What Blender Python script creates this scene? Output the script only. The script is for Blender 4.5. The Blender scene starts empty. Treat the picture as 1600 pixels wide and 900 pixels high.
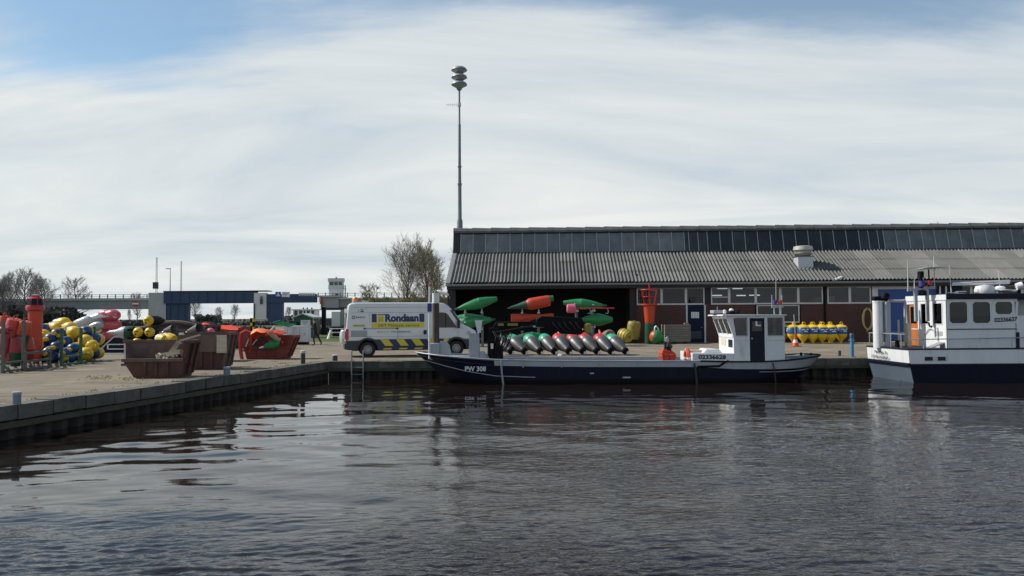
import bpy, bmesh, math, random
import numpy as np
from mathutils import Vector, Matrix, Quaternion
from mathutils import noise as mnoise
random.seed(7)
R = math.radians
scene = bpy.context.scene
COL = scene.collection

# ---------------------------------------------------------------- camera
CAM_Z, F_PX, PITCH, ROLL = 2.45, 1256.0, math.atan(45/1256.0), 0.0062
QZ = 0.67                                   # height of the yard above the water
cR0, cU0, cF = Vector((1,0,0)), Vector((0,-math.sin(PITCH),math.cos(PITCH))), Vector((0,math.cos(PITCH),math.sin(PITCH)))
cR = math.cos(ROLL)*cR0 - math.sin(ROLL)*cU0
cU = math.sin(ROLL)*cR0 + math.cos(ROLL)*cU0
cam_d = bpy.data.cameras.new("camera"); cam = bpy.data.objects.new("camera", cam_d); COL.objects.link(cam)
cam_d.sensor_width = 36.0; cam_d.lens = 36.0*F_PX/1600.0
cam_d.clip_start = 0.1; cam_d.clip_end = 8000
mw = Matrix((cR, cU, -cF)).transposed().to_4x4(); mw.translation = (0,0,CAM_Z)
cam.matrix_world = mw
scene.camera = cam

# ---------------------------------------------------------------- world and sun
SUN_EL, SUN_AZ = R(41), math.atan2(-1.0, 0.24)   # azimuth measured from +Y towards +X: sun at the left, a little behind
sun_dir = Vector((math.sin(SUN_AZ)*math.cos(SUN_EL), math.cos(SUN_AZ)*math.cos(SUN_EL), math.sin(SUN_EL)))
sd = bpy.data.lights.new("sun", 'SUN'); sd.energy = 4.9; sd.angle = R(0.6); sd.color = (1.0, 0.95, 0.87)
so = bpy.data.objects.new("sun", sd); COL.objects.link(so)
so.rotation_euler = (-sun_dir).to_track_quat('-Z', 'Y').to_euler()
world = bpy.data.worlds.new("World"); scene.world = world; world.use_nodes = True
def build_world():
    nt = world.node_tree; N = nt.nodes; L = nt.links; N.clear()
    out = N.new('ShaderNodeOutputWorld'); bg = N.new('ShaderNodeBackground'); bg2 = N.new('ShaderNodeBackground'); mix = N.new('ShaderNodeMixShader')
    sky = N.new('ShaderNodeTexSky'); sky.sky_type = 'NISHITA'; sky.sun_disc = False
    sky.sun_elevation = SUN_EL; sky.sun_rotation = SUN_AZ; sky.dust_density = 0.6; sky.ozone_density = 1.2; sky.air_density = 1.0
    bg.inputs[1].default_value = 0.115
    tint = N.new('ShaderNodeMixRGB'); tint.blend_type = 'MULTIPLY'; tint.inputs[0].default_value = 1; tint.inputs[2].default_value = (0.84,1.05,1.08,1)
    L.new(sky.outputs[0], tint.inputs[1]); L.new(tint.outputs[0], bg.inputs[0])
    tc = N.new('ShaderNodeTexCoord'); sep = N.new('ShaderNodeSeparateXYZ'); L.new(tc.outputs['Generated'], sep.inputs[0])
    def math_(op, a, b=None, c=None, clamp=False):
        n = N.new('ShaderNodeMath'); n.operation = op; n.use_clamp = clamp
        for i, v in enumerate((a, b, c)):
            if v is None: continue
            if isinstance(v, (int, float)): n.inputs[i].default_value = v
            else: L.new(v, n.inputs[i])
        return n.outputs[0]
    zc = math_('MAXIMUM', sep.outputs[2], 0.0)
    den = math_('ADD', zc, 0.22)
    u = math_('DIVIDE', sep.outputs[0], den); v = math_('DIVIDE', sep.outputs[1], den)
    comb = N.new('ShaderNodeCombineXYZ'); L.new(u, comb.inputs[0]); L.new(v, comb.inputs[1])
    def noise(scale, detail, rough, loc, rot=0.35, sc=(0.6,1.5,1), dist=0.4):
        mp = N.new('ShaderNodeMapping'); mp.inputs['Location'].default_value = loc; mp.inputs['Rotation'].default_value = (0,0,rot); mp.inputs['Scale'].default_value = sc
        L.new(comb.outputs[0], mp.inputs[0])
        n = N.new('ShaderNodeTexNoise'); n.inputs['Scale'].default_value = scale; n.inputs['Detail'].default_value = detail
        n.inputs['Roughness'].default_value = rough; n.inputs['Distortion'].default_value = dist
        L.new(mp.outputs[0], n.inputs['Vector']); return n.outputs[0]
    n1 = noise(0.75, 6, 0.48, CLOUD_LOC, 0.25, (0.75,1.3,1)); n2 = noise(2.0, 9, 0.58, (4.2,1.7,0), -0.25, (0.45,1.5,1))
    # cover: dense near the horizon, opening with height
    mr = N.new('ShaderNodeMapRange'); mr.interpolation_type = 'SMOOTHSTEP'
    mr.inputs[1].default_value = 0.10; mr.inputs[2].default_value = 0.55; mr.inputs[3].default_value = 0.34; mr.inputs[4].default_value = -0.26
    L.new(zc, mr.inputs[0])
    s = math_('ADD', n1, mr.outputs[0]); s = math_('ADD', s, math_('MULTIPLY', math_('SUBTRACT', n2, 0.5), 0.55))
    cov = N.new('ShaderNodeMapRange'); cov.interpolation_type = 'SMOOTHSTEP'
    cov.inputs[1].default_value = 0.43; cov.inputs[2].default_value = 0.66; cov.inputs[3].default_value = 0.17; cov.inputs[4].default_value = 0.97
    L.new(s, cov.inputs[0])
    n3 = noise(1.1, 9, 0.56, (1.3,6.1,0), 0.12, (0.55,1.5,1), 0.7)
    cr = N.new('ShaderNodeValToRGB'); cr.color_ramp.elements[0].position = 0.33; cr.color_ramp.elements[1].position = 0.66
    cr.color_ramp.elements[0].color = (0.57,0.655,0.72,1); cr.color_ramp.elements[1].color = (0.89,0.905,0.88,1)
    L.new(n3, cr.inputs[0]); L.new(cr.outputs[0], bg2.inputs[0]); bg2.inputs[1].default_value = 0.97
    L.new(cov.outputs[0], mix.inputs[0]); L.new(bg.outputs[0], mix.inputs[1]); L.new(bg2.outputs[0], mix.inputs[2])
    L.new(mix.outputs[0], out.inputs[0])
CLOUD_LOC = (8.6, -11.38, 0.0)
build_world()
scene.view_settings.view_transform = 'Standard'; scene.view_settings.look = 'None'
scene.view_settings.exposure = 0.0; scene.view_settings.gamma = 1.0
scene.cycles.max_bounces = 8; scene.cycles.transparent_max_bounces = 12

# ---------------------------------------------------------------- measuring helpers (photograph pixel -> place in the yard)
def ray(px, py):
    return (cF + cR*((px-800)/F_PX) + cU*((450-py)/F_PX))
def G(px, py, z=QZ):                        # where a pixel's ray meets the ground at height z
    d = ray(px, py); t = (z-CAM_Z)/d.z
    return Vector((0,0,CAM_Z)) + d*t
def P(px, py, Y):                           # where it meets the plane at distance Y
    d = ray(px, py); return Vector((0,0,CAM_Z)) + d*(Y/d.y)

# ---------------------------------------------------------------- materials
MATS = {}
def M(name, col, rough=0.55, metal=0.0, var=0.12, scale=2.5, bump=0.0, bscale=25.0, dirt=None, coat=0.0, spec=0.5, stretch=(1,1,1)):
    if name in MATS: return MATS[name]
    m = bpy.data.materials.new(name); m.use_nodes = True
    nt = m.node_tree; N = nt.nodes; L = nt.links
    b = N['Principled BSDF']; b.inputs['Roughness'].default_value = rough; b.inputs['Metallic'].default_value = metal
    b.inputs['Coat Weight'].default_value = coat; b.inputs['Specular IOR Level'].default_value = spec
    tc = N.new('ShaderNodeTexCoord'); mp = N.new('ShaderNodeMapping'); mp.inputs['Scale'].default_value = stretch
    oi = N.new('ShaderNodeObjectInfo'); sc_ = N.new('ShaderNodeVectorMath'); sc_.operation = 'MULTIPLY_ADD'       # every copy gets its own stains
    L.new(oi.outputs['Random'], sc_.inputs[0]); sc_.inputs[1].default_value = (37,53,71); L.new(tc.outputs['Object'], sc_.inputs[2])
    L.new(sc_.outputs[0], mp.inputs[0])
    n = N.new('ShaderNodeTexNoise'); n.inputs['Scale'].default_value = scale; n.inputs['Detail'].default_value = 7; n.inputs['Roughness'].default_value = 0.62
    L.new(mp.outputs[0], n.inputs['Vector'])
    r = N.new('ShaderNodeValToRGB'); e = r.color_ramp.elements
    e[0].position = 0.3; e[1].position = 0.7
    e[0].color = tuple(max(0,c*(1-var)) for c in col)+(1,); e[1].color = tuple(min(1,c*(1+var)) for c in col)+(1,)
    L.new(n.outputs[0], r.inputs[0]); last = r.outputs[0]
    if dirt:
        dc, amt, ds = dirt[:3]
        n2 = N.new('ShaderNodeTexNoise'); n2.inputs['Scale'].default_value = ds; n2.inputs['Detail'].default_value = 8; n2.inputs['Roughness'].default_value = 0.7
        L.new(mp.outputs[0], n2.inputs['Vector'])
        mr = N.new('ShaderNodeMapRange'); mr.inputs[1].default_value = 0.62-0.25*amt; mr.inputs[2].default_value = 0.80-0.2*amt; mr.inputs[4].default_value = min(1,0.5+amt*0.5)
        L.new(n2.outputs[0], mr.inputs[0])
        mx = N.new('ShaderNodeMixRGB'); mx.inputs[2].default_value = tuple(dc)+(1,)
        L.new(mr.outputs[0], mx.inputs[0]); L.new(last, mx.inputs[1]); last = mx.outputs[0]
    L.new(last, b.inputs['Base Color'])
    if bump:
        n3 = N.new('ShaderNodeTexNoise'); n3.inputs['Scale'].default_value = bscale; n3.inputs['Detail'].default_value = 5
        L.new(mp.outputs[0], n3.inputs['Vector'])
        bp = N.new('ShaderNodeBump'); bp.inputs['Strength'].default_value = bump; bp.inputs['Distance'].default_value = 0.03
        L.new(n3.outputs[0], bp.inputs['Height']); L.new(bp.outputs[0], b.inputs['Normal'])
    MATS[name] = m; return m
def glass_mat(name, tint=(0.75,0.8,0.8), refl=0.12):
    m = bpy.data.materials.new(name); m.use_nodes = True; nt = m.node_tree; N = nt.nodes; L = nt.links; N.clear()
    o = N.new('ShaderNodeOutputMaterial'); t = N.new('ShaderNodeBsdfTransparent'); g = N.new('ShaderNodeBsdfGlossy'); mx = N.new('ShaderNodeMixShader'); fr = N.new('ShaderNodeFresnel')
    t.inputs[0].default_value = tint+(1,); g.inputs['Roughness'].default_value = 0.02; g.inputs[0].default_value = (0.8,0.82,0.85,1); fr.inputs[0].default_value = 1.5
    L.new(fr.outputs[0], mx.inputs[0]); L.new(t.outputs[0], mx.inputs[1]); L.new(g.outputs[0], mx.inputs[2]); L.new(mx.outputs[0], o.inputs[0])
    return m
def emit_mat(name, col, s):
    m = bpy.data.materials.new(name); m.use_nodes = True; b = m.node_tree.nodes['Principled BSDF']
    b.inputs['Base Color'].default_value = col+(1,); b.inputs['Emission Color'].default_value = col+(1,); b.inputs['Emission Strength'].default_value = s
    return m
RUST = (0.10,0.045,0.025)
GRIME = (0.12,0.11,0.09)
m_white = M('white_paint', (0.69,0.70,0.70), 0.38, var=0.05, dirt=((0.40,0.34,0.26),0.26,2.0), coat=0.1, stretch=(1.6,1.6,.4))
m_vanwhite = M('van_white', (0.68,0.69,0.69), 0.30, var=0.03, dirt=((0.50,0.47,0.42),0.20,1.5), coat=0.5)
m_grey = M('grey_paint', (0.33,0.35,0.37), 0.45, var=0.08, dirt=((0.2,0.19,0.17),0.2,4))
m_galv = M('galvanised_steel', (0.40,0.42,0.43), 0.45, 0.6, var=0.15, scale=8)
m_navy = M('navy_paint', (0.0045,0.007,0.021), 0.5, var=0.25, dirt=((0.020,0.018,0.018),0.30,2), spec=0.2, stretch=(1.5,1.5,.4))
m_navy2 = M('deep_navy_paint', (0.005,0.008,0.022), 0.5, var=0.2, spec=0.25)
m_black = M('black_rubber', (0.016,0.016,0.017), 0.7, var=0.25)
m_blackpaint = M('black_paint', (0.005,0.0055,0.007), 0.65, var=0.25, dirt=((0.022,0.02,0.018),0.15,6), spec=0.15)
m_darkplastic = M('dark_plastic', (0.030,0.036,0.042), 0.55, var=0.15)
m_yellow = M('yellow_plastic', (0.72,0.47,0.015), 0.4, var=0.12, dirt=((0.30,0.20,0.04),0.40,4))
m_yellowdull = M('weathered_yellow', (0.27,0.21,0.035), 0.55, var=0.2, dirt=((0.15,0.12,0.04),0.3,4))
m_blue = M('blue_plastic', (0.008,0.060,0.200), 0.42, var=0.15, dirt=((0.05,0.06,0.09),0.38,4))
m_green = M('green_paint', (0.012,0.20,0.055), 0.40, var=0.16, dirt=((0.03,0.09,0.04),0.42,3.5))
m_mint = M('mint_green_paint', (0.03,0.36,0.20), 0.38, var=0.15)
m_dkgreen = M('dark_green_paint', (0.012,0.075,0.035), 0.5, var=0.2, dirt=((0.03,0.03,0.02),0.2,4))
m_red = M('red_paint', (0.46,0.024,0.020), 0.42, var=0.14, dirt=((0.22,0.05,0.04),0.40,4))
m_darkred = M('dark_red_paint', (0.30,0.018,0.022), 0.45, var=0.2, dirt=((0.12,0.015,0.015),0.3,4))
m_orange = M('orange_red_paint', (0.50,0.047,0.013), 0.45, var=0.14, dirt=((0.30,0.09,0.05),0.38,3.5))
m_steel = M('dark_steel', (0.085,0.085,0.086), 0.42, 0.25, var=0.25, scale=4, dirt=((0.045,0.03,0.022),0.42,4))
m_pink = M('faded_pink', (0.62,0.12,0.19), 0.55, var=0.12)
m_rust = M('rusty_red_steel', (0.078,0.031,0.020), 0.7, var=0.35, scale=3, bump=0.25, dirt=((0.035,0.02,0.017),0.45,2.5))
m_rustgrey = M('scraped_rusty_steel', (0.125,0.080,0.062), 0.7, var=0.35, scale=2.5, bump=0.25, dirt=((0.09,0.05,0.038),0.5,2.0))
m_skipred = M('faded_red_steel', (0.17,0.028,0.020), 0.65, var=0.35, scale=2, dirt=((0.14,0.05,0.035),0.4,3))
m_wood = M('weathered_wood', (0.26,0.215,0.16), 0.8, var=0.3, scale=4, bump=0.3, stretch=(1,1,6))
m_woodgrey = M('grey_timber', (0.19,0.175,0.145), 0.85, var=0.3, scale=3, bump=0.3, stretch=(0.4,3,6))
m_woodpale = M('pale_timber', (0.52,0.44,0.33), 0.75, var=0.15, stretch=(1,1,5))
m_pile = M('brown_pile_timber', (0.085,0.06,0.04), 0.85, var=0.4, scale=5, bump=0.4, stretch=(5,5,0.8))
m_concrete = M('quay_concrete', (0.105,0.102,0.088), 0.9, var=0.4, scale=1.8, bump=0.5, dirt=((0.035,0.042,0.024),0.6,1.6))
m_pale_conc = M('bridge_concrete', (0.40,0.41,0.41), 0.85, var=0.1, scale=0.6, dirt=((0.25,0.25,0.24),0.3,0.4))
m_pale_panel = M('pale_wall_panel', (0.62,0.63,0.62), 0.7, var=0.06, scale=0.6)
m_bridgeblue = M('bridge_blue', (0.018,0.048,0.108), 0.55, var=0.15, scale=0.5, dirt=((0.03,0.05,0.09),0.3,0.6))
m_doorblue = M('door_blue', (0.012,0.055,0.24), 0.45, var=0.08)
m_doornavy = M('dark_blue_door', (0.008,0.014,0.040), 0.6, var=0.1, spec=0.15)
m_frame = M('window_frame_paint', (0.55,0.56,0.56), 0.5, var=0.08)
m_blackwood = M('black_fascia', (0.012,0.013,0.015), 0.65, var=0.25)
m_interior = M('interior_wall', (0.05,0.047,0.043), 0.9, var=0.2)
m_green_rack = M('green_rack_steel', (0.06,0.13,0.085), 0.55, var=0.25, dirt=((0.10,0.06,0.04),0.3,6))
m_grey_rack = M('grey_green_steel', (0.10,0.115,0.10), 0.6, var=0.25, dirt=((0.10,0.06,0.04),0.3,6))
m_film = M('milky_plastic_film', (0.48,0.49,0.48), 0.3, var=0.12, bump=0.6, bscale=9, coat=0.3)
m_wrapred = M('film_wrapped_red', (0.52,0.07,0.09), 0.28, var=0.2, bump=0.8, bscale=8, coat=0.5, dirt=((0.66,0.45,0.45),0.25,3.5))
m_wrapgrey = M('film_wrapped_grey_green', (0.44,0.48,0.46), 0.3, var=0.25, bump=0.8, bscale=7, dirt=((0.12,0.17,0.15),0.4,2.5), coat=0.4)
m_tarp = M('orange_tarpaulin', (0.66,0.13,0.035), 0.6, var=0.2, bump=0.6, bscale=8, dirt=((0.60,0.30,0.18),0.3,3))
m_tarpred = M('red_orange_sheet', (0.66,0.06,0.02), 0.55, var=0.2, bump=0.5, bscale=10)
m_rubble = M('rubble', (0.24,0.20,0.15), 0.95, var=0.4, scale=6, bump=0.5)
m_glass = glass_mat('window_glass', (0.62,0.66,0.66))
m_tint = glass_mat('tinted_glass', (0.22,0.25,0.26))
m_skin = M('skin', (0.50,0.31,0.23), 0.6, var=0.05)
m_cloth = M('dark_cloth', (0.016,0.018,0.024), 0.9, var=0.2, bump=0.2)
m_hair = M('brown_hair', (0.05,0.035,0.025), 0.8)
m_amber = M('amber_lens', (0.75,0.22,0.03), 0.25, var=0.05)
m_redlens = M('red_lens', (0.50,0.02,0.015), 0.2, var=0.05)
m_bark = M('bare_bark', (0.07,0.058,0.046), 0.9, var=0.25, scale=1.0)
m_twig = M('bare_twigs', (0.22,0.195,0.16), 0.95, var=0.25, scale=0.8)
m_twiggrn = M('budding_twigs', (0.25,0.22,0.13), 0.95, var=0.25, scale=0.8)
m_farbark = M('hazed_far_bark', (0.14,0.13,0.125), 0.9)  # paler than the near bark: distance haze put into the colour
m_twigfar = M('hazed_far_twigs', (0.24,0.225,0.215), 0.95, var=0.2, scale=0.5)  # lightened grey, the haze over the far twigs is in the colour
m_bud = M('yellow_green_buds', (0.24,0.23,0.08), 0.9, var=0.3, scale=0.8)
m_shrub = M('dark_shrub_leaves', (0.075,0.082,0.065), 0.95, var=0.35, scale=0.6)
m_farwood = M('far_wood_leaves', (0.085,0.092,0.08), 0.95, var=0.3, scale=0.1)
m_txt_black = M('black_lettering', (0.012,0.012,0.014), 0.5, var=0.05)
m_txt_white = M('white_lettering', (0.72,0.73,0.74), 0.5, var=0.05)
m_txt_grey = M('grey_lettering', (0.22,0.22,0.22), 0.5, var=0.05)
m_vanblue = M('van_blue_print', (0.009,0.022,0.085), 0.35, var=0.05)
m_vanyellow = M('van_yellow_print', (0.66,0.56,0.03), 0.35, var=0.05)
m_tyre = M('tyre', (0.018,0.018,0.018), 0.8, var=0.2)
m_rim = M('wheel_rim', (0.34,0.35,0.36), 0.4, 0.5, var=0.1)
m_rope = M('yellow_rope', (0.50,0.40,0.15), 0.85, var=0.2, scale=20)
m_greyrope = M('dark_rope', (0.04,0.045,0.05), 0.85, var=0.2)
m_deck = M('grey_deck', (0.10,0.11,0.115), 0.7, var=0.2, dirt=((0.05,0.05,0.045),0.3,3))
m_orangewood = M('varnished_door', (0.42,0.13,0.03), 0.4, var=0.2, scale=3, stretch=(3,3,0.5))
m_lampwhite = M('lamp_housing', (0.70,0.71,0.70), 0.35, var=0.04)

# ---------------------------------------------------------------- mesh builder
class MB:
    def __init__(s): s.v = []; s.f = []; s.mi = []; s.cur = 0
    def add(s, vs, fs, mat=None):
        o = len(s.v); s.v.extend([tuple(v) for v in vs])
        for f in fs: s.f.append(tuple(i+o for i in f)); s.mi.append(s.cur if mat is None else mat)
        return s
    def bx(s, x0, x1, y0, y1, z0, z1, M4=None):
        vs = [Vector((x,y,z)) for z in (z0,z1) for y in (y0,y1) for x in (x0,x1)]
        if M4: vs = [M4 @ v for v in vs]
        return s.add(vs, [(0,2,3,1),(4,5,7,6),(0,1,5,4),(2,6,7,3),(0,4,6,2),(1,3,7,5)])
    def box(s, c, d, rz=0, rot=None):
        M4 = Matrix.Translation(c) @ (rot.to_matrix().to_4x4() if rot else Matrix.Rotation(rz, 4, 'Z'))
        return s.bx(-d[0]/2,d[0]/2,-d[1]/2,d[1]/2,-d[2]/2,d[2]/2,M4)
    def bar(s, a, b, w, h=None):            # a square bar from a to b
        a = Vector(a); b = Vector(b); h = h or w; d = b-a
        q = d.to_track_quat('Z', 'Y'); M4 = Matrix.Translation(a) @ q.to_matrix().to_4x4()
        return s.bx(-w/2,w/2,-h/2,h/2,0,d.length,M4)
    def cyl(s, a, b, r0, r1=None, n=12, caps=True):
        a = Vector(a); b = Vector(b); r1 = r0 if r1 is None else r1; d = b-a
        q = d.to_track_quat('Z', 'Y'); vs = []
        for p, r in ((a,r0),(b,r1)):
            for i in range(n):
                t = 2*math.pi*i/n; vs.append(p + q @ Vector((r*math.cos(t), r*math.sin(t), 0)))
        fs = [(i,(i+1)%n,n+(i+1)%n,n+i) for i in range(n)]
        if caps: fs += [tuple(range(n-1,-1,-1)), tuple(range(n,2*n))]
        return s.add(vs, fs)
    def tube(s, pts, r, n=6, closed=False):
        pts = [Vector(p) for p in pts]; k = len(pts); vs = []; rr = r if isinstance(r,(list,tuple)) else [r]*k
        for i, p in enumerate(pts):
            a = pts[i-1] if (i > 0 or closed) else p; b = pts[(i+1)%k] if (i < k-1 or closed) else p
            d_ = (b-a).normalized(); q = d_.to_track_quat('Z','Y') if i == 0 else pd.rotation_difference(d_) @ q; pd = d_
            for j in range(n):
                t = 2*math.pi*j/n; vs.append(p + q @ Vector((rr[i]*math.cos(t), rr[i]*math.sin(t), 0)))
        fs = []
        for i in range(k if closed else k-1):
            i2 = (i+1)%k
            for j in range(n): fs.append((i*n+j, i*n+(j+1)%n, i2*n+(j+1)%n, i2*n+j))
        if not closed: fs += [tuple(range(n-1,-1,-1)), tuple(range((k-1)*n,k*n))]
        return s.add(vs, fs)
    def lathe(s, prof, n=20, M4=None, a0=0, a1=2*math.pi):
        vs = []; full = abs(a1-a0-2*math.pi) < 1e-6; c = n if full else n+1
        for r, z in prof:
            for i in range(c):
                t = a0+(a1-a0)*i/n; v = Vector((max(r,1e-4)*math.cos(t), max(r,1e-4)*math.sin(t), z)); vs.append(M4 @ v if M4 else v)
        fs = []
        for k in range(len(prof)-1):
            for i in range(n):
                j = (i+1)%c; fs.append((k*c+i, k*c+j, (k+1)*c+j, (k+1)*c+i))
        return s.add(vs, fs)
    def torus(s, R_, r, n=16, m=6, M4=None):
        vs = []
        for i in range(n):
            a = 2*math.pi*i/n
            for j in range(m):
                b = 2*math.pi*j/m; v = Vector(((R_+r*math.cos(b))*math.cos(a),(R_+r*math.cos(b))*math.sin(a),r*math.sin(b))); vs.append(M4 @ v if M4 else v)
        return s.add(vs, [(i*m+j, ((i+1)%n)*m+j, ((i+1)%n)*m+(j+1)%m, i*m+(j+1)%m) for i in range(n) for j in range(m)])
    def prism(s, poly, y0, y1, M4=None):    # polygon in x,z pushed along y
        n = len(poly); vs = [Vector((x,y0,z)) for x,z in poly]+[Vector((x,y1,z)) for x,z in poly]
        if M4: vs = [M4 @ v for v in vs]
        return s.add(vs, [tuple(range(n)), tuple(range(2*n-1,n-1,-1))]+[(i,i+n,(i+1)%n+n,(i+1)%n) for i in range(n)])
    def grid(s, rows, flip=False):          # rows of points
        m = len(rows[0]); vs = [p for r in rows for p in r]; fs = []
        for i in range(len(rows)-1):
            for j in range(m-1):
                q = (i*m+j, i*m+j+1, (i+1)*m+j+1, (i+1)*m+j); fs.append(q[::-1] if flip else q)
        return s.add(vs, fs)
    def mesh(s, name, mats, smooth=38, fixn=True):
        me = bpy.data.meshes.new(name); me.from_pydata(s.v, [], s.f)
        for m in (mats if isinstance(mats,(list,tuple)) else [mats]): me.materials.append(m)
        me.polygons.foreach_set('material_index', s.mi)
        if fixn:
            bm = bmesh.new(); bm.from_mesh(me); bmesh.ops.recalc_face_normals(bm, faces=bm.faces); bm.to_mesh(me); bm.free()
        if smooth:
            me.polygons.foreach_set('use_smooth', [True]*len(me.polygons)); me.set_sharp_from_angle(angle=R(smooth))
        me.update(); return me
    def build(s, name, mats, parent=None, smooth=38, bevel=0, fixn=True):
        o = bpy.data.objects.new(name, s.mesh(name, mats, smooth, fixn)); COL.objects.link(o)
        if parent: o.parent = parent
        if bevel:
            b = o.modifiers.new('bevel','BEVEL'); b.width = bevel; b.segments = 2; b.limit_method = 'ANGLE'; b.angle_limit = R(35)
        return o
def link(name, me, parent=None, loc=None, quat=None, scale=None):
    o = bpy.data.objects.new(name, me); COL.objects.link(o)
    if parent: o.parent = parent
    if loc is not None: o.location = loc
    if quat is not None: o.rotation_mode = 'QUATERNION'; o.rotation_quaternion = quat
    if scale is not None: o.scale = scale
    return o
def tag(o, label, cat, group=None):
    o['label'] = label; o['category'] = cat
    if group: o['group'] = group
    return o
def thing(name, label, cat, loc=(0,0,0), rz=0, group=None):
    o = bpy.data.objects.new(name, None); COL.objects.link(o); o.location = loc; o.rotation_euler = (0,0,rz); o.empty_display_size = 0.2
    return tag(o, label, cat, group)
def struct(o): o['kind'] = 'structure'; return o
def stuff(o): o['kind'] = 'stuff'; return o
def copy_tree(o, parent=None):
    c = o.copy(); COL.objects.link(c)
    if parent: c.parent = parent
    for ch in [x for x in o.children]: copy_tree(ch, c)
    return c
def point_axis(o, d, roll=0):               # turn a thing so that its own z axis looks along d
    o.rotation_mode = 'QUATERNION'; o.rotation_quaternion = Vector(d).normalized().to_track_quat('Z','Y') @ Quaternion((0,0,1), roll)
def text(body, mat, parent, origin, right, up, width, height, bold=0.0, name='lettering', spacing=1.0):
    cu = bpy.data.curves.new('t','FONT'); cu.body = body; cu.size = 1; cu.offset = bold; cu.space_character = spacing; cu.resolution_u = 3; cu.fill_mode = 'FRONT'
    ob = bpy.data.objects.new('t', cu); COL.objects.link(ob)
    dg = bpy.context.evaluated_depsgraph_get(); me = bpy.data.meshes.new_from_object(ob.evaluated_get(dg))
    bpy.data.objects.remove(ob); bpy.data.curves.remove(cu)
    xs = [v.co.x for v in me.vertices]; ys = [v.co.y for v in me.vertices]
    x0, x1, y0, y1 = min(xs), max(xs), min(ys), max(ys); o_, r_, u_ = Vector(origin), Vector(right).normalized(), Vector(up).normalized()
    for v in me.vertices: v.co = o_ + r_*((v.co.x-x0)/(x1-x0)*width) + u_*((v.co.y-y0)/(y1-y0)*height)
    me.materials.clear(); me.materials.append(mat); me.name = name; me.update()
    o = bpy.data.objects.new(name, me); COL.objects.link(o); o.parent = parent; return o
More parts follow.
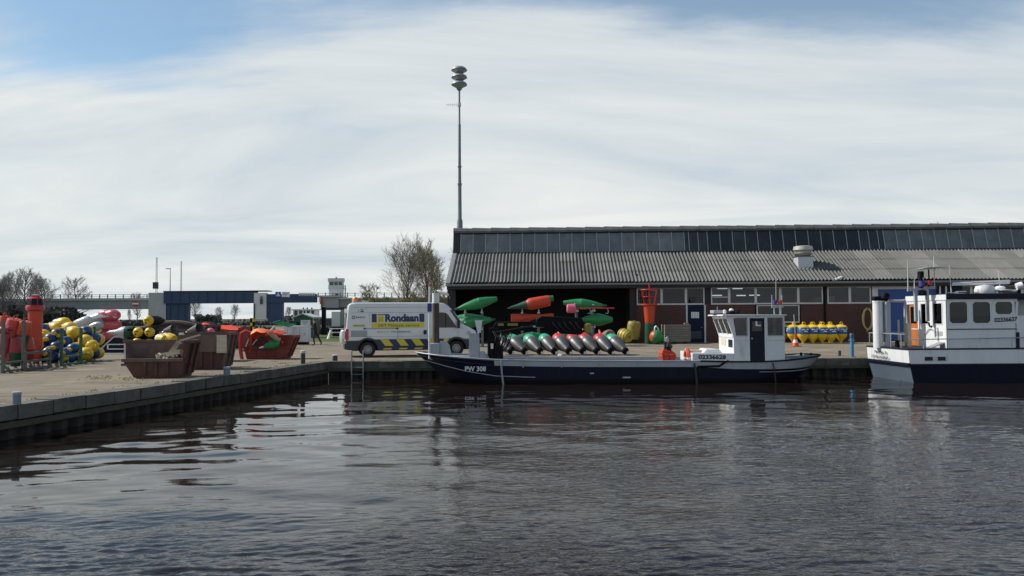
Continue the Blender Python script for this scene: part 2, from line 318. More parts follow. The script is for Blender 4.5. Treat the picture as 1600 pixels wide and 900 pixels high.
# ================================================================ water
QC = Vector((-7.4, 32.45))                               # inner corner of the quay
QDIR = Vector((-10.36+7.4, 16.27-32.45)).normalized()    # left quay line, towards the camera
def build_water():
    xs = np.concatenate([[-900,-300,-120,-60,-30,-20], np.arange(-15,31,0.055), [34,40,60,120,300,900]])
    ys = [-900.0,-200,-60,-20,-5,1]; y = 3.6
    while y < 33.2: ys.append(y); y += max(0.024, 0.0036*y)
    ys += [34.0, 36.0]
    ys = np.array(ys); X, Y = np.meshgrid(xs, ys); Z = np.zeros_like(X)
    rng = np.random.default_rng(11)
    near = np.clip((Y-1)/3,0,1)*np.clip((X+18)/3,0,1)*np.clip((33-X)/3,0,1)
    def waves(n, l0, l1, amp, main, spread):
        Zw = np.zeros_like(X)
        for i in range(n):
            lam = l0*(l1/l0)**rng.random(); a = main+rng.normal()*spread; k = 2*math.pi/lam
            Zw += amp*lam*math.sqrt(1.0/n)*np.sin(k*(X*math.cos(a)+Y*math.sin(a))+rng.random()*6.283)
        return Zw
    def sm(a, b_, v): t = np.clip((v-a)/(b_-a),0,1); return t*t*(3-2*t)
    patch = 0.5+0.5*np.sin(0.21*X+0.33*Y+1.0+0.8*np.sin(0.17*X-0.11*Y))*np.sin(0.13*Y-0.19*X+0.6)
    wisps = 0.5+0.5*np.sin(0.55*X+1.9*Y+1.6*np.sin(0.35*X-0.4*Y)+0.8*np.sin(0.9*X+0.3*Y))
    ruff = np.maximum(sm(26,15,Y)*sm(-4,6,X+0.25*(Y-15)), sm(12.0,7.8,Y))*(0.55+0.45*patch)*(0.6+0.4*wisps)
    Z += waves(26, 1.6, 4.5, 0.0042, 1.45, 0.5)*(0.5+0.5*sm(26,14,Y))
    Z += waves(40, 0.7, 1.7, 0.0066, 1.5, 0.5)*(0.5+0.7*patch)*(0.55+0.45*sm(26,14,Y))
    Z += waves(60, 0.30, 0.7, 0.0048, 1.65, 0.6)*(0.25+0.55*ruff+0.45*sm(22,15,Y))
    Z += waves(120, 0.13, 0.30, 0.038, 1.70, 0.42)*ruff
    Z += waves(90, 0.08, 0.14, 0.030, 1.75, 0.5)*ruff*sm(13,8,Y)
    Z *= near
    v = np.stack([X,Y,Z],-1).reshape(-1,3); ny, nx = X.shape
    i = np.arange(ny-1)[:,None]*nx+np.arange(nx-1)[None,:]
    f = np.stack([i,i+1,i+nx+1,i+nx],-1).reshape(-1,4)
    me = bpy.data.meshes.new('water'); me.vertices.add(len(v)); me.vertices.foreach_set('co', v.ravel())
    me.loops.add(f.size); me.loops.foreach_set('vertex_index', f.ravel()); me.polygons.add(len(f))
    me.polygons.foreach_set('loop_start', np.arange(0,f.size,4)); me.polygons.foreach_set('loop_total', np.full(len(f),4))
    me.update(calc_edges=True); me.polygons.foreach_set('use_smooth', [True]*len(f))
    m = bpy.data.materials.new('peaty_water'); m.use_nodes = True; nt = m.node_tree; N = nt.nodes; L = nt.links; b = N['Principled BSDF']
    b.inputs['Base Color'].default_value = (0.012,0.008,0.006,1); b.inputs['Roughness'].default_value = 0.035; b.inputs['IOR'].default_value = 1.333
    tc = N.new('ShaderNodeTexCoord'); mp = N.new('ShaderNodeMapping'); mp.inputs['Scale'].default_value = (0.6,1.35,1); mp.inputs['Rotation'].default_value = (0,0,-0.25)
    n = N.new('ShaderNodeTexNoise'); n.inputs['Scale'].default_value = 9; n.inputs['Detail'].default_value = 3; n.inputs['Roughness'].default_value = 0.5; n.inputs['Distortion'].default_value = 0.6
    bp = N.new('ShaderNodeBump'); bp.inputs['Distance'].default_value = 0.050
    # wind: the surface is ruffled at the right and in the foreground, calm under the quay
    n2 = N.new('ShaderNodeTexNoise'); n2.inputs['Scale'].default_value = 0.22; n2.inputs['Detail'].default_value = 4
    sp = N.new('ShaderNodeSeparateXYZ')
    def rng_(src, a, b_, lo, hi):
        r = N.new('ShaderNodeMapRange'); r.interpolation_type = 'SMOOTHSTEP'; r.inputs[1].default_value = a; r.inputs[2].default_value = b_; r.inputs[3].default_value = lo; r.inputs[4].default_value = hi
        L.new(src, r.inputs[0]); return r.outputs[0]
    def op(o_, a, b_):
        q = N.new('ShaderNodeMath'); q.operation = o_; L.new(a, q.inputs[0]); L.new(b_, q.inputs[1]); return q.outputs[0]
    L.new(tc.outputs['Object'], mp.inputs[0]); L.new(mp.outputs[0], n.inputs['Vector']); L.new(tc.outputs['Object'], n2.inputs['Vector']); L.new(tc.outputs['Object'], sp.inputs[0])
    fx = op('MULTIPLY', rng_(sp.outputs[0], -6, 4, 0.08, 1.0), rng_(sp.outputs[1], 25.0, 11, 0.02, 0.40)); fy = rng_(sp.outputs[1], 11.5, 7.5, 0.0, 0.5)
    f = op('MULTIPLY', op('MAXIMUM', fx, fy), rng_(n2.outputs[0], 0.32, 0.60, 0.30, 1.0))
    L.new(f, bp.inputs['Strength']); L.new(n.outputs[0], bp.inputs['Height']); L.new(bp.outputs[0], b.inputs['Normal'])
    me.materials.append(m); o = bpy.data.objects.new('water', me); COL.objects.link(o); struct(o)
build_water()

# ================================================================ yard and land
def ground_material(name, cols, scale, bump, extra=None):
    m = bpy.data.materials.new(name); m.use_nodes = True; nt = m.node_tree; N = nt.nodes; L = nt.links; b = N['Principled BSDF']; b.inputs['Roughness'].default_value = 0.95
    b.inputs['Specular IOR Level'].default_value = 0.2
    tc = N.new('ShaderNodeTexCoord')
    def nz(s, d=8, r=0.65):
        n = N.new('ShaderNodeTexNoise'); st_ = None
        if s < 0:                                        # long wheel-worn streaks
            st_ = N.new('ShaderNodeMapping'); st_.inputs['Scale'].default_value = (0.10,1.3,1); st_.inputs['Rotation'].default_value = (0,0,0.35); s = -s
        n.inputs['Scale'].default_value = s; n.inputs['Detail'].default_value = d; n.inputs['Roughness'].default_value = r
        if st_: L.new(tc.outputs['Object'], st_.inputs[0]); L.new(st_.outputs[0], n.inputs['Vector'])
        else: L.new(tc.outputs['Object'], n.inputs['Vector'])
        return n.outputs[0]
    r = N.new('ShaderNodeValToRGB'); e = r.color_ramp.elements; e[0].position = 0.32; e[1].position = 0.68; e[0].color = cols[0]+(1,); e[1].color = cols[1]+(1,)
    L.new(nz(scale), r.inputs[0]); last = r.outputs[0]
    for col, s, lo, hi, amt in (extra or []):
        mr = N.new('ShaderNodeMapRange'); mr.inputs[1].default_value = lo; mr.inputs[2].default_value = hi; mr.inputs[4].default_value = amt
        L.new(nz(s), mr.inputs[0]); mx = N.new('ShaderNodeMixRGB'); mx.inputs[2].default_value = col+(1,)
        L.new(mr.outputs[0], mx.inputs[0]); L.new(last, mx.inputs[1]); last = mx.outputs[0]
    L.new(last, b.inputs['Base Color'])
    bp = N.new('ShaderNodeBump'); bp.inputs['Strength'].default_value = bump; bp.inputs['Distance'].default_value = 0.05
    L.new(nz(9, 6), bp.inputs['Height']); L.new(bp.outputs[0], b.inputs['Normal'])
    return m
m_yard = ground_material('worn_yard_paving', ((0.175,0.145,0.105),(0.245,0.205,0.155)), 0.7, 0.5,
    [((0.33,0.275,0.165),0.35,0.54,0.68,0.7), ((0.085,0.072,0.055),1.1,0.56,0.70,0.75), ((0.13,0.115,0.095),4.0,0.55,0.7,0.6), ((0.105,0.090,0.070),-1.4,0.52,0.64,0.65), ((0.16,0.15,0.08),0.22,0.62,0.72,0.5)])
m_grass = ground_material('field_grass', ((0.05,0.075,0.02),(0.09,0.12,0.035)), 1.2, 0.6, [((0.14,0.13,0.06),0.3,0.55,0.7,0.5)])
A_far = QC + QDIR*240
mb = MB(); mb.add([(QC.x,QC.y,QZ),(700,32.45,QZ),(3500,3500,QZ),(-3500,3500,QZ),(-3500,A_far.y,QZ),(A_far.x,A_far.y,QZ)], [(0,1,2,3,4,5)])
struct(mb.build('yard', m_yard, smooth=0))
mb = MB(); mb.add([(-75,60.5,QZ+.004),(-6.2,60.5,QZ+.004),(-6.2,90,QZ+.004),(-3000,3000,QZ+.004),(-400,60.5,QZ+.004)], [(0,1,2,3,4)])
struct(mb.build('grass_verge', m_grass, smooth=0))
mb = MB(); mb.add([(-3400,175,QZ+.010),(3400,175,QZ+.010),(3400,3400,QZ+.010),(-3400,3400,QZ+.010)], [(0,1,2,3)])
struct(mb.build('far_field', ground_material('dull_far_grass', ((0.05,0.055,0.035),(0.07,0.07,0.045)), 0.3, 0.3), smooth=0))

# ================================================================ quay walls: coping stones over a dark sheet-pile face
m_pilewall = M('tarred_sheet_piles', (0.022,0.021,0.018), 0.8, var=0.4, scale=2, bump=0.3, dirt=((0.035,0.045,0.02),0.4,1.5))
m_waling = M('mossy_waling_beam', (0.055,0.055,0.036), 0.9, var=0.3, scale=3, dirt=((0.08,0.10,0.04),0.4,4))
def quay_wall(name_label, a, b, out, seg, waling_z):
    t = thing('quay_wall', name_label, 'quay wall', (a.x,a.y,0)); d = (b-a); n = int(d.length/seg); u = d.normalized(); o = Vector(out).normalized()
    def at(s, off, z): return (u.x*s+o.x*off, u.y*s+o.y*off, z)
    L_ = d.length
    caps = []
    for v in range(4):                                   # four slightly different stones share their meshes
        m_ = MB(); w = seg-0.016; e = [random.uniform(-.012,.012) for _ in range(8)]; h0 = QZ-0.26
        pts = []
        for z in (h0, QZ+0.035):
            for (s, off) in ((0.008,-0.42),(w,-0.42),(w,0.05+e[v]),(0.008,0.05+e[v+3])): pts.append((u.x*s+o.x*off, u.y*s+o.y*off, z+e[v+1]*0.6))
        m_.add(pts, [(0,1,2,3),(4,5,6,7),(0,1,5,4),(1,2,6,5),(2,3,7,6),(3,0,4,7)])
        caps.append(m_.mesh('coping_stone', m_concrete, 0))
    for i in range(n): link('coping_stone', random.choice(caps), t, (u.x*seg*i, u.y*seg*i, random.uniform(-.022,.014)))
    rows = []                                            # corrugated piling
    pw = 0.5; k = int(L_/pw)
    for z in (-1.2, QZ-0.265):
        r = []
        for i in range(k+1):
            for (fx, off) in ((0,-0.02),(0.18,-0.02),(0.3,-0.16),(0.44,-0.16)):
                s = min(L_, (i+fx/pw*0.9)*pw); r.append(at(s, off, z))
        rows.append(r)
    MB().grid(rows).build('sheet_piling', m_pilewall, t, smooth=0)
    m_ = MB(); pts = [at(0,-0.015,waling_z-0.06),at(L_,-0.015,waling_z-0.06),at(L_,0.075,waling_z-0.06),at(0,0.075,waling_z-0.06)]
    pts += [(x,y,z+0.12) for x,y,z in pts]; m_.add(pts, [(0,1,2,3),(4,5,6,7),(0,1,5,4),(1,2,6,5),(2,3,7,6),(3,0,4,7)])
    m_.build('waling_beam', m_waling, t, smooth=0)
    return t
quay_wall('low concrete quay running from the left foreground back to the corner, below the skips', QC.copy(), QC+QDIR*34, (-QDIR.y, QDIR.x), 1.0, 0.30)
quay_wall('straight quay behind the two moored boats, with the steel ladder on it', QC.copy(), Vector((38,32.45)), (0,-1), 1.0, 0.36)

# ================================================================ the long shed
WH = Vector((-4.38,53.4,QZ)); WROT = R(-2.0)
wu = Vector((math.cos(WROT), math.sin(WROT),0)); wv = Vector((-math.sin(WROT), math.cos(WROT),0))
def WL(px, py, d=0.0):                                   # pixel -> (x, z) on the shed's plane at local depth d
    r = ray(px,py); c = Vector((0,0,CAM_Z))-WH; t = (d-c.dot(wv))/r.dot(wv); p = c+r*t
    return p.dot(wu), p.z
def wx(px, d=0.5): return WL(px, 490, d)[0]
LEN = 46.0
shed = thing('warehouse', 'long dark-fronted shed with grey corrugated roof, roof glass and an open bay of buoys', 'warehouse', WH, WROT)
m_brick = bpy.data.materials.new('dark_red_brick'); m_brick.use_nodes = True
def brick_nodes():
    nt = m_brick.node_tree; N = nt.nodes; L = nt.links; b = N['Principled BSDF']; b.inputs['Roughness'].default_value = 0.9
    tc = N.new('ShaderNodeTexCoord'); mp = N.new('ShaderNodeMapping'); mp.inputs['Rotation'].default_value = (R(90),0,0)
    br = N.new('ShaderNodeTexBrick'); br.inputs['Scale'].default_value = 1; br.inputs['Brick Width'].default_value = 0.22; br.inputs['Row Height'].default_value = 0.066; br.inputs['Mortar Size'].default_value = 0.006
    br.inputs[1].default_value = (0.095,0.038,0.030,1); br.inputs[2].default_value = (0.070,0.028,0.024,1); br.inputs[3].default_value = (0.085,0.065,0.055,1)
    L.new(tc.outputs['Object'], mp.inputs[0]); L.new(mp.outputs[0], br.inputs[0]); L.new(br.outputs[0], b.inputs['Base Color'])
    bp = N.new('ShaderNodeBump'); bp.inputs['Strength'].default_value = 0.4; bp.inputs['Distance'].default_value = 0.01; L.new(br.outputs[1], bp.inputs['Height']); bp.invert = True; L.new(bp.outputs[0], b.inputs['Normal'])
brick_nodes()
m_roofs = [M('fibre_cement_%s' % n, c, 0.9, var=0.16, scale=1.1, bump=0.2, dirt=(dc,a,2.2)) for n, c, dc, a in
    (('a',(0.145,0.144,0.135),(0.075,0.078,0.062),0.35),('b',(0.124,0.124,0.117),(0.085,0.09,0.07),0.45),('c',(0.158,0.155,0.144),(0.09,0.082,0.068),0.4))]
m_ridge = M('ridge_cement', (0.11,0.115,0.115), 0.9, var=0.3, scale=2, dirt=((0.25,0.25,0.23),0.25,3))
m_verge = M('verge_panel', (0.20,0.205,0.205), 0.8, var=0.12)
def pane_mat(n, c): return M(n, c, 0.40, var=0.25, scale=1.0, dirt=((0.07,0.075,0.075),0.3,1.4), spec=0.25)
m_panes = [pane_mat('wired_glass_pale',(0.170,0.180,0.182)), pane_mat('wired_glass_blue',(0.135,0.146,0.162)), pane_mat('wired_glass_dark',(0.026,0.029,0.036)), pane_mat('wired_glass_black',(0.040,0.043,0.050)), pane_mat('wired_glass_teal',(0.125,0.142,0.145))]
EZ, SL, D1 = 4.0, math.tan(R(28)), 4.28                  # eave height, slope, depth of the lower roof
Z1 = EZ+SL*D1; D2, Z2 = D1+0.45, 7.88
def build_roof():
    slope_dir = Vector((0, math.cos(R(28)), math.sin(R(28)))); nrm = Vector((0,-math.sin(R(28)),math.cos(R(28))))
    slen = D1/math.cos(R(28)); sl = slen/3; pitch = 0.242; ncor = 5; w = pitch*ncor
    rows = []
    for q in (0, 1):
        r = []
        for i in range(ncor*4+1):
            h = 0.062*math.cos(2*math.pi*i/4.0) if i % 2 == 0 else 0
            r.append(Vector((i*pitch/4,0,0)) + slope_dir*(q*(sl+0.1)) + nrm*(h+0.062+(0.025 if q == 0 else 0.0)))
        rows.append(r)
    sheets = [MB().grid(rows).mesh('roof_sheet', m, 60) for m in m_roofs]
    sheet_odd = MB().grid(rows).mesh('roof_sheet', M('fibre_cement_new',(0.166,0.164,0.154),0.9,var=.14,scale=1.3,bump=.2), 60)
    for i in range(int(LEN/w)):
        for j in range(3):
            o = link('roof_sheet', (sheet_odd if (i*13+j*5) % 17 == 3 else sheets[(i*7+j*3+(i*i)//5) % 3]), shed, Vector((0.28+i*w,0,EZ)) + slope_dir*(j*sl-0.02) + Vector((0,0,random.uniform(-.014,.014)+.02*math.sin(i*.33))))
    m_ = MB(); m_.add([(0.05,-.02,EZ-.03),(LEN,-.02,EZ-.03),(LEN,D1+.1,Z1-.0),(0.05,D1+.1,Z1-.0)], [(0,1,2,3)]); m_.build('roof_light_seal', m_blackwood, shed, smooth=0)  # unseen sheet added to stop light leaking in through the roof sheets
    MB().add([(-.03,-.06,EZ-.12),(.27,-.06,EZ-.12),(.27,-.06,EZ+.06),(-.03,-.06,EZ+.06),(-.03,D1,Z1-.06),(.27,D1,Z1-.06),(.27,D1,Z1+.12),(-.03,D1,Z1+.12)],
        [(0,1,2,3),(4,5,6,7),(0,1,5,4),(1,2,6,5),(2,3,7,6),(3,0,4,7)]).build('verge_board', m_verge, shed, smooth=0)
    # strip of steep roof glass
    g = Vector((0, D2-D1, Z2-Z1)); gn = Vector((0,-g.z,g.y)).normalized()
    m_ = MB(); m_.bx(0.0,0.30,D1-.06,D2+.1,Z1-.05,Z1+.02)
    MB().add([(0.0,D1+.0,Z1),(LEN,D1+.0,Z1),(LEN,D2,Z2),(0.0,D2,Z2)],[(0,1,2,3)]).build('glazing_back', m_blackwood, shed, smooth=0)
    pw = 0.89; gl = g.length
    def gp(x, s, o_): return Vector((x,D1,Z1)) + g.normalized()*s + gn*o_
    def slab(x0,x1,s0,s1,o0,o1):
        m_ = MB(); vs = [gp(x,s,o_) for o_ in (o0,o1) for s in (s0,s1) for x in (x0,x1)]
        return m_.add(vs, [(0,2,3,1),(4,5,7,6),(0,1,5,4),(2,6,7,3),(0,4,6,2),(1,3,7,5)])
    me_p = {}
    x = 0.55; i = 0
    while x < LEN-1:
        wdt = pw
        if 18 <= i <= 20: wdt = 0.66 if i > 18 else 0.32
        if 33 <= i <= 35: wdt = 0.66 if i < 35 else 0.4
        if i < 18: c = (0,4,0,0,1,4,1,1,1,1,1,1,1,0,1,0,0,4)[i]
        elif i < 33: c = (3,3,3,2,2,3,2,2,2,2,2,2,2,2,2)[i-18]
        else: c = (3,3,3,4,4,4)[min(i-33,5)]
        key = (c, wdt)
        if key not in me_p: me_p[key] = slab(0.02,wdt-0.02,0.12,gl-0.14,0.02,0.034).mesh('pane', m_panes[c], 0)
        p = link('pane', me_p[key], shed, (x, random.uniform(-.004,.004), 0))
        if 'bar' not in me_p: me_p['bar'] = slab(-0.02,0.02,0.05,gl-0.1,0.012,0.06).mesh('glazing_bar', m_galv, 0)
        link('glazing_bar', me_p['bar'], shed, (x,0,0)); x += wdt; i += 1
    f = MB(); 
    for a in ((0,0.5,0,gl,0.012,0.05),(0.5,LEN,gl-0.15,gl,0.012,0.042),(0.0,LEN,-0.02,0.11,0.012,0.07)):
        t_ = slab(*a); f.add(t_.v, t_.f)
    f.build('glazing_frame', m_blackwood, shed, smooth=0)
    # ridge capping in lapped lengths
    rw = 1.36; me = MB()
    prof = [(-.16,-.03),(-.20,.10),(-.06,.30),(.12,.34),(.45,.18),(.45,.08),(.1,.2),(-.05,.17)]
    rows = [[Vector((xx, D2+a, Z2+b*(1 if xx > 0.1 else 1.12))) for a,b in prof+prof[:1]] for xx in (0.0,0.09,0.091,rw)]
    me.grid(rows); me = me.mesh('ridge_cap', m_ridge, 40)
    for i in range(int(LEN/rw)): link('ridge_cap', me, shed, (i*rw, random.uniform(-.01,.01), random.uniform(-.012,.012)))
    # back slope, gable ends, floor-to-roof walls
    BD = 16.0
    MB().add([(0,D2+.3,Z2+.1),(LEN,D2+.3,Z2+.1),(LEN,BD,4.2),(0,BD,4.2)],[(0,1,2,3)]).build('back_roof', m_roofs[1], shed, smooth=0)
    gab = [(0.5,0),(BD,0),(BD,4.2),(D2+.25,Z2+.05),(D2,Z2),(D1,Z1),(0.5,EZ+.2)]
    for x0, x1 in ((0.02,0.2),(LEN-.2,LEN-.02)):
        m_ = MB(); n_ = len(gab); vs = [Vector((x0,a,b)) for a,b in gab]+[Vector((x1,a,b)) for a,b in gab]
        m_.add(vs, [tuple(range(n_)), tuple(range(2*n_-1,n_-1,-1))]+[(i,i+n_,(i+1)%n_+n_,(i+1)%n_) for i in range(n_)]); m_.build('gable_wall', m_blackwood, shed, smooth=0)
    MB().bx(0.2,LEN-.2,BD-.2,BD-.02,0,4.2).build('back_wall', m_blackwood, shed, smooth=0)
build_roof()
def build_front():
    w = MB(); d0, d1 = 0.5, 0.75
    xb0, xb1 = wx(712), wx(984)                           # the open bay
    x1 = wx(993)
    fz = WL(1000,449)[1]; wz1 = fz-.02; wz0 = WL(1050,474.5)[1]
    MB().bx(0.03,LEN-.03,0.06,0.34,fz-.04,EZ-.06).build('fascia', m_blackwood, shed, smooth=0)
    MB().cyl((0.0,-.02,EZ-.10),(LEN,-.02,EZ-.10),0.075,n=8).build('gutter', m_verge, shed)
    MB().bx(0.03,xb0,d0-.1,d0+.3,0,fz-.043).build('bay_pier', m_blackwood, shed, smooth=0); MB().bx(xb1,x1-.003,d0-.1,d0+.3,0,fz-.043).build('bay_pier', m_blackwood, shed, smooth=0)
    # bay interior partition
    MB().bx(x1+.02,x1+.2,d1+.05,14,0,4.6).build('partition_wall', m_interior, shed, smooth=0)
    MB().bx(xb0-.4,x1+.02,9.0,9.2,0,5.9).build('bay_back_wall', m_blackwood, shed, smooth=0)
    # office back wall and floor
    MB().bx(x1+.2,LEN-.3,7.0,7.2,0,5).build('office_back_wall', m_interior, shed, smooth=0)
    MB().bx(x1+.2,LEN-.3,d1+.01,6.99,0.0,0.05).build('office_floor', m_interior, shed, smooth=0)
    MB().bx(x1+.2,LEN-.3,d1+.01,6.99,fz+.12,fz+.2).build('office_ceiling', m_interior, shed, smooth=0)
    xd0, xd1 = wx(1074), wx(1100.5); xl0, xl1 = wx(1181), wx(1250); xB0, xB1 = wx(1363), wx(1500); lz0 = WL(1200,503)[1]
    def brick(a,b,z0,z1): w.bx(a,b,d0,d1,z0,z1)
    brick(x1,xd0-.10,0,wz0-.05); brick(xd1+.10,xl0-.06,0,wz0-.05); brick(xl0-.06,xl1+.06,0,lz0-.05); brick(xl1+.06,xB0-.0,0,wz0-.05); brick(xB1+.1,LEN-.2,0,1.1)
    w.build('brick_wall', m_brick, shed, smooth=0)
    b = MB(); b.bx(wx(1102),wx(1109.5),d0-.02,d1,wz0-.04,fz-.041); b.bx(wx(1287),wx(1291.5),d0-.02,d1,wz0-.04,fz-.041); b.build('wall_column', m_blackwood, shed, smooth=0)
    def opening(a, b_, z0, z1, glass, sash=None, dark=False):
        f = MB(); t = 0.075
        f.bx(a-t/2,a+t/2,d0-.05,d0+.06,z0-t,z1); f.bx(b_-t/2,b_+t/2,d0-.05,d0+.06,z0-t,z1)
        f.bx(a+t/2,b_-t/2,d0-.047,d0+.06,z1-.06,z1-.001); f.bx(a+t/2,b_-t/2,d0-.047,d0+.06,z0-t+.001,z0+.02)
        if sash: f.bx(a+t/2,b_-t/2,d0-.045,d0+.055,sash-.03,sash+.03)
        o = f.build('window', m_frame, shed, smooth=0)
        MB().bx(a+t/2,b_-t/2,d0+.01,d0+.022,z0+.02,z1-.06).build('pane', glass, o, smooth=0)
        return o
    px1 = [995,1034,1072,1101]
    for a, b_ in zip(px1[:-1], px1[1:]): opening(wx(a)+.04,wx(b_)-.04,wz0,wz1,m_tint)
    px2 = [1111,1139.5,1181,1219.5,1247.5,1286]
    for i,(a,b_) in enumerate(zip(px2[:-1], px2[1:])):
        opening(wx(a)+.04,wx(b_)-.04,wz0,wz1,m_glass, sash=(wz0+.42 if i == 0 else None))
    for a, b_ in ((1293,1328),(1328,1361)): opening(wx(a)+.04,wx(b_)-.04,wz0,wz1,m_glass)
    for a, b_ in ((1182,1219),(1219,1249)): opening(wx(a)+.04,wx(b_)-.04,lz0,wz0-.13,m_tint)
    for i in range(6): a = 1478+i*40; opening(wx(a)+.04,wx(a+40)-.04,1.25,wz1,m_tint)
    # office door with notice
    dr = MB().bx(xd0+.02,xd1-.02,d0+.02,d0+.07,0.02,wz0-.12).build('door', m_doornavy, shed, smooth=0)
    MB().bx(xd0+.25,xd0+.25+.52,d0+.012,d0+.018,1.62,2.02).build('notice', m_txt_white, dr, smooth=0)
    g = MB()
    for i in range(5):
        for j in range(3): g.bx(xd0+.29+j*.16,xd0+.29+j*.16+.11,d0+.009,d0+.0115,1.66+i*.066,1.66+i*.066+.02)
    g.build('notice_print', m_txt_grey, dr, smooth=0)
    MB().bx(xd0+.18,xd1-.2,d0+.012,d0+.018,.25,.75).build('kick_plate', m_darkplastic, dr, smooth=0)
    MB().cyl((xd1-.12,d0+.01,1.0),(xd1-.25,d0-.02,1.0),.018,n=6).build('handle', m_galv, dr)
    f = MB(); f.bx(xd0-.095,xd0+.015,d0-.03,d1,0,wz0-.08); f.bx(xd1-.015,xd1+.095,d0-.03,d1,0,wz0-.08); f.build('door_frame', m_frame, shed, smooth=0)
    # blue sliding door in a pale surround
    bz = WL(1400,452,0.5)[1]; mid = WL(1400,470,0.5)[1]
    sd_ = MB().bx(xB0+.42,xB1-.1,d0-.12,d0-.06,0.08,mid-.05).build('sliding_door', m_doorblue, shed, smooth=0)
    MB().bx(xB0+.42,xB1-.1,d0-.10,d0-.03,mid+.0,bz).build('door_top_panel', m_doorblue, shed, smooth=0)
    s_ = MB(); s_.bx(xB0+.42,xB1-.1,d0-.14,d0-.02,mid-.046,mid-.004); s_.bx(xB0+.01,xB0+.40,d0-.03,d1,0,bz+.25); s_.bx(xB0+.41,wx(1470),d0-.03,d1,bz+.003,bz+.25); s_.build('door_surround', m_frame, shed, smooth=0)
    MB().bx(xB0+.44,xB1-.1,d0-.11,d0-.05,0.0,.075).build('door_sill', m_blackwood, shed, smooth=0)
    n_ = MB(); n_.bx(wx(1463),xB1+.1,d0-.2,d0-.125,.9,fz-.05); n_.build('side_panel', m_navy, shed, smooth=0)
    for xx in (wx(1467),wx(1476.5)): MB().bx(xx-.05,xx+.05,d0-.235,d0-.2,.9,WL(1470,447)[1]).build('door_post', m_frame, shed, smooth=0)
    # downpipe
    xp = wx(1288.5); MB().tube([(xp,0.10,EZ-.15),(xp,d0-.06,EZ-.4),(xp,d0-.06,0.1)],.06,n=7).build('downpipe', m_blackpaint, shed)
    # strip lights seen burning through the glass
    for a, b_, y in ((1121,1137,450.5),(1145,1160,450.7),(1112,1128,461.5),(1151,1165,461.6),(1171,1187,461.2),(1340,1356,448.0)):
        xa, za = WL(a,y,3.4); xb_, _ = WL(b_,y,3.4)
        o = MB().bx(xa,xb_,3.35,3.47,za-.04,za+.03).build('strip_light', m_tube, shed, smooth=0)
    # pale boxes on a shelf inside
    for a, b_, y0, y1 in ((1273,1284,471.5,464),(1293,1303,472,463)):
        xa, za = WL(a,y0,1.1); xb_, zb = WL(b_,y1,1.1); MB().bx(xa,xb_,1.0,1.5,za,zb).build('stored_box', m_woodpale, shed, smooth=0)
    # roof extractor
    xv = (WL(1246,418,1.8)[0]+WL(1270,418,1.8)[0])/2; yv = 2.15; zv = EZ+SL*yv
    v_ = MB().bx(xv-.5,xv+.5,yv-.5,yv+.5,zv-.35,zv+.58).build('roof_vent', m_verge2, shed, smooth=0)
    MB().lathe([(0,.62),(.40,.62),(.62,.82),(.44,.9),(.44,1.0),(.60,1.0),(.66,1.06),(.62,1.3),(.45,1.34),(0,1.34)],20,Matrix.Translation((xv,yv,zv))).build('cowl', m_cowl, v_)
    MB().bx(xv-.54,xv+.54,yv-.54,yv+.54,zv+.581,zv+.625).build('vent_flange', m_darkplastic, v_, smooth=0)
m_tube = emit_mat('strip_tube', (0.9,0.97,1.0), 1.3)
m_verge2 = M('vent_box_grey', (0.50,0.53,0.55), 0.5, 0.2, var=0.06)
m_cowl = M('vent_cowl', (0.42,0.42,0.38), 0.5, 0.2, var=0.1)
build_front()
def wall_lamp(label, loc, sgn, s):
    t = thing('wall_lamp', label, 'lamp', loc)
    MB().tube([(0,0,-.25),(0,-.1,-.1),(sgn*.15,-.3,0.0)],.025,n=6).build('arm', m_galv, t)
    m_ = MB(); m_.lathe([(0,-.06),(.10,-.05),(.15,.05),(.17,.45),(.14,.72),(.05,.8),(0,.8)],12,Matrix.Translation((sgn*.1,-.3,0)) @ Matrix.Rotation(sgn*R(68),4,'Y') @ Matrix.Diagonal((.6,.9,1,1))); m_.build('lamp_head', m_lampwhite, t); return t
p = P(1294,440,53.0); wall_lamp('white street-type lamp head reaching up over the gutter by the black downpipe', p, 1, 1)
p = P(703,461,53.6); wall_lamp('white lamp head on the left corner of the shed, behind the van', p, -1, .7)
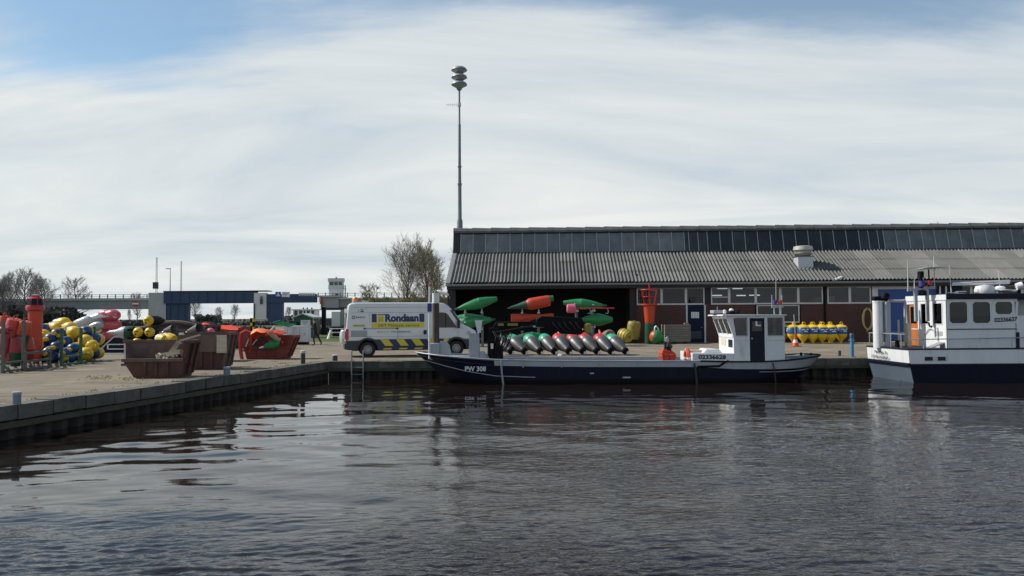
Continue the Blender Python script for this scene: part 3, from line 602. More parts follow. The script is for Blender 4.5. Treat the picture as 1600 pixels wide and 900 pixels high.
# ================================================================ siren mast
def siren_mast():
    b = P(718.5,357,69.0); t = thing('siren_mast', 'tall grey pole topped by three stacked warning siren discs behind the shed', 'siren mast', (b.x,b.y,QZ))
    topz = P(717,104,69).z-QZ; s = 69.0/F_PX
    z1 = P(718,345,69).z-QZ; z2 = P(718,290,69).z-QZ; z3 = P(718,262,69).z-QZ; z4 = P(717.5,195,69).z-QZ; z5 = P(717,138,69).z-QZ
    MB().lathe([(.28,0),(.26,z1-1),(.24,z1),(.17,z1+.2),(.155,z2),(.19,z2+.02),(.19,z2+.2),(.14,z2+.22),(.13,z3),(.17,z3+.02),(.17,z3+.16),(.125,z3+.2),(.12,z4),(.085,z4+.1),(.08,z5+.2)],12).build('pole', m_polegrey, t)
    r = 12.2*s; h = (topz-z5)/3
    for i in range(3):
        z = z5+h*i
        pr = [(.10,z+.0),(.30,z+.06),(r*.62,z+h*.18),(r,z+h*.42),(r*1.0,z+h*.52),(r*.92,z+h*.72),(r*.62,z+h*.93),(.16,z+h*.98)]
        if i == 2: pr[-1] = (.05,z+h*.97)
        d = MB().lathe(pr,24).build('siren_disc', m_siren, t)
        MB().lathe([(r+.012,z+h*.43),(r+.02,z+h*.47),(r+.012,z+h*.51)],24).build('rim', m_darkplastic, d)
    MB().lathe([(.08,z5-.25),(.22,z5-.1),(.26,z5+.03)],12).build('mount_collar', m_polegrey, t)
    za = P(717,164,69).z-QZ; a = MB(); a.cyl((0,0,za),(-1.1,-.1,za),.018,n=5)
    for k in range(6): a.cyl((-.25-.17*k,-.05,za-.22+.015*k),(-.25-.17*k,-.05,za+.22-.015*k),.010,n=4)
    a.cyl((0,0,za-.12),(0,0,za+.18),.14,n=8); a.build('yagi_antenna', m_galv, t)
m_polegrey = M('pole_grey', (0.17,0.19,0.20), 0.6, 0.2, var=0.1)
m_siren = M('siren_grey', (0.33,0.35,0.37), 0.5, 0.2, var=0.1)
siren_mast()

# ================================================================ the bridge far behind the yard
BY = 170.0
def bridge():
    t = thing('road_bridge', 'grey concrete road bridge with a blue lifting span far behind the yard', 'bridge', (0,BY,0)); 
    def X(px): return P(px,490,BY).x
    def Z(py, px=300): return P(px,py,BY).z
    def rect(name, m, x0, x1, y0, y1, d0=0, d1=3, parent=t, bev=0):
        xa, xb = X(x0), X(x1); c = (x0+x1)/2
        return MB().bx(xa,xb,d0,d1,Z(y1,c),Z(y0,c)).build(name, m, parent, smooth=0)
    rect('deck_beam', m_bridgegrey, -60, 236, 470.5, 483, 0, 9)
    rect('deck_edge', m_pale_conc, -60, 236, 466.5, 470.3, -.35, 9)
    def railing(x0, x1, ytop, ybot, dx, mat, d=-.3):
        r = MB(); r.bx(X(x0),X(x1),d,d+.08,Z(ytop,(x0+x1)/2)-.08,Z(ytop,(x0+x1)/2)); r.bx(X(x0),X(x1),d,d+.06,Z((ytop+ybot)/2,(x0+x1)/2)-.03,Z((ytop+ybot)/2,(x0+x1)/2)+.03)
        r.build('handrail', mat, t, smooth=0); x = x0; me = None
        while x < x1:
            MB().bx(X(x)-.09,X(x)+.09,d-.01,d+.13,Z(ybot,x)-.1,Z(ytop-.4,x)).build('railing_post', mat, t, smooth=0); x += dx
    railing(58, 236, 460.3, 466.6, 12.3, m_polegrey)
    s = rect('channel_sign', m_txt_white, 208, 218, 471, 478, -.5, -.42)
    for y0, y1 in ((471,473.2),(475.8,478)): 
        MB().bx(X(208),X(218),-.53,-.501,Z(y1,213),Z(y0,213)).build('red_band', m_red, s, smooth=0)
    rect('pier_wall', m_pale_conc, 235, 262, 457.5, 508, -1, .6)
    rect('lifting_span', m_bridgeblue, 260.5, 400, 456, 474, -1.6, 1.4); rect('span_cap', m_navy, 260, 422, 454.6, 455.9, -1.8, 1.6)
    for x in range(272,398,14): rect('span_rib', m_bridgeblue, x, x+.8, 456.5, 473.5, -1.72, -1.602)
    rect('blue_pier', m_bridgeblue, 262.3, 297, 474.2, 512, -.8, .3)
    for x in (268,280,291): rect('pier_rib', m_bridgeblue, x, x+.8, 475, 511, -.92, -.802)
    rect('pier_wall', m_pale_panel, 399.5, 419.0, 458, 498, -1.5, -.2)
    rect('pier_post', m_darkplastic, 400.2, 402, 474.5, 500, -1.8, -1.52)
    rect('blue_pier', m_bridgeblue, 420.3, 443.5, 473.2, 503, -1, .2)
    rect('blue_deck', m_bridgeblue, 420.1, 495, 459.5, 473, -1.2, .5)
    rect('traffic_light', m_darkplastic, 411, 414, 467, 475.5, -2.1, -1.6); rect('signal_lamp', m_darkplastic, 411.5, 413.5, 463.5, 466.5, -2.1, -1.6)
    sg = rect('blue_sign', m_bluesign, 433.3, 442, 456.3, 464.3, -1.5, -1.4)
    pc = MB(); pc.bx(X(434.5),X(440.8),-1.53,-1.502,Z(462.9,437),Z(461.9,437)); pc.bx(X(436),X(439.5),-1.53,-1.502,Z(461.7,437),Z(460,437)); pc.bx(X(437.3),X(438.4),-1.53,-1.502,Z(459.9,437),Z(457.6,437)); pc.build('pictogram', m_txt_white, sg, smooth=0)
    sg = rect('white_sign', m_txt_white, 443.3, 455.6, 456.3, 464.3, -1.5, -1.4)
    g = MB()
    for k in range(3): g.bx(X(445),X(454-2*k),-1.53,-1.502,Z(459+2*k,449),Z(458.2+2*k,449))
    g.build('sign_print', m_txt_grey, sg, smooth=0)
    railing(470, 496, 458, 462, 2.6, m_frame, -1.3)
    rect('deck_beam', m_bridgegrey, 501, 529, 464.5, 481, 0, 9); rect('deck_beam', m_bridgegrey2, 529.2, 760, 467, 479.5, .6, 9)
    rect('deck_edge', m_pale_conc, 495.3, 528.9, 462, 464.3, -.6, 9); rect('deck_edge', m_pale_conc, 529.3, 760, 464.6, 466.9, .2, 9)
    railing(497, 700, 457.6, 464, 11.5, m_polegrey, 0)
    rect('bearing_beam', m_darkplastic, 500, 545, 481.2, 484, .5, 8); 
    rect('bridge_pier', m_bridgegrey2, 543, 560, 484.2, 512, 2, 7); rect('bridge_pier', m_bridgegrey2, 155, 157.5, 483.2, 512, 3, 6)
    rect('fender_wall', m_darkplastic, 500, 545, 497, 516, -3, -1); rect('fender_wall', m_darkplastic, 300, 330, 504, 514, -2, 2)
    return t
m_bridgegrey = M('bridge_beam_grey', (0.30,0.31,0.32), 0.85, var=0.1, scale=0.5, dirt=((0.2,0.2,0.2),0.3,0.4))
m_bridgegrey2 = M('bridge_beam_dull', (0.24,0.245,0.25), 0.85, var=0.1, scale=0.5)
m_bluesign = M('sign_blue', (0.02,0.08,0.40), 0.5, var=0.03)
bridge()
def control_tower():
    c = P(525.5,462,BY+4); z0 = P(525,464,BY).z
    t = thing('bridge_control_tower', 'small pale bridge keeper tower with a glazed upper room on the grey deck', 'control tower', (c.x,BY+4,z0))
    k = BY/F_PX
    MB().bx(-11.2*k,11.2*k,-.5,.5,0,13*k).build('tower_base', m_pale_panel, t, smooth=0)
    MB().bx(-11.8*k,11.8*k,-.6,.6,13.0*k,19.8*k).build('parapet_band', m_pale_panel2, t, smooth=0)
    for sx in (-11,-3.6,3.6,10.2): MB().bx((sx-.5)*k,(sx+1.2)*k,-.45,.45,19.8*k,25*k).build('window_post', m_pale_panel2, t, smooth=0)
    MB().bx(-10.6*k,10.6*k,-.38,-.32,19.8*k,25*k).build('pane', m_tint, t, smooth=0)
    MB().bx(-10*k,10*k,-.2,.3,19.8*k,22*k).build('console', m_darkplastic, t, smooth=0)
    MB().bx(-12.2*k,12.2*k,-.8,.8,25.0*k,30.5*k).build('roof', m_pale_panel2, t, smooth=0)
    MB().cyl((0,0,30.5*k),(0,0,32.4*k),1.4*k,n=8).build('roof_vent', m_darkplastic, t)
    MB().bx(12.4*k,16*k,-.4,.2,13*k,13.7*k).bx(15*k,16*k,-1,-.6,0,19*k).build('side_landing', m_darkplastic, t, smooth=0)
    MB().bx(-1*k,3.5*k,-.6,-.51,0,6*k).build('door', m_darkplastic, t, smooth=0)
m_pale_panel2 = M('tower_panel', (0.50,0.51,0.50), 0.7, var=0.06)
control_tower()
def thin_mast(label, px, ytop, ybot, r, cat, kind):
    a = P(px,ybot,BY+2); b_ = P(px-.6,ytop,BY+2); t = thing(kind, label, cat, a); h = b_.z-a.z
    if kind == 'lattice_mast':
        m_ = MB()
        for s in (-1,1): m_.bar((s*r,0,0),(s*r*.6,0,h),.06)
        for i in range(18): m_.bar((-r,0,h*i/18),(r,0,h*(i+1)/18),.04) if i % 2 else m_.bar((r,0,h*i/18),(-r,0,h*(i+1)/18),.04)
        m_.build('lattice', m_polegrey, t, smooth=0)
        if 'box' in label: MB().bx(-.7,.3,-.3,.3,.8,2.2).build('equipment_box', m_darkplastic, t, smooth=0)
    else:
        MB().cyl((0,0,0),(0,0,h),.11,.06,n=6).build('pole', m_polegrey, t); MB().bx(-.9,.1,-.15,.15,h-.05,h+.1).build('lamp_head', m_polegrey, t, smooth=0)
thin_mast('thin lattice mast with a small box near its foot, standing over the white pier', 244.5, 402, 457, .17, 'mast', 'lattice_mast')
thin_mast('thin bare lattice mast rising above the blue span', 283, 408, 455, .13, 'mast', 'lattice_mast')
thin_mast('lamp post between the two thin lattice masts', 265.8, 420, 456, .1, 'street lamp', 'street_lamp')
def wheelhouse_boat():
    Y = 120.0; a = P(479,512,Y); t = thing('moored_cruiser', 'white boat with a row of wheelhouse windows moored under the bridge behind the green hut', 'boat', (a.x,Y,a.z)); k = Y/F_PX
    MB().prism([(-22*k,0),(19*k,0),(21*k,9*k),(-24*k,11*k)],-1.5,1.5).build('hull', m_black, t, smooth=0)
    MB().bx(-18*k,17*k,-1.3,1.3,11*k,17.5*k).build('cabin_side', m_white, t, smooth=0)
    for x in (-18,-10.5,-3.2,1.5,8.2,14.8): MB().bx(x*k,(x+2.1)*k,-1.25,1.25,17.5*k,27*k).build('window_post', m_white, t, smooth=0)
    MB().bx(-17*k,16*k,-1.1,-1.05,17.5*k,27*k).build('pane', m_tint, t, smooth=0)
    MB().bx(-19.5*k,18.5*k,-1.5,1.5,27*k,29*k).build('roof', m_white, t, smooth=0)
    for x in (-5,1,8): MB().lathe([(1.3*k,0),(1.4*k,1.2*k),(.6*k,2.6*k),(0,3*k)],8,Matrix.Translation((x*k,0,29*k))).build('roof_fitting', m_darkplastic, t)
wheelhouse_boat()

# ================================================================ bare trees
def tree_mesh(h, seed, width=.36, base=.22, peak=.45, asc=.85, nprim=18, nsec=9, nter=6, nqua=3, trunk_r=.16, twig_r=.009, lean=(0,0), droop=0.0, leaf=0, stems=1, top=.98):
    """bare tree: stems with ascending limbs, limbs set to an oval crown, and three finer orders of twigs"""
    rnd = random.Random(seed); T = MB(); C_ = MB(); up = Vector((0,0,1))
    def rv(s): return Vector((rnd.gauss(0,s),rnd.gauss(0,s),rnd.gauss(0,s)))
    def limb(mb, p, d, L_, r0, n, wob, curl, sides):
        pts = [p.copy()]; q = p.copy(); d = d.copy()
        for i in range(n):
            d = (d+rv(wob)+up*curl-up*droop*(i+1)/n*.8).normalized(); q = q+d*(L_/n); pts.append(q.copy())
        mb.tube(pts, [max(twig_r*.55, r0*(1-.8*i/n)) for i in range(n+1)], sides); return pts
    def at(pts, f):
        x = f*(len(pts)-1); i = min(len(pts)-2,int(x)); return pts[i].lerp(pts[i+1],x-i), (pts[i+1]-pts[i]).normalized()
    def off(d, ang):
        s = rv(1); s = (s-d*s.dot(d)).normalized(); return (d*math.cos(ang)+s*math.sin(ang)).normalized()
    for st in range(stems):
        dd = (up+Vector((lean[0]+(rnd.gauss(0,.25) if stems > 1 else 0),lean[1]+(rnd.gauss(0,.25) if stems > 1 else 0),0))).normalized()
        tr = limb(T, Vector((0,0,0))+Vector((rnd.gauss(0,.15),rnd.gauss(0,.15),0))*(stems > 1), dd, h*top*(1 if st == 0 else rnd.uniform(.75,1)), trunk_r, 9, .045, .03, 7)
        for k in range(nprim):
            f = base+(.97-base)*(k+rnd.random())/nprim; p, d = at(tr,f)
            prof = (f-base)/(peak-base) if f < peak else (1-(f-peak)/(1-peak)*.75)
            Lp = h*width*(.45+.55*max(0,prof))*rnd.uniform(.75,1.12)
            a = k*2.4+rnd.gauss(0,.3); side = Vector((math.cos(a),math.sin(a),0)); d1 = (side*(1-asc*.45)+up*asc*(.45+.5*f)).normalized()
            pr = limb(T, p, d1, Lp, trunk_r*(.42 if f < .5 else .30), 5, .10, .10, 5)
            for s in range(nsec):
                f2 = .25+.75*(s+rnd.random())/nsec; p2, d2 = at(pr,f2); L2 = Lp*.46*(1.12-.5*f2)*rnd.uniform(.7,1.15)
                se = limb(C_, p2, off(d2,rnd.uniform(.4,.85)), L2, max(twig_r*1.5,trunk_r*.10), 3, .13, .10, 3)
                for t3 in range(nter):
                    f3 = .2+.8*(t3+rnd.random())/nter; p3, d3 = at(se,f3); L3 = L2*.55*rnd.uniform(.6,1.15)
                    te = limb(C_, p3, off(d3,rnd.uniform(.35,.8)), L3, twig_r*1.1, 2, .14, .08, 3)
                    for q4 in range(nqua):
                        p4, d4 = at(te,.3+.7*rnd.random()); e = p4+off(d4,rnd.uniform(.3,.8))*L3*rnd.uniform(.4,.75)+up*L3*(.1-.3*droop)
                        w = off(d4,1.57)*twig_r*.8; C_.add([p4-w,p4+w,e],[(0,1,2)])
                    for _ in range(leaf):
                        c = te[rnd.randint(0,2)]+rv(.06); a_ = rv(1).normalized()*.055; b_ = a_.cross(rv(1)).normalized()*.035; C_.add([c-a_,c+b_,c+a_,c-b_],[(0,1,2,3)],1)
    return T, C_
TREE_CACHE = {}
def tree(label, px, ytop, ybase, Y, seed, kind='bare_tree', mats=None, group=None, **kw):
    top, base = P(px,ytop,Y), P(px,ybase,Y); h = top.z-QZ
    mats = mats or (m_bark, m_twig)
    t = thing(kind, label, 'tree', (base.x,Y,QZ), 0, group)
    T, C_ = tree_mesh(h, seed, **kw); hz = max(v[2] for v in C_.v); s = h/hz
    for mbx in (T,C_): mbx.v = [(x*s,y*s,z*s) for x,y,z in mbx.v]
    T.build('trunk', mats[0], t, fixn=False); C_.build('crown', [mats[1], mats[2] if len(mats) > 2 else mats[1]], t, smooth=0, fixn=False)
    return t
def tree_copy(src, label, px, ytop, Y, rz, group=None, squash=1.0):
    h = P(px,ytop,Y).z-QZ; h0 = max((src.children[1].matrix_basis @ Vector(c)).z for ch in src.children for c in ch.bound_box)
    c = copy_tree(src); c.location = (P(px,490,Y).x,Y,QZ); c.rotation_euler = (0,0,rz); s = h/h0; c.scale = (s*squash,s*squash,s); c['label'] = label
    if group: c['group'] = group
    return c
TB = 'trees left of the shed'
t1 = tree('tall bare tree with a straight trunk, standing left of the shed behind the van', 637, 361, 500, 80, 21, width=.56, base=.26, peak=.42, asc=.90, nprim=27, nsec=11, nqua=4, trunk_r=.17, twig_r=.013, top=.93)
t2 = tree('bushy brownish tree half hidden by the left end of the shed', 686, 371, 500, 84, 5, mats=(m_bark,m_twiggrn), width=.36, base=.12, peak=.5, asc=1.0, nprim=19, nsec=11, nter=7, trunk_r=.12, twig_r=.015, stems=2, nqua=4)
t2b = tree('slim bare tree squeezed between the tall tree and the bushy brownish one', 664, 388, 500, 86, 9, mats=(m_bark,m_twiggrn), width=.36, base=.15, peak=.5, asc=1.0, nprim=20, nsec=10, nter=7, trunk_r=.11, twig_r=.014)
t3 = tree('leaning willow with drooping twigs and a trunk bent to the left above the van roof', 617, 440, 500, 78, 14, kind='willow_tree', mats=(m_bark,m_twiggrn,m_bud), width=.34, base=.5, peak=.75, asc=.6, nprim=9, nsec=8, nter=6, nqua=3, droop=.35, trunk_r=.11, twig_r=.012, lean=(-.38,0), leaf=1)
for i, (px, yt, w, lab) in enumerate(((590,456,1.6,'yellow-green budding bush farthest left behind the van roof'),(622,459,1.5,'yellow-green budding bush at the foot of the tall bare tree'),(656,455,1.3,'yellow-green budding bush under the slim bare tree'),(690,452,1.1,'yellow-green budding bush against the left end of the shed'))):
    tt = tree(lab, px, yt, 500, 77+i, 40+i, kind='budding_bush', mats=(m_bark,m_bud,m_bud), width=.55, base=.03, peak=.4, asc=1.0, nprim=16, nsec=8, nter=6, nqua=4, trunk_r=.05, twig_r=.013, leaf=3, stems=2)
    tt['category'] = 'bush'; tt.scale = (w*1.1,1.2,1)
far = tree('round-topped bare tree tallest of the group at the left edge', 38, 414, 500, 150, 31, mats=(m_farbark,m_twigfar), width=.42, base=.22, peak=.45, asc=.9, nprim=24, nsec=10, trunk_r=.30, twig_r=.019, nqua=4)
far2 = tree('conical bare tree standing alone behind the bridge railing', 122, 429, 500, 190, 33, mats=(m_farbark,m_twigfar), width=.34, base=.18, peak=.3, asc=.35, nprim=34, nsec=9, nter=5, nqua=3, trunk_r=.24, twig_r=.022)
GL = 'bare trees at the left edge'
for px, yt, Y, rz, lab, sq in ((8,426,152,1.0,'bare tree with a pale broken crown, left of the tallest one',.9),(20,421,158,2.2,'bare tree pressed against the left side of the tallest one',.8),(66,431,148,3.0,'low spreading bare tree between the tallest one and the bridge railing',1.1),(-8,431,150,4.1,'bare tree cut off by the left edge of the picture',1.0),(53,425,165,5.0,'thin bare tree just right of the tallest one',.8)):
    tree_copy(far, lab, px, yt, Y, rz, GL, sq)
GB = 'small far trees seen under the bridge'
for px, yt, Y, rz, lab, sq in ((215,455,240,.4,'small bare tree seen through the railing beside the white pier',1.0),(203,482,230,1.3,'thin tree stems under the grey span left of the white pier',.7),(306,462,240,2.1,'bare tree rising just right of the left blue pier',1.1),(342,478,230,2.9,'small bare tree under the middle of the blue span',.9),(366,474,235,3.7,'rounder small tree under the right part of the blue span',1.0),(449,478,230,4.4,'bare tree beside the right blue pier',1.1),(730,352,110,.2,'twig tops showing over the left end of the roof ridge',.6),(1337,346,110,1.1,'small twig tops showing over the roof ridge, right of the vent',.5),(1470,345,110,2.5,'twig tops showing over the roof ridge above the white boat',.8)):
    tree_copy(far, lab, px, yt, Y, rz, GB if Y > 200 else 'twig tops behind the roof ridge', sq)
# far wood and shrubs that read as one mass
def leaf_mass(name, boxes, n, size, mat, seed):
    rnd = random.Random(seed); m_ = MB()
    for (x0,x1,y0,y1,z0,z1) in boxes:
        for _ in range(n):
            x = rnd.uniform(x0,x1); f = 0.6+0.4*mnoise.noise((x*.13,y0*.1,3.0))+.25*mnoise.noise((x*.45,1.7,0)); z = z0+(z1-z0)*f*rnd.random()**.8
            c = Vector((x,rnd.uniform(y0,y1),z)); a = Vector((rnd.gauss(0,1),rnd.gauss(0,1),rnd.gauss(0,1))).normalized(); b_ = a.cross(Vector((rnd.gauss(0,1),rnd.gauss(0,1),rnd.gauss(0,1)))).normalized(); s = size*(.5+rnd.random())
            m_.add([c-a*s,c+b_*s*.7,c+a*s,c-b_*s*.7],[(0,1,2,3)])
    return stuff(m_.build(name, mat, smooth=0, fixn=False))
xl = P(-60,490,160).x; xr = P(92,490,160).x
leaf_mass('shrubbery', [(xl,xr-8,150,162,QZ,8.6),(xr-8,xr+2,156,166,QZ,6.6)], 6500, .45, m_shrub, 3)
leaf_mass('far_hedge', [(-120,20,205,212,QZ,1.8)], 6000, .55, m_farwood, 14)
leaf_mass('far_wood', [(-260,60,300,312,QZ,2.4),(-150,-110,262,270,QZ,3.0),(-99,-92.5,250,256,QZ,6.5),(-70,-58,240,250,QZ,4)], 1500, .5, m_farwood, 4)
mb = MB(); n = 30; rows = []
for (dy, z) in ((0,QZ-.2),(10,5.0),(14,5.6),(34,5.6),(44,QZ-.2)):
    rows.append([Vector((-420+i*(xr+420)/n, 158+dy, QZ-.2+(z-QZ+.2)*(1 if i < n-2 else (.55 if i == n-2 else .0)))) for i in range(n+1)])
struct(mb.grid(rows).build('embankment', m_grass))
# ================================================================ buoys
def lathe_part(prof, name, mat, parent, n=18, M4=None): return MB().lathe(prof, n, M4).build(name, mat, parent)
def make_spar(label, marks=True):                        # yellow-and-blue buoy, 1.4 m
    t = thing('marker_buoy', label, 'buoy')
    lathe_part([(0,0),(.06,.01),(.075,.12),(.10,.17),(.27,.42),(.295,.50),(.30,.62)], 'lower_float', m_yellow, t)
    bnd = lathe_part([(.302,.605),(.325,.63),(.325,.98),(.302,1.01)], 'blue_band', m_blue, t)
    lathe_part([(.30,1.0),(.295,1.05),(.20,1.14),(.10,1.17),(.05,1.19),(0,1.19)], 'upper_cone', m_yellow, t)
    MB().torus(.075,.022,14,6,Matrix.Translation((0,0,1.26)) @ Matrix.Rotation(R(90),4,'X')).build('lifting_ring', m_yellow, t)
    if marks:
        m_ = MB()
        for (a0,a1,z0,z1) in ((-2.15,-1.65,.84,.89),(-1.85,-1.25,.73,.79),(-1.5,-1.1,.86,.92)):
            k = 5; rows = [[Vector((.3275*math.cos(a0+(a1-a0)*i/k), .3275*math.sin(a0+(a1-a0)*i/k), z+.035*math.sin(i/k*3.14))) for i in range(k+1)] for z in (z0,z1)]
            m_.grid(rows)
        m_.build('emblem', m_txt_white, bnd, smooth=0)
    return t
# the upright ones along the shed wall
NAMES = ['first','second','third','fourth','fifth','sixth']
spar0 = None; spar_front = []
SP = [(1240,535.5),(1255,537),(1270.5,537),(1284.5,537),(1299,537),(1313.5,536.5)]
frontlab = ['yellow and blue buoy at the left end of the front row, partly behind the cone','second yellow and blue buoy of the front row, just right of the traffic cone','third yellow and blue buoy from the left in the front row by the wall','third yellow and blue buoy from the right in the front row by the wall','second yellow and blue buoy from the right in the front row by the wall','yellow and blue buoy at the right end of the front row, nearest the rope coil']
backlab = ['rear-row yellow buoy peeping out beside the wheelhouse stern','rear-row yellow buoy behind the traffic cone','rear-row yellow buoy showing its ring between the second and third front ones','rear-row yellow buoy showing its ring above the middle of the row','rear-row yellow buoy showing its ring left of the last two','rear-row yellow buoy showing its ring behind the right end buoy']
GS = 'yellow and blue buoys standing along the shed wall'
for i, (px, py) in enumerate(SP):
    o = make_spar(frontlab[0]) if i == 0 else copy_tree(spar0)
    if i == 0: spar0 = o
    o.location = G(px,py); o.rotation_euler = (R(random.uniform(-3,3)),R(random.uniform(-2,4)),random.uniform(-.25,.25)); o['label'] = frontlab[i]; o['group'] = GS; o.scale = (1.22,1.22,1.0)
for i in range(6):
    b = G(SP[i][0]-7,SP[i][1]); o = copy_tree(spar0); o.scale = (1.22,1.22,1.0); o.location = (b.x+.0,b.y+.95,QZ); o.rotation_euler = (0,0,random.uniform(-2,2)); o['label'] = backlab[i]; o['group'] = GS

# lying row with dark steel tails
def make_tail_buoy(kind, label):
    t = thing('tail_buoy', label, 'buoy')
    lathe_part([(0,.0),(.145,.0),(.165,.03),(.165,.10),(.14,.13)], 'tail_ring', m_blackpaint, t)
    lathe_part([(.135,.12),(.15,.2),(.23,.42),(.31,.70),(.335,.88),(.325,1.0),(.30,1.08)], 'steel_body', m_steel, t, 24)
    top = lathe_part([(.298,1.075),(.305,1.12),(.31,1.28),(.25,1.48),(.18,1.56),(.16,1.62),(0,1.64)], 'coloured_head', m_mint if kind == 'green' else m_red, t, 24)
    if kind == 'red':
        for a in (.5, 2.6): MB().cyl((.20*math.cos(a),.20*math.sin(a),1.36),(.33*math.cos(a),.33*math.sin(a),1.70),.10,.035,8).build('horn', m_red, top)
    MB().cyl((-.05,.06,-.01),(-.08,.10,-.09),.045,.055,8).build('end_fitting', m_txt_white, t)
    MB().torus(.06,.018,10,5,Matrix.Translation((0,.10,1.64)) @ Matrix.Rotation(R(90),4,'X')).build('eye', m_green if kind == 'green' else m_red, top)
    return t
protos = {}
tl = ['green-headed steel buoy at the left end of the lying row, beside the crane column','second buoy of the lying row, mint green head, right of the crane column','third buoy of the lying row, mint green head','fourth buoy of the lying row, mint green head next to the first red one','leftmost red-headed buoy of the lying row','second red-headed buoy from the left in the lying row','third red-headed buoy from the left in the lying row','rightmost red-headed buoy of the lying row','green-headed steel buoy at the right end of the lying row']
tk = ['green']*4+['red']*4+['green']
for i in range(9):
    px = [799,820,844,866.5,889,911,933,955,978][i]; b = G(px,555.5)
    k = tk[i]
    if k not in protos: o = protos[k] = make_tail_buoy(k, tl[i])
    else: o = copy_tree(protos[k])
    o.location = (b.x,b.y,QZ+.19); point_axis(o, (-.33+random.uniform(-.06,.06)-(.10 if i < 2 else 0), .80, .38+random.uniform(-.03,.03)), 1.3+random.uniform(-.15,.15)); o['label'] = tl[i]; o['group'] = 'steel-tailed buoys lying in a row at the quay edge'
b0, b1 = G(792,549), G(985,549)
t = thing('timber_bearer', 'dark timber laid under the heads of the lying buoys', 'timber', (0,0,QZ)); MB().bx(b0.x,b1.x,b0.y+1.05,b0.y+1.3,0,.26).build('timber', m_pile, t, smooth=0)
a = G(795,559.2); b_ = G(826,559.2); t = thing('rusty_beam', 'flat rusty red beam lying on the quay in front of the leftmost buoys', 'beam', (a.x,a.y,QZ)); MB().bx(0,b_.x-a.x,-.1,.1,0,.10).bx(0,b_.x-a.x,-.14,.14,.101,.13).build('beam', m_rust, t, smooth=0)
a = G(877,561); t = thing('white_canister', 'small white and grey canister lying at the quay edge in front of the red-headed buoys', 'canister', a)
t.scale = (.62,.62,.62); MB().cyl((-.22,0,.17),(.0,0,.17),.17,n=14).build('can', m_lampwhite, t); MB().bx(.03,.33,-.15,.15,0,.36).build('grey_block', m_grey, t, bevel=.01); MB().cyl((-.24,0,.17),(-.221,0,.17),.09,n=12).build('cap', m_white, t)

# spindle buoys on cantilever racks in the open bay
def spindle(label, Y, pA, pB, rad, mats, prof='cigar', n=22):
    A = P(pA[0],pA[1],Y); B = P(pB[0],pB[1],Y+.15); L_ = (B-A).length
    t = thing('spindle_buoy', label, 'buoy', A, 0, 'large spindle buoys on the racks in the bay'); point_axis(t, B-A)
    r = rad*.9
    if prof == 'cigar':
        lathe_part([(0,0),(.06,0),(.07,.06*L_),(r*.30,.10*L_)], 'tail', m_dkgreen, t); lathe_part([(r*.30,.10*L_),(r*.62,.25*L_),(r*.95,.48*L_),(r,.57*L_)], 'lower_body', mats[0], t, n)
        lathe_part([(r*1.0,.57*L_),(r*1.02,.575*L_),(r*1.02,.585*L_),(r,.59*L_),(r*.82,.75*L_),(r*.40,.985*L_),(r*.34,L_),(0,L_)], 'upper_body', mats[1], t, n)
    elif prof == 'topmark':
        lathe_part([(0,0),(.07,0),(.09,.05*L_),(r*.45,.22*L_),(r*.72,.40*L_)], 'tail', m_dkgreen, t, n)
        lathe_part([(r*.72,.401*L_),(r*.97,.47*L_),(r,.55*L_),(r*.93,.90*L_),(r*.84,.955*L_),(0,.955*L_)], 'orange_body', mats[0], t, n)
        c = MB().cyl((r*.25,.10,.80*L_),(r*.25,.10,1.05*L_),r*.55,r*.50,14).build('green_cylinder', m_green, t)
        MB().torus(.09,.02,10,5,Matrix.Translation((0,0,-.06)) @ Matrix.Rotation(R(90),4,'X')).build('mooring_eye', m_galv, t)
    elif prof == 'cone':
        lathe_part([(0,0),(r,0),(r*1.02,.04*L_),(r*.75,.35*L_),(r*.34,.72*L_),(r*.36,.93*L_),(r*.30,L_),(0,L_)], 'orange_body', mats[0], t, n)
        MB().lathe([(r*.3,.02),(r*.55,.25),(r*.1,.5)],10,Matrix.Translation((r*.7,-r*.45,.30*L_))).build('fin', mats[0], t)
    for f in (.3,.72): MB().torus(.07,.018,8,5,Matrix.Translation((r*.95*(1 if f < .5 else .8),0,f*L_)) @ Matrix.Rotation(R(90),4,'X')).build('lug', m_galv, t)
    return t
YB = 48.0
spindle('bright green spindle buoy highest at the left of the bay, tilted up to the right', YB, (710,484), (777,466.5), .37, (m_green,m_green))
spindle('green spindle buoy on the second shelf just above the van bonnet', YB, (774,499), (711,505), .40, (m_green,m_green))
spindle('dark green spindle buoy behind the one above the van bonnet', YB+.9, (766,497), (704,499), .36, (m_dkgreen,m_green))
spindle('orange buoy with dark green tail and green cylinder, top shelf of the middle rack', YB, (797,481), (862,469), .40, (m_orange,m_orange), 'topmark')
spindle('orange cone-shaped buoy lying under the orange and green one', YB, (799,498.5), (865,492), .33, (m_orange,m_orange), 'cone')
spindle('bright green spindle buoy on the top shelf at the right of the bay', YB, (948,478), (880,473), .36, (m_green,m_green))
spindle('green spindle buoy on the second shelf of the right rack, above the yellow drums', YB, (905,499), (957,499.5), .42, (m_green,m_green))
spindle('green spindle buoy lying low behind the mint green heads', YB-1.5, (797,529), (856,527.5), .40, (m_dkgreen,m_green))
spindle('dull dark green spindle buoy lying low behind the red heads', YB-1.2, (868,526), (925,525), .42, (m_dkgreen,m_dkgreen))
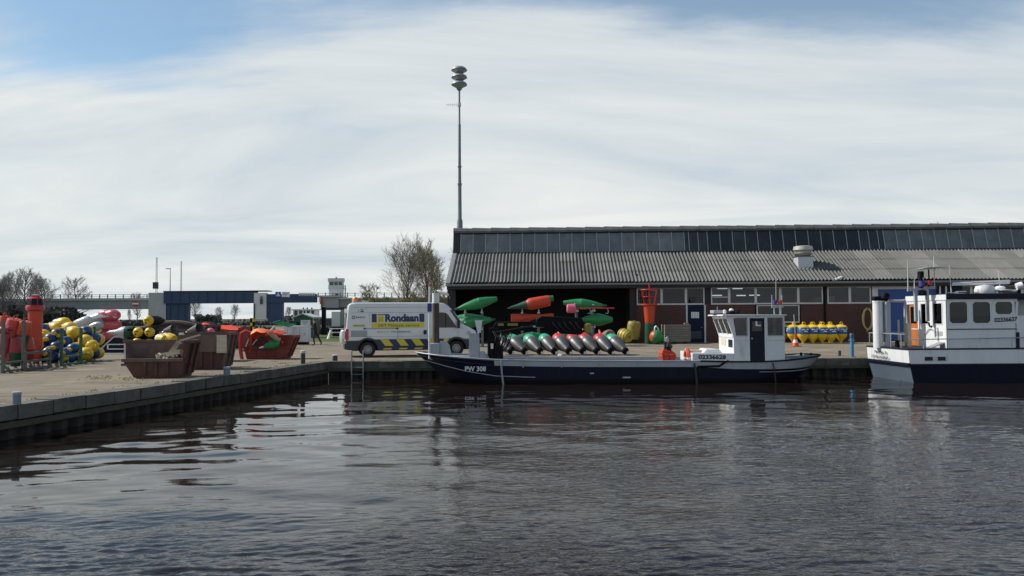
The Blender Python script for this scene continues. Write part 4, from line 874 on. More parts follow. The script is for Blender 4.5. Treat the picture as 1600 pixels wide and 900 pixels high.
def rack(label, x0, x1, levels):
    a = P(x0,500,YB); b_ = P(x1,500,YB); t = thing('storage_rack', label, 'rack', (a.x,YB,QZ)); w = b_.x-a.x
    for x in (0,w):
        top = max(P(x0,y,YB).z for y in levels)-QZ
        c = MB(); c.bx(x-.07,x+.07,.55,.75,0,top+.0); c.build('upright', m_polegrey, t, smooth=0)
        MB().bx(x-.08,x+.08,-.5,.9,0.005,.1).build('foot', m_polegrey, t, smooth=0)
        for y in levels:
            z = P(x0,y,YB).z-QZ; MB().bx(x-.05,x+.05,-.45,.549,z-.10,z).build('arm', m_galv, t, smooth=0)
            MB().bar((x,-.36,z),(x,-.45,z+.09),.05).build('cradle', m_galv, t, smooth=0); MB().bar((x,.42,z),(x,.5,z+.28),.05).build('cradle', m_galv, t, smooth=0)
    MB().bx(.07,w-.07,.6,.7,.4,.5).build('tie_beam', m_polegrey, t, smooth=0)
rack('grey cantilever rack carrying the green buoys at the left of the bay', 727, 753, (487,513))
rack('grey cantilever rack carrying the orange buoys in the middle of the bay', 816, 842, (487.5,506))
rack('grey cantilever rack carrying the green buoys at the right of the bay', 902, 928, (484.5,509.5))
def red_pole():
    A = P(893,482,YB-.6); B = P(960,482,YB-.6); L_ = B.x-A.x; t = thing('red_pole', 'thin red pole with a faded pink float at one end, on the right rack', 'pole', A)
    MB().cyl((-.2,0,0),(L_,0,0),.035,n=7).build('shaft', m_red, t)
    MB().lathe([(0,0),(.20,0),(.26,.05),(.27,.30),(.26,.48),(.20,.53),(0,.53)],16,Matrix.Translation((-.28,0,0)) @ Matrix.Rotation(R(90),4,'Y')).build('pink_float', m_pink, t)
    for x in (1.05,2.1): MB().tube([(x,0,-.02),(x+.08,0,-.15),(x+.03,0,-.32),(x-.1,0,-.28)],.018,n=5).build('hook', m_galv, t)
red_pole()
def drum(label, px, py, Y, d, r, L_, m, g='weathered yellow drum buoys beside the bay'):
    c = P(px,py,Y); t = thing('drum_buoy', label, 'drum buoy', (c.x,c.y,max(c.z,QZ+r*.9)), 0, g); point_axis(t, d)
    lathe_part([(0,-L_/2),(r*.85,-L_/2),(r*.93,-L_/2+.04),(r,-L_*.3),(r,L_*.3),(r*.93,L_/2-.04),(r*.85,L_/2),(0,L_/2)], 'drum', m, t, 22)
    for f in (-.3,0,.3): MB().torus(r*1.0,.022,22,5,Matrix.Translation((0,0,f*L_))).build('hoop', m_yellowdull if f else m, t)
    lathe_part([(0,L_/2+.002),(r*.25,L_/2+.002),(r*.25,L_/2+.05),(0,L_/2+.05)], 'bung', m_woodgrey, t, 10)
drum('yellow drum buoy tipped against the right bay pier, pale end turned to the quay', 977, 524, 49.0, (.55,-.75,-.25), .38, .75, M('drum_yellow',(.40,.30,.035),.5,var=.2,dirt=((.16,.12,.04),.35,4)))
drum('dull yellow drum buoy standing behind the tipped one', 990, 516, 51.2, (.1,-.1,1), .42, 1.1, m_yellowdull)
drum('brownish drum buoy end lying left of the tipped yellow one', 951, 525, 49.6, (.15,-.9,.1), .36, .8, m_woodgrey)

# lattice-topped red and green buoy and the round one
def lattice_buoy():
    b = G(1015.5,537); k = b.y/F_PX; t = thing('lattice_buoy', 'tall red over green buoy with an open red lattice cage, standing by the brick wall', 'buoy', b)
    def z(py): return P(1015,py,b.y).z-QZ
    lathe_part([(0,0),(8*k,0),(8.2*k,.1),(7.6*k,z(505))], 'green_column', m_dkgreen, t, 20)
    lathe_part([(7.4*k,z(505)+.003),(9.4*k,z(478)),(12*k,z(477)),(12.2*k,z(474.5)),(0,z(474.4))], 'red_cone', m_orange, t, 20)
    m_ = MB(); zt = z(453); zb = z(474.5)
    for i in range(6):
        a = i*math.pi/3+.3; m_.cyl((9*k*math.cos(a),9*k*math.sin(a),zb),(13.5*k*math.cos(a),13.5*k*math.sin(a),zt),.030,n=5)
    m_.torus(13.5*k,.030,16,5,Matrix.Translation((0,0,zt))); m_.torus(11*k,.025,16,5,Matrix.Translation((0,0,(zt+zb)/2))); m_.build('lattice_cage', m_red, t)
    MB().cyl((0,0,zb-.05),(0,0,z(443)),.05,.04,n=7).build('mast', m_red, t)
    lb = MB(); [lb.bar((xx,-.3,zb+.38),(xx,-.3,zb+.80),.035) for xx in (-.44,-.24)]; [lb.bar((-.46,-.3,zz),(-.22,-.3,zz),.035) for zz in (zb+.40,zb+.78)]; lb.build('lamp_frame', m_red, t, smooth=0)
lattice_buoy()
def ball_buoy():
    b = G(1026,538); k = b.y/F_PX; r = 11.3*k; t = thing('ball_buoy', 'round green ball buoy with an orange side and pale loop, beside the lattice buoy', 'buoy', (b.x,b.y,QZ+r))
    o = MB().lathe([(r*math.sin(math.pi*i/16),-r*math.cos(math.pi*i/16)) for i in range(17)],24).build('ball', [m_green,m_orange], t)
    for f in o.data.polygons:
        if f.center.x < -r*.62+f.center.z*.25: f.material_index = 1
    MB().tube([(-.12,0,r-.03),(-.10,0,r+.16),(-.02,0,r+.24),(.06,0,r+.14),(.14,0,r-.03)],.045,n=7).build('lifting_loop', m_lampwhite, t)
ball_buoy()
def crate_stack():
    a, b_ = G(1040,537.5), G(1080,537.5); w = b_.x-a.x; h = P(1060,507,a.y).z-QZ; t = thing('timber_crate', 'weathered grey slatted timber box on a pallet, left of the dark blue door', 'crate', (a.x,a.y,QZ))
    n = 7; sh = (h-.16)/n
    for i in range(n):
        z = .16+i*sh
        for (x0,x1,y0,y1) in ((0,w,0,.04),(0,w,1.16,1.2),(-.045,-.005,-.02,1.22),(w+.005,w+.045,-.02,1.22)):
            MB().bx(x0,x1,y0+random.uniform(-.012,.006),y1,z+.012,z+sh-.012).build('slat', m_woodgrey if x0 > -.01 else m_wood, t, smooth=0)  # left slats take a paler wood: their sunlit side put into the colour
    MB().bx(0.02,w-.02,.05,1.15,.17,h-.12).build('load', m_pile, t, smooth=0)
    for x in (.05,w/2-.06,w-.17): MB().bx(x,x+.12,0,1.2,0,.12).build('runner', m_pile, t, smooth=0)
    MB().bx(0,w,0,1.2,.121,.155).build('base_board', m_woodgrey, t, smooth=0)
    MB().bx(w-.3,w-.05,.1,.5,h,h+.1).build('lid_piece', m_wood, t, smooth=0)
crate_stack()
def cone():
    b = G(1243,541.5); k = b.y/F_PX; h = 21*k; t = thing('traffic_cone', 'orange and white traffic cone with a pale stick, before the yellow and blue buoys', 'traffic cone', b)
    MB().bx(-.24,.24,-.24,.24,0,.05).build('base', m_orange, t, bevel=.015)
    lathe_part([(.19,.05),(.135,.28*h)], 'body', m_orange, t); lathe_part([(.137,.281*h),(.10,.52*h)], 'white_band', m_lampwhite, t); lathe_part([(.099,.521*h),(.035,h),(0,h)], 'tip', m_orange, t)
    MB().cyl((0,0,h-.02),(-.06,.0,h+29*k),.025,n=6).build('stick', m_grey, t)
cone()
def rope_coil():
    c = P(1349,496,53.0); t = thing('rope_coil', 'coil of yellow rope hanging on the brick wall beside the blue door', 'rope', (c.x,52.35,c.z)); rnd = random.Random(3)
    y0 = 0.0
    m_ = MB()
    for i in range(9):
        a = rnd.uniform(.24,.36); b_ = rnd.uniform(.62,.82); o = rnd.uniform(-.04,.04)
        m_.tube([(a*math.cos(s*.314)+o, rnd.uniform(-.05,.03), b_*math.sin(s*.314)-.1+rnd.uniform(-.02,.02)) for s in range(20)],.022,5,True)
    m_.build('loops', m_rope, t); MB().tube([(-.1,0,-.85),(.1,-.02,-1.1),(.25,0,-1.4),(.36,0,-1.55),(.42,0,-.95)],.02,n=5).build('loose_end', m_rope, t)
    MB().cyl((0,.25,.55),(0,-.12,.6),.03,n=6).build('peg', m_blackpaint, t)
rope_coil()
# ================================================================ left yard: skips, racks, buoy heaps
def skip(name, label, loc, rz, w, d, hn, hf, mats, cat='skip', ends=(0.45,0.35), left_full=False, far_left=None):
    """open skip: low near wall (hn), high far wall (hf), raked ends; x is its length, the near wall is at y=0"""
    t = thing(name, label, cat, loc, rz); e0, e1 = ends; th = .05
    def zx(z, s): return (-e0*z if s < 0 else w+e1*z)
    MB().bx(0,w,0.05,d-.05,0.0,.08).build('floor', mats[0], t, smooth=0)
    nw = MB().prism([(0,.03),(w,.03),(zx(hn,1),hn),(zx(hn,-1),hn)],-.0,th).build('near_wall', mats[0], t, smooth=0)
    MB().bx(zx(hn,-1)-.04,zx(hn,1)+.04,-.05,th+.02,hn+.001,hn+.09).build('top_rail', mats[1], nw, smooth=0)
    for f in (.25,.5,.75): MB().bx(w*f-.04,w*f+.04,-.045,-.001,.1,hn).build('rib', mats[0], nw, smooth=0)
    xl_ = -(far_left or e0*hf)
    MB().prism([(0,.03),(w,.03),(zx(hf,1),hf),(xl_,hf)],d-th,d).build('far_wall', mats[1], t, smooth=0)
    MB().bx(xl_-.03,zx(hf,1)+.03,d-th-.03,d+.03,hf+.001,hf+.08).build('top_rail', mats[1], t, smooth=0)
    for s in (-1,1):
        h0 = hf if (s > 0 or left_full) else hn
        x0 = 0 if s < 0 else w
        vs = []
        for (y, z) in ((th+.002,.03),(d-th-.002,.03),(d-th-.002,hf),(th+.002,h0)):
            x = zx(z,s) if z > .1 else x0
            if s < 0 and z == hf and far_left: x = -far_left
            vs.append((x,y,z))
        vs2 = [(x-s*th,y,z) for x,y,z in vs]
        ew = MB().add(vs+vs2,[(0,1,2,3),(7,6,5,4),(0,4,5,1),(1,5,6,2),(2,6,7,3),(3,7,4,0)]).build('end_wall', mats[2] if s > 0 else mats[1], t, smooth=0)
        if s > 0 or left_full:
            for y in (.02,d*.5,d-.1):
                MB().bar((x0+s*.04,y+.02,.1),(zx(h0,s)+s*.04,y+.02,h0),.09,.07).build('post', mats[2], ew, smooth=0)
            MB().bar((zx(h0,s),-.03,h0+.03),(zx(hf,s),d,hf+.03),.10,.10).build('top_rail', mats[2], ew, smooth=0)
        MB().cyl((zx(.6,s)+s*.02,d*.3,hn*.8),(zx(.6,s)+s*.14,d*.3,hn*.8),.04,n=8).build('lifting_pin', mats[0], ew)
    return t
a = G(209,591.5); w = (G(273,591.5)-a).x
sk = skip('skip', 'dark rusty open skip nearest the quay, rubble inside and a splintered plank on it', a, R(3), w+.05, 1.15, .50, 1.05, (m_rust,m_rustgrey,m_rust), ends=(.62,.20), far_left=.76)
def rubble_heap(label, loc, rz, w, d, h, z0):
    t = thing('rubble_heap', label, 'rubble', (loc[0],loc[1],loc[2]), rz); rnd = random.Random(8); rows = []
    for i in range(11):
        rows.append([Vector((w*i/10, d*j/6, z0+h*(.35+.65*math.sin(math.pi*i/10))*(.5+.5*math.sin(math.pi*j/6))*(.7+.6*rnd.random()))) for j in range(7)])
    stuff(MB().grid(rows).build('fine_rubble', m_rubble, t, smooth=0))
    for _ in range(26):
        x, y = rnd.uniform(.1,w-.1), rnd.uniform(.1,d-.1); s = rnd.uniform(.05,.14); q = Quaternion((rnd.random(),rnd.random(),rnd.random()),rnd.random()*6)
        MB().box((x,y,z0+h*.75),(s*1.8,s,s*.8),rot=q).build('broken_block', random.choice((m_rubble,m_concrete,m_woodpale)), t, smooth=0)
    return t
rubble_heap('heap of broken concrete and wood in the dark rusty skip', (a.x+.45,a.y+.1,QZ), R(3), w-.42, .98, .36, .36)
def loose(name, label, cat, build, m, **k):
    t = thing(name, label, cat, **k); build(t); return t
c = G(235,575,QZ+.75)
loose('broken_beam', 'pale broken beam lying on the rubble in the dark rusty skip', 'beam', lambda t: MB().box((0,0,0),(.75,.22,.14),rot=Quaternion((.2,1,.1),-.22)).build('beam', m_woodpale, t, smooth=0), None, loc=(a.x+.85,a.y+.5,QZ+.70))
loose('broken_beam', 'grey stump leaning up near the right end of the rubble', 'beam', lambda t: MB().box((0,0,0),(.70,.16,.16),rot=Quaternion((.1,1,.1),-.95)).build('beam', m_wood, t, smooth=0), None, loc=(a.x+w-.35,a.y+.6,QZ+.78))
loose('splintered_plank', 'splintered pale plank lying across the right wall of the dark rusty skip', 'plank', lambda t: MB().box((0,0,0),(.62,.09,.05),rot=Quaternion((0,1,0),-.28)).build('plank', m_woodpale, t, smooth=0), None, loc=(a.x+w+.25,a.y+.4,QZ+1.20))
# second skip behind
a2 = G(283,578); w2 = (G(345,578)-a2).x
s2 = skip('skip', 'scraped grey-brown skip behind the dark rusty one, with a bright end panel', a2, R(4), w2-.05, 1.15, .62, 1.22, (m_rust,m_rustgrey,m_rustgrey), ends=(.2,.16))
MB().prism([(-.1,.62),(w2+.05,.62),(w2+.15,1.22),(-.12,1.22)],-.06,-.01).build('near_extension', m_rustgrey, s2, smooth=0)
MB().bx(w2-.20,w2+.14,-.10,-.065,.58,1.20).build('bright_panel', m_woodpale, s2, smooth=0)
for px, py, lab, sc in ((272,514,'dull grey cone lying mouth-out left on the scraped skip',.62),(312,514,'dull grey cone lying mouth-out right on the scraped skip',.75)):
    c = P(px,py,30.0); t = thing('steel_cone', lab, 'cone', c); point_axis(t, (.92,-.35,.22)); MB().lathe([(.05,-.75*sc),(.10,-.7*sc),(.30*sc,.0),(.31*sc,.02),(.26*sc,.0),(.05,-.5*sc)],18).build('cone_shell', m_steel, t); MB().cyl((0,0,-.9*sc),(0,0,-.7*sc),.04,n=6).build('spike', m_galv, t)
c0, c1 = P(281,522,29.6), P(320,524,29.6)
loose('white_plank', 'long white plank lying on top of the scraped skip', 'plank', lambda t: MB().bx(0,c1.x-c0.x,-.1,.1,-.05,.05).build('plank', m_lampwhite, t, smooth=0), None, loc=c0)
c0, c1 = P(248,520,31), P(262,520,31)
loose('white_plank', 'short white plank left of the cones, above the yellow ends', 'plank', lambda t: MB().bx(0,c1.x-c0.x,-.1,.1,-.04,.04).build('plank', m_lampwhite, t, smooth=0), None, loc=c0)
# big rusty hopper behind, supports the cones
a4 = G(262,560); w4 = (G(352,560)-a4).x
s4 = skip('rusty_hopper', 'brown rusty hopper with a curved rim behind the two skips', (a4.x,33.2,QZ), R(2), w4, 1.6, 1.25, 1.45, (m_rust,m_rustgrey,m_rust), cat='hopper', ends=(.15,.15))
MB().tube([(-.1+w4*i/8,.8,1.35+.28*math.sin(math.pi*i/8)) for i in range(9)],.10,n=8).build('curved_rim', m_rustgrey, s4)
c = P(329,519,30.2); t = thing('pink_ball', 'small faded pink ball float at the right of the cones', 'float', c); lathe_part([(.16*math.sin(math.pi*i/10),-.16*math.cos(math.pi*i/10)) for i in range(11)],'ball',m_pink,t)
# red skip with tarpaulin
a3 = G(385,561.5); w3 = (G(445,563)-a3).x
s3 = skip('skip', 'faded red skip heaped with an orange tarpaulin, a green buoy and a pipe', a3, R(-2), w3-.30, 1.0, .46, .95, (m_skipred,m_skipred,m_skipred), ends=(.25,.38))
# red hoop at its left end
p = [P(x,y,a3.y+.05)-a3 for x,y in ((379,566),(376,551),(375,535),(377,521),(384,517.5),(391,520),(391.5,535),(390,551))]
MB().tube(p,.085,n=8).build('end_hoop', m_red, s3)
p = [P(x,y,a3.y+.03)-a3 for x,y in ((378,562),(378,570.5))]; MB().bar(p[0],p[1],.12).build('support_leg', m_skipred, s3, smooth=0)
def tarp(name, label, pts, Y, m, thick=.5, seed=2):
    t = thing(name, label, 'tarpaulin', P(pts[0][0],pts[0][1],Y)); rnd = random.Random(seed); o = t.location.copy(); rows = []; n = len(pts)
    for j in range(8):
        f = j/7; rows.append([P(x,y,Y).copy()-o+Vector((rnd.uniform(-.05,.05), (f-.2)*thick*2, -abs(f-.35)*thick*.9+rnd.uniform(-.07,.07)*(1+f))) for x,y in pts])
    MB().grid(rows).build('sheet', m, t, smooth=70); return t
tarp('tarpaulin', 'crumpled orange tarpaulin heaped in the faded red skip', [(391,523),(394,517),(401,514.5),(409,515),(417,516),(424,519),(430,523),(436,529)], 34.9, m_tarp, .36)
tarp('tarpaulin', 'red-orange sheet over the dark bin behind the skips', [(309,507),(316,505),(323,506),(332,508.5),(345,509.5),(360,509.5),(374,510.5)], 46, m_tarpred, .5, 5)
tarp('tarpaulin', 'strip of red-orange sheet behind the green grating', [(413,517),(422,516),(432,516.5),(443,517.5)], 47, m_tarpred, .4, 9)
t = thing('spindle_buoy', 'small green spindle buoy lying in the faded red skip', 'buoy', P(405,544,34.75)); t.scale = (.78,.78,.78); point_axis(t, P(437,535,35.0)-P(405,544,34.75)); L_ = .95
lathe_part([(0,0),(.04,0),(.06,.25)],'tail',m_film,t); lathe_part([(.06,.25),(.2,.5),(.27,.75),(.25,.95),(.14,1.1),(0,1.12)],'body',m_green,t)
t = thing('rubber_hose', 'dark bent hose lying in the faded red skip', 'hose', P(396,540,34.9)); MB().tube([(0,0,0),(.15,0,.2),(.4,.05,.27),(.6,0,.15),(.7,0,-.1)],.06,n=7).build('hose', m_black, t)
t = thing('brown_pipe', 'stubby brown pipe leaning on the orange tarpaulin', 'pipe', P(424,524,34.6)); MB().cyl((0,0,.0),(.36,.0,-.24),.08,n=10).build('pipe', m_wood, t)
t = thing('mesh_bag', 'pale green bundle sticking up behind the orange tarpaulin', 'bundle', P(424,516,35.6)); MB().cyl((-.08,0,-.15),(.14,0,.18),.09,.05,8).build('bundle', m_wrapgrey, t)
# dark bin
a5 = G(306,545); b5 = G(372,545); t = thing('dark_bin', 'dark open-topped bin behind the skips with a rust-red right end', 'bin', (a5.x,a5.y,QZ)); w5 = b5.x-a5.x; h5 = P(340,511,a5.y).z-QZ
MB().bx(0,w5,0,.06,0,h5).bx(0,w5,1.8,1.86,0,h5).bx(0,.06,.06,1.8,0,h5).bx(0.06,w5-.06,.06,1.8,0,.1).build('bin_body', m_blackpaint, t, smooth=0)
MB().bx(w5-.06,w5,.06,1.8,0,h5).build('end_wall', m_skipred, t, smooth=0); MB().bx(w5-.35,w5+.0,-.02,-.002,.05,h5-.25).build('side_panel', m_skipred, t, smooth=0)
for i in range(7): MB().bx(w5*(i+.3)/7,w5*(i+.3)/7+.08,-.05,-.003,0.05,h5).build('rib', m_blackpaint, t, smooth=0)
# green grating
t = thing('green_grating', 'bright green steel grating lying aslant above the white boxes', 'grating', P(426,505,52)); q = [(0,0,0),(1.15,0,-.32)]
d_ = Vector((.95,.0,-.22)); e_ = Vector((.25,.8,.12))
for i in range(6): MB().bar(e_*(i/5), e_*(i/5)+d_*1.1,.05).build('bar', m_green, t, smooth=0)
MB().bar((0,0,.03),e_+Vector((0,0,.03)),.07).bar(d_*1.1+Vector((0,0,.03)),e_+d_*1.1+Vector((0,0,.03)),.07).build('edge_bar', m_green, t, smooth=0)
# warning post
b = G(394.5,540); k = b.y/F_PX; t = thing('marker_post', 'short black post with a yellow and black checked board left of the red skip', 'post', b); MB().bx(-1*k,1*k,-.03,.03,0,1.0).build('post', m_blackpaint, t, smooth=0)
bd = MB().bx(-3.6*k,3.6*k,-.06,-.032,P(394,523,b.y).z-QZ,P(394,497,b.y).z-QZ).build('board', m_blackpaint, t, smooth=0); zt = P(394,497,b.y).z-QZ; zb = P(394,523,b.y).z-QZ
for i in range(4):
    for j in range(2):
        if (i+j) % 2 == 0: MB().bx((-3.4+3.4*j)*k,(3.4*j)*k,-.066,-.061,zb+(zt-zb)*(i+.1)/4,zb+(zt-zb)*(i+.9)/4).build('yellow_square', m_yellow, bd, smooth=0)
# white cabinets
for (x0,x1,yt,yb,lab) in ((442.5,455,510,535,'smaller white cabinet, left of the pair behind the red skip'),(455.5,479.5,509,534.5,'larger white cabinet on dark feet, right of the pair behind the red skip')):
    a = G(x0,yb+4); b_ = G(x1,yb+4); h = P((x0+x1)/2,yt,a.y).z-QZ; w = b_.x-a.x; t = thing('white_cabinet', lab, 'cabinet', a)
    bd = MB().bx(0,w,0,.9,.17,h-.08).build('cabinet_body', m_white, t, bevel=.015); MB().bx(-.03,w+.03,-.03,.93,h-.079,h).build('lid', m_white, t, bevel=.01); MB().bx(.08,w-.1,.05,.85,0,.165).build('foot', m_blackpaint, t, smooth=0)
    MB().bx(w*.5-.01,w*.5+.01,-.006,-.001,.25,h-.15).build('door_seam', m_txt_grey, bd, smooth=0); MB().bx(w*.8,w*.84,-.04,-.002,.6,.8).build('handle', m_galv, bd, smooth=0)
# green hut
def hut():
    Y = 72.0; k = Y/F_PX; a = P(473.5,535,Y); t = thing('green_hut', 'small dark green hut with a pale pitched roof and a white board on its front', 'hut', (a.x,Y,QZ)); h = P(473,497,Y).z-QZ
    MB().bx(-15*k,15*k,0,2.5,0,h).build('wall', m_dkgreen, t, smooth=0); MB().prism([(-16*k,h+.003),(16*k,h+.003),(0,h+6*k)],-.05,2.5).build('gable', m_dkgreen, t, smooth=0)
    for s in (-1,1): MB().prism([(s*17.5*k,h-.03),(s*17.5*k,h+.10),(0,h+7.3*k),(0,h+6.1*k)],-.25,2.7).build('roof_slope', m_verge2, t, smooth=0)
    sg = MB().bx(-3.5*k,11.5*k,-.06,-.003,h-11*k,h-3*k).build('board', m_white, t, smooth=0)
    m_ = MB(); 
    for i in range(3): m_.bx((-1.5+i)*k,(9-i*1.5)*k,-.066,-.0605,h-(5.5+2*i)*k,h-(4.8+2*i)*k)
    m_.build('board_print', m_txt_grey, sg, smooth=0); MB().bx(-12*k,-5*k,-.05,-.003,0,h-6*k).build('door', m_navy, t, smooth=0)
hut()
def tall_cabinet():
    Y = 78.0; k = Y/F_PX; a = P(526,535,Y); z0 = P(526,510,Y).z-QZ; z1 = P(526,487,Y).z-QZ; t = thing('utility_cabinet', 'tall pale grey cabinet raised on a dark plinth by the bridge', 'cabinet', (a.x,Y,QZ))
    MB().bx(-8*k,5.5*k,0,.9,z0,z1).build('front_box', m_pale_panel, t, smooth=0); MB().bx(5.6*k,9.5*k,.1,1.0,z0+.1,z1+.15).build('side_box', m_bridgegrey, t, smooth=0); MB().bx(-7*k,9*k,.1,.8,0,z0-.003).build('plinth', m_blackpaint, t, smooth=0)
tall_cabinet()
def picnic():
    b = G(526,529.5); Y = b.y; k = Y/F_PX; t = thing('picnic_table', 'pale grey picnic table with splayed legs on the grass behind the van', 'table', b, R(6))
    h = P(526,513,Y).z-QZ
    for y in (-.3,-.1,.1,.3): MB().bx(-11*k,11*k,y-.09,y+.09,h-.05,h).build('top_board', m_white, t, smooth=0)
    for y in (-.75,.75): MB().bx(-12*k,12*k,y-.13,y+.13,h*.58,h*.58+.05).build('bench_board', m_white, t, smooth=0)
    for x in (-8*k,8*k):
        for s in (-1,1): MB().bar((x,s*.2,h-.05),(x+ (.25 if x > 0 else -.25),s*.7,0),.10).build('leg', m_white, t, smooth=0)
        MB().bx(x-.04,x+.04,-.85,.85,h*.5,h*.57).build('cross_bar', m_white, t, smooth=0)
    return t
picnic()
a = G(541,536); t = thing('white_bag', 'white builder bag standing beside the picnic table, partly behind the van', 'bag', a); lathe_part([(0,0),(.42,.02),(.48,.3),(.46,.75),(.36,.92),(.2,.88),(0,.86)],'bag',m_film,t,12)
def signal():
    Y = 84; b = P(503,516,Y); t = thing('signal_post', 'dark post with a red and white signal head by the bridge end', 'signal', (b.x,Y,QZ)); k = Y/F_PX; z = lambda py: P(503,py,Y).z-QZ
    MB().bx(-.5*k,.5*k,-.05,.05,0,z(465)).build('post', m_blackpaint, t, smooth=0); MB().bx(-3*k,.3*k,-.12,-.055,z(475),z(463)).build('board', m_red, t, smooth=0); MB().bx(-4.5*k,-2*k,-.16,-.125,z(472),z(464)).build('panel', m_white, t, smooth=0); MB().bx(1*k,4*k,-.1,.1,z(479),z(470)).build('yellow_box', m_yellowdull, t, smooth=0)
    MB().bx(.5*k,6*k,-.2,.2,0,z(480)).build('control_box', m_blackpaint, t, smooth=0)
signal()
Yh = 86; leaf_mass('hedge', [(P(455,500,Yh).x,P(560,500,Yh).x,Yh,Yh+2,QZ,QZ+1.1),(P(160,500,100).x,P(420,500,100).x,100,103,QZ,QZ+1.0)], 1500, .22, m_shrub, 6)

# ---- green steel racks full of buoys on the far left
def steel_rack(label, corners, h, mat, rails=(.12,.42), posts=4):
    o = corners[0]; t = thing('steel_rack', label, 'rack', (o.x,o.y,QZ)); C4 = [c-o for c in corners]
    for c in C4:
        c.z = 0; MB().bar(c,(c.x,c.y,h),.09).build('post', mat, t, smooth=0)
    for i in range(4):
        a, b_ = C4[i], C4[(i+1)%4]
        for z in rails: MB().bar((a.x,a.y,z),(b_.x,b_.y,z),.07).build('rail', mat, t, smooth=0)
    for f in (.33,.66):
        a = C4[0].lerp(C4[1],f); b_ = C4[3].lerp(C4[2],f); MB().bar((a.x,a.y,rails[0]),(b_.x,b_.y,rails[0]),.06).build('base_bar', mat, t, smooth=0)
    return t
def V(x,y): return G(x,y)
steel_rack('low grey-green steel rack nearest the left edge holding red buoys', [V(4,583.5),V(36,579.5),V(34,570),V(-6,572)], 1.75, m_grey_rack, (.06,.34))
steel_rack('grey-green steel rack with low rails between the red and the blue buoys', [V(39,580),V(77,574.5),V(75,564),V(36,567)], .70, m_grey_rack, (.06,.33,.62))
steel_rack('green steel rack with tall posts holding the yellow and blue buoys', [V(96,572.5),V(126,569),V(147,562),V(88,561)], 1.45, m_green_rack, (.06,.36))
def make_heap_buoy():
    t = thing('marker_buoy', 'proto', 'buoy')
    lathe_part([(0,0),(.09,0),(.11,.03),(.10,.20),(.115,.24)], 'tail_knob', m_yellow, t)
    lathe_part([(.116,.24),(.20,.27),(.30,.36),(.325,.48),(.32,.66)], 'blue_float', m_blue, t, 20)
    lathe_part([(.322,.66),(.335,.68),(.335,.95),(.30,1.08),(.20,1.2),(.09,1.26),(0,1.26)], 'yellow_float', m_yellow, t, 20)
    MB().torus(.075,.022,14,6,Matrix.Translation((0,0,1.32)) @ Matrix.Rotation(R(90),4,'X')).build('lifting_ring', m_yellow, t)
    return t
heap0 = make_heap_buoy();
# buoys in it: (pixel, distance, way the tip points)
rl = random.Random(12)
heap_blue = [(69,515,34.6),(91,522,34.2),(54,530,34.2),(80,530,34.0),(105,534,33.9),(66,541,33.9),(90,543,33.7),(116,546,33.5),(57,550,33.6),(78,552,33.4),(105,552,33.2),(136,518,35.2),(149,529,35.2),(147,552,34.4),(62,560,33.6),(84,561,33.4),(112,560,33.3),(100,524,34.4),(76,522,34.6)]
heap_yel = [(99,506,35.2,(1,-.25,.12)),(88,513,35.0,(.85,-.6,-.1)),(109,513,34.9,(.9,-.5,.1)),(116,520,34.5,(.8,-.7,-.15)),(68,525,34.5,(.5,-.9,.25)),(58,541,33.9,(.6,-.85,.2)),(133,533,34.3,(.8,-.65,0)),(143,541,34.2,(.75,-.7,.0)),(134,553,33.6,(.75,-.7,.05))]
HB = 'yellow and blue buoys heaped in the green rack'
where = ['at the upper left','near the top','at the far left','left of the middle','right of the middle','low on the left','low in the middle','low on the right','at the bottom left','at the bottom','at the bottom right','behind the right post','at the outer right edge','at the lower right corner','on the ground at the left','on the ground at the middle','on the ground at the right','just under the topmost yellow one','tucked under the upper left blue one']
for i, (px, py, Y) in enumerate(heap_blue):
    o = heap0 if i == 0 else copy_tree(heap0); o.location = P(px,py,Y+.55); point_axis(o, (rl.uniform(-.22,.22),.95,rl.uniform(-.12,.12)), rl.uniform(0,6)); o['label'] = 'blue-ended buoy %s of the green-rack heap' % where[i]; o['group'] = HB
    d_ = o.rotation_quaternion @ Vector((0,0,1)); o.location = P(px-4,py,Y) - d_*.3; o.scale = (.74,.74,.80)
wy = ['lying crosswise on the very top','second from the top on the left','beside the topmost one','large and round at the top right','between the blue ones at the upper left','low at the left','bulging out of the right side','bulging out of the right side below','at the bottom of the right side']
for i, (px, py, Y, d_) in enumerate(heap_yel):
    o = copy_tree(heap0); c = P(px,py,Y); d_ = Vector(d_).normalized(); point_axis(o, d_, rl.uniform(0,6)); o.location = c - d_*.70; o.scale = (.84,.84,.82); o['label'] = 'yellow-ended buoy %s of the green-rack heap' % wy[i]; o['group'] = HB
# red and green buoys on the far left
def can_buoy(label, px, py, Y, d_, mats, L_=1.25, r=.30, group='red and green buoys at the left edge'):
    c = P(px,py,Y); t = thing('can_buoy', label, 'buoy', c, 0, group); point_axis(t, d_)
    lathe_part([(0,-L_*.55),(r*.75,-L_*.55),(r*1.15,-L_*.05)],'lower_body',mats[0],t); u = lathe_part([(r*1.15,-L_*.05+.003),(r*.98,L_*.42),(r*.9,L_*.45),(0,L_*.45)],'upper_body',mats[1],t)
    MB().torus(.08,.022,10,5,Matrix.Translation((0,0,L_*.45+.06)) @ Matrix.Rotation(R(90),4,'X')).build('lifting_ring', mats[1], u)
    return t
can_buoy('red-topped green buoy leaning right, in front of the red lighthouse buoy', 37, 520, 29.5, (.22,-.1,1), (m_dkgreen,m_orange), .95, .21)
can_buoy('red-topped green buoy leaning right, left of the one by the lighthouse buoy', 19, 518, 29.5, (.28,-.1,1), (m_dkgreen,m_orange), 1.05, .25)
can_buoy('small red buoy top farthest left, behind the leaning pair', 7, 510, 31.5, (.05,0,1), (m_red,m_orange), .9, .19)
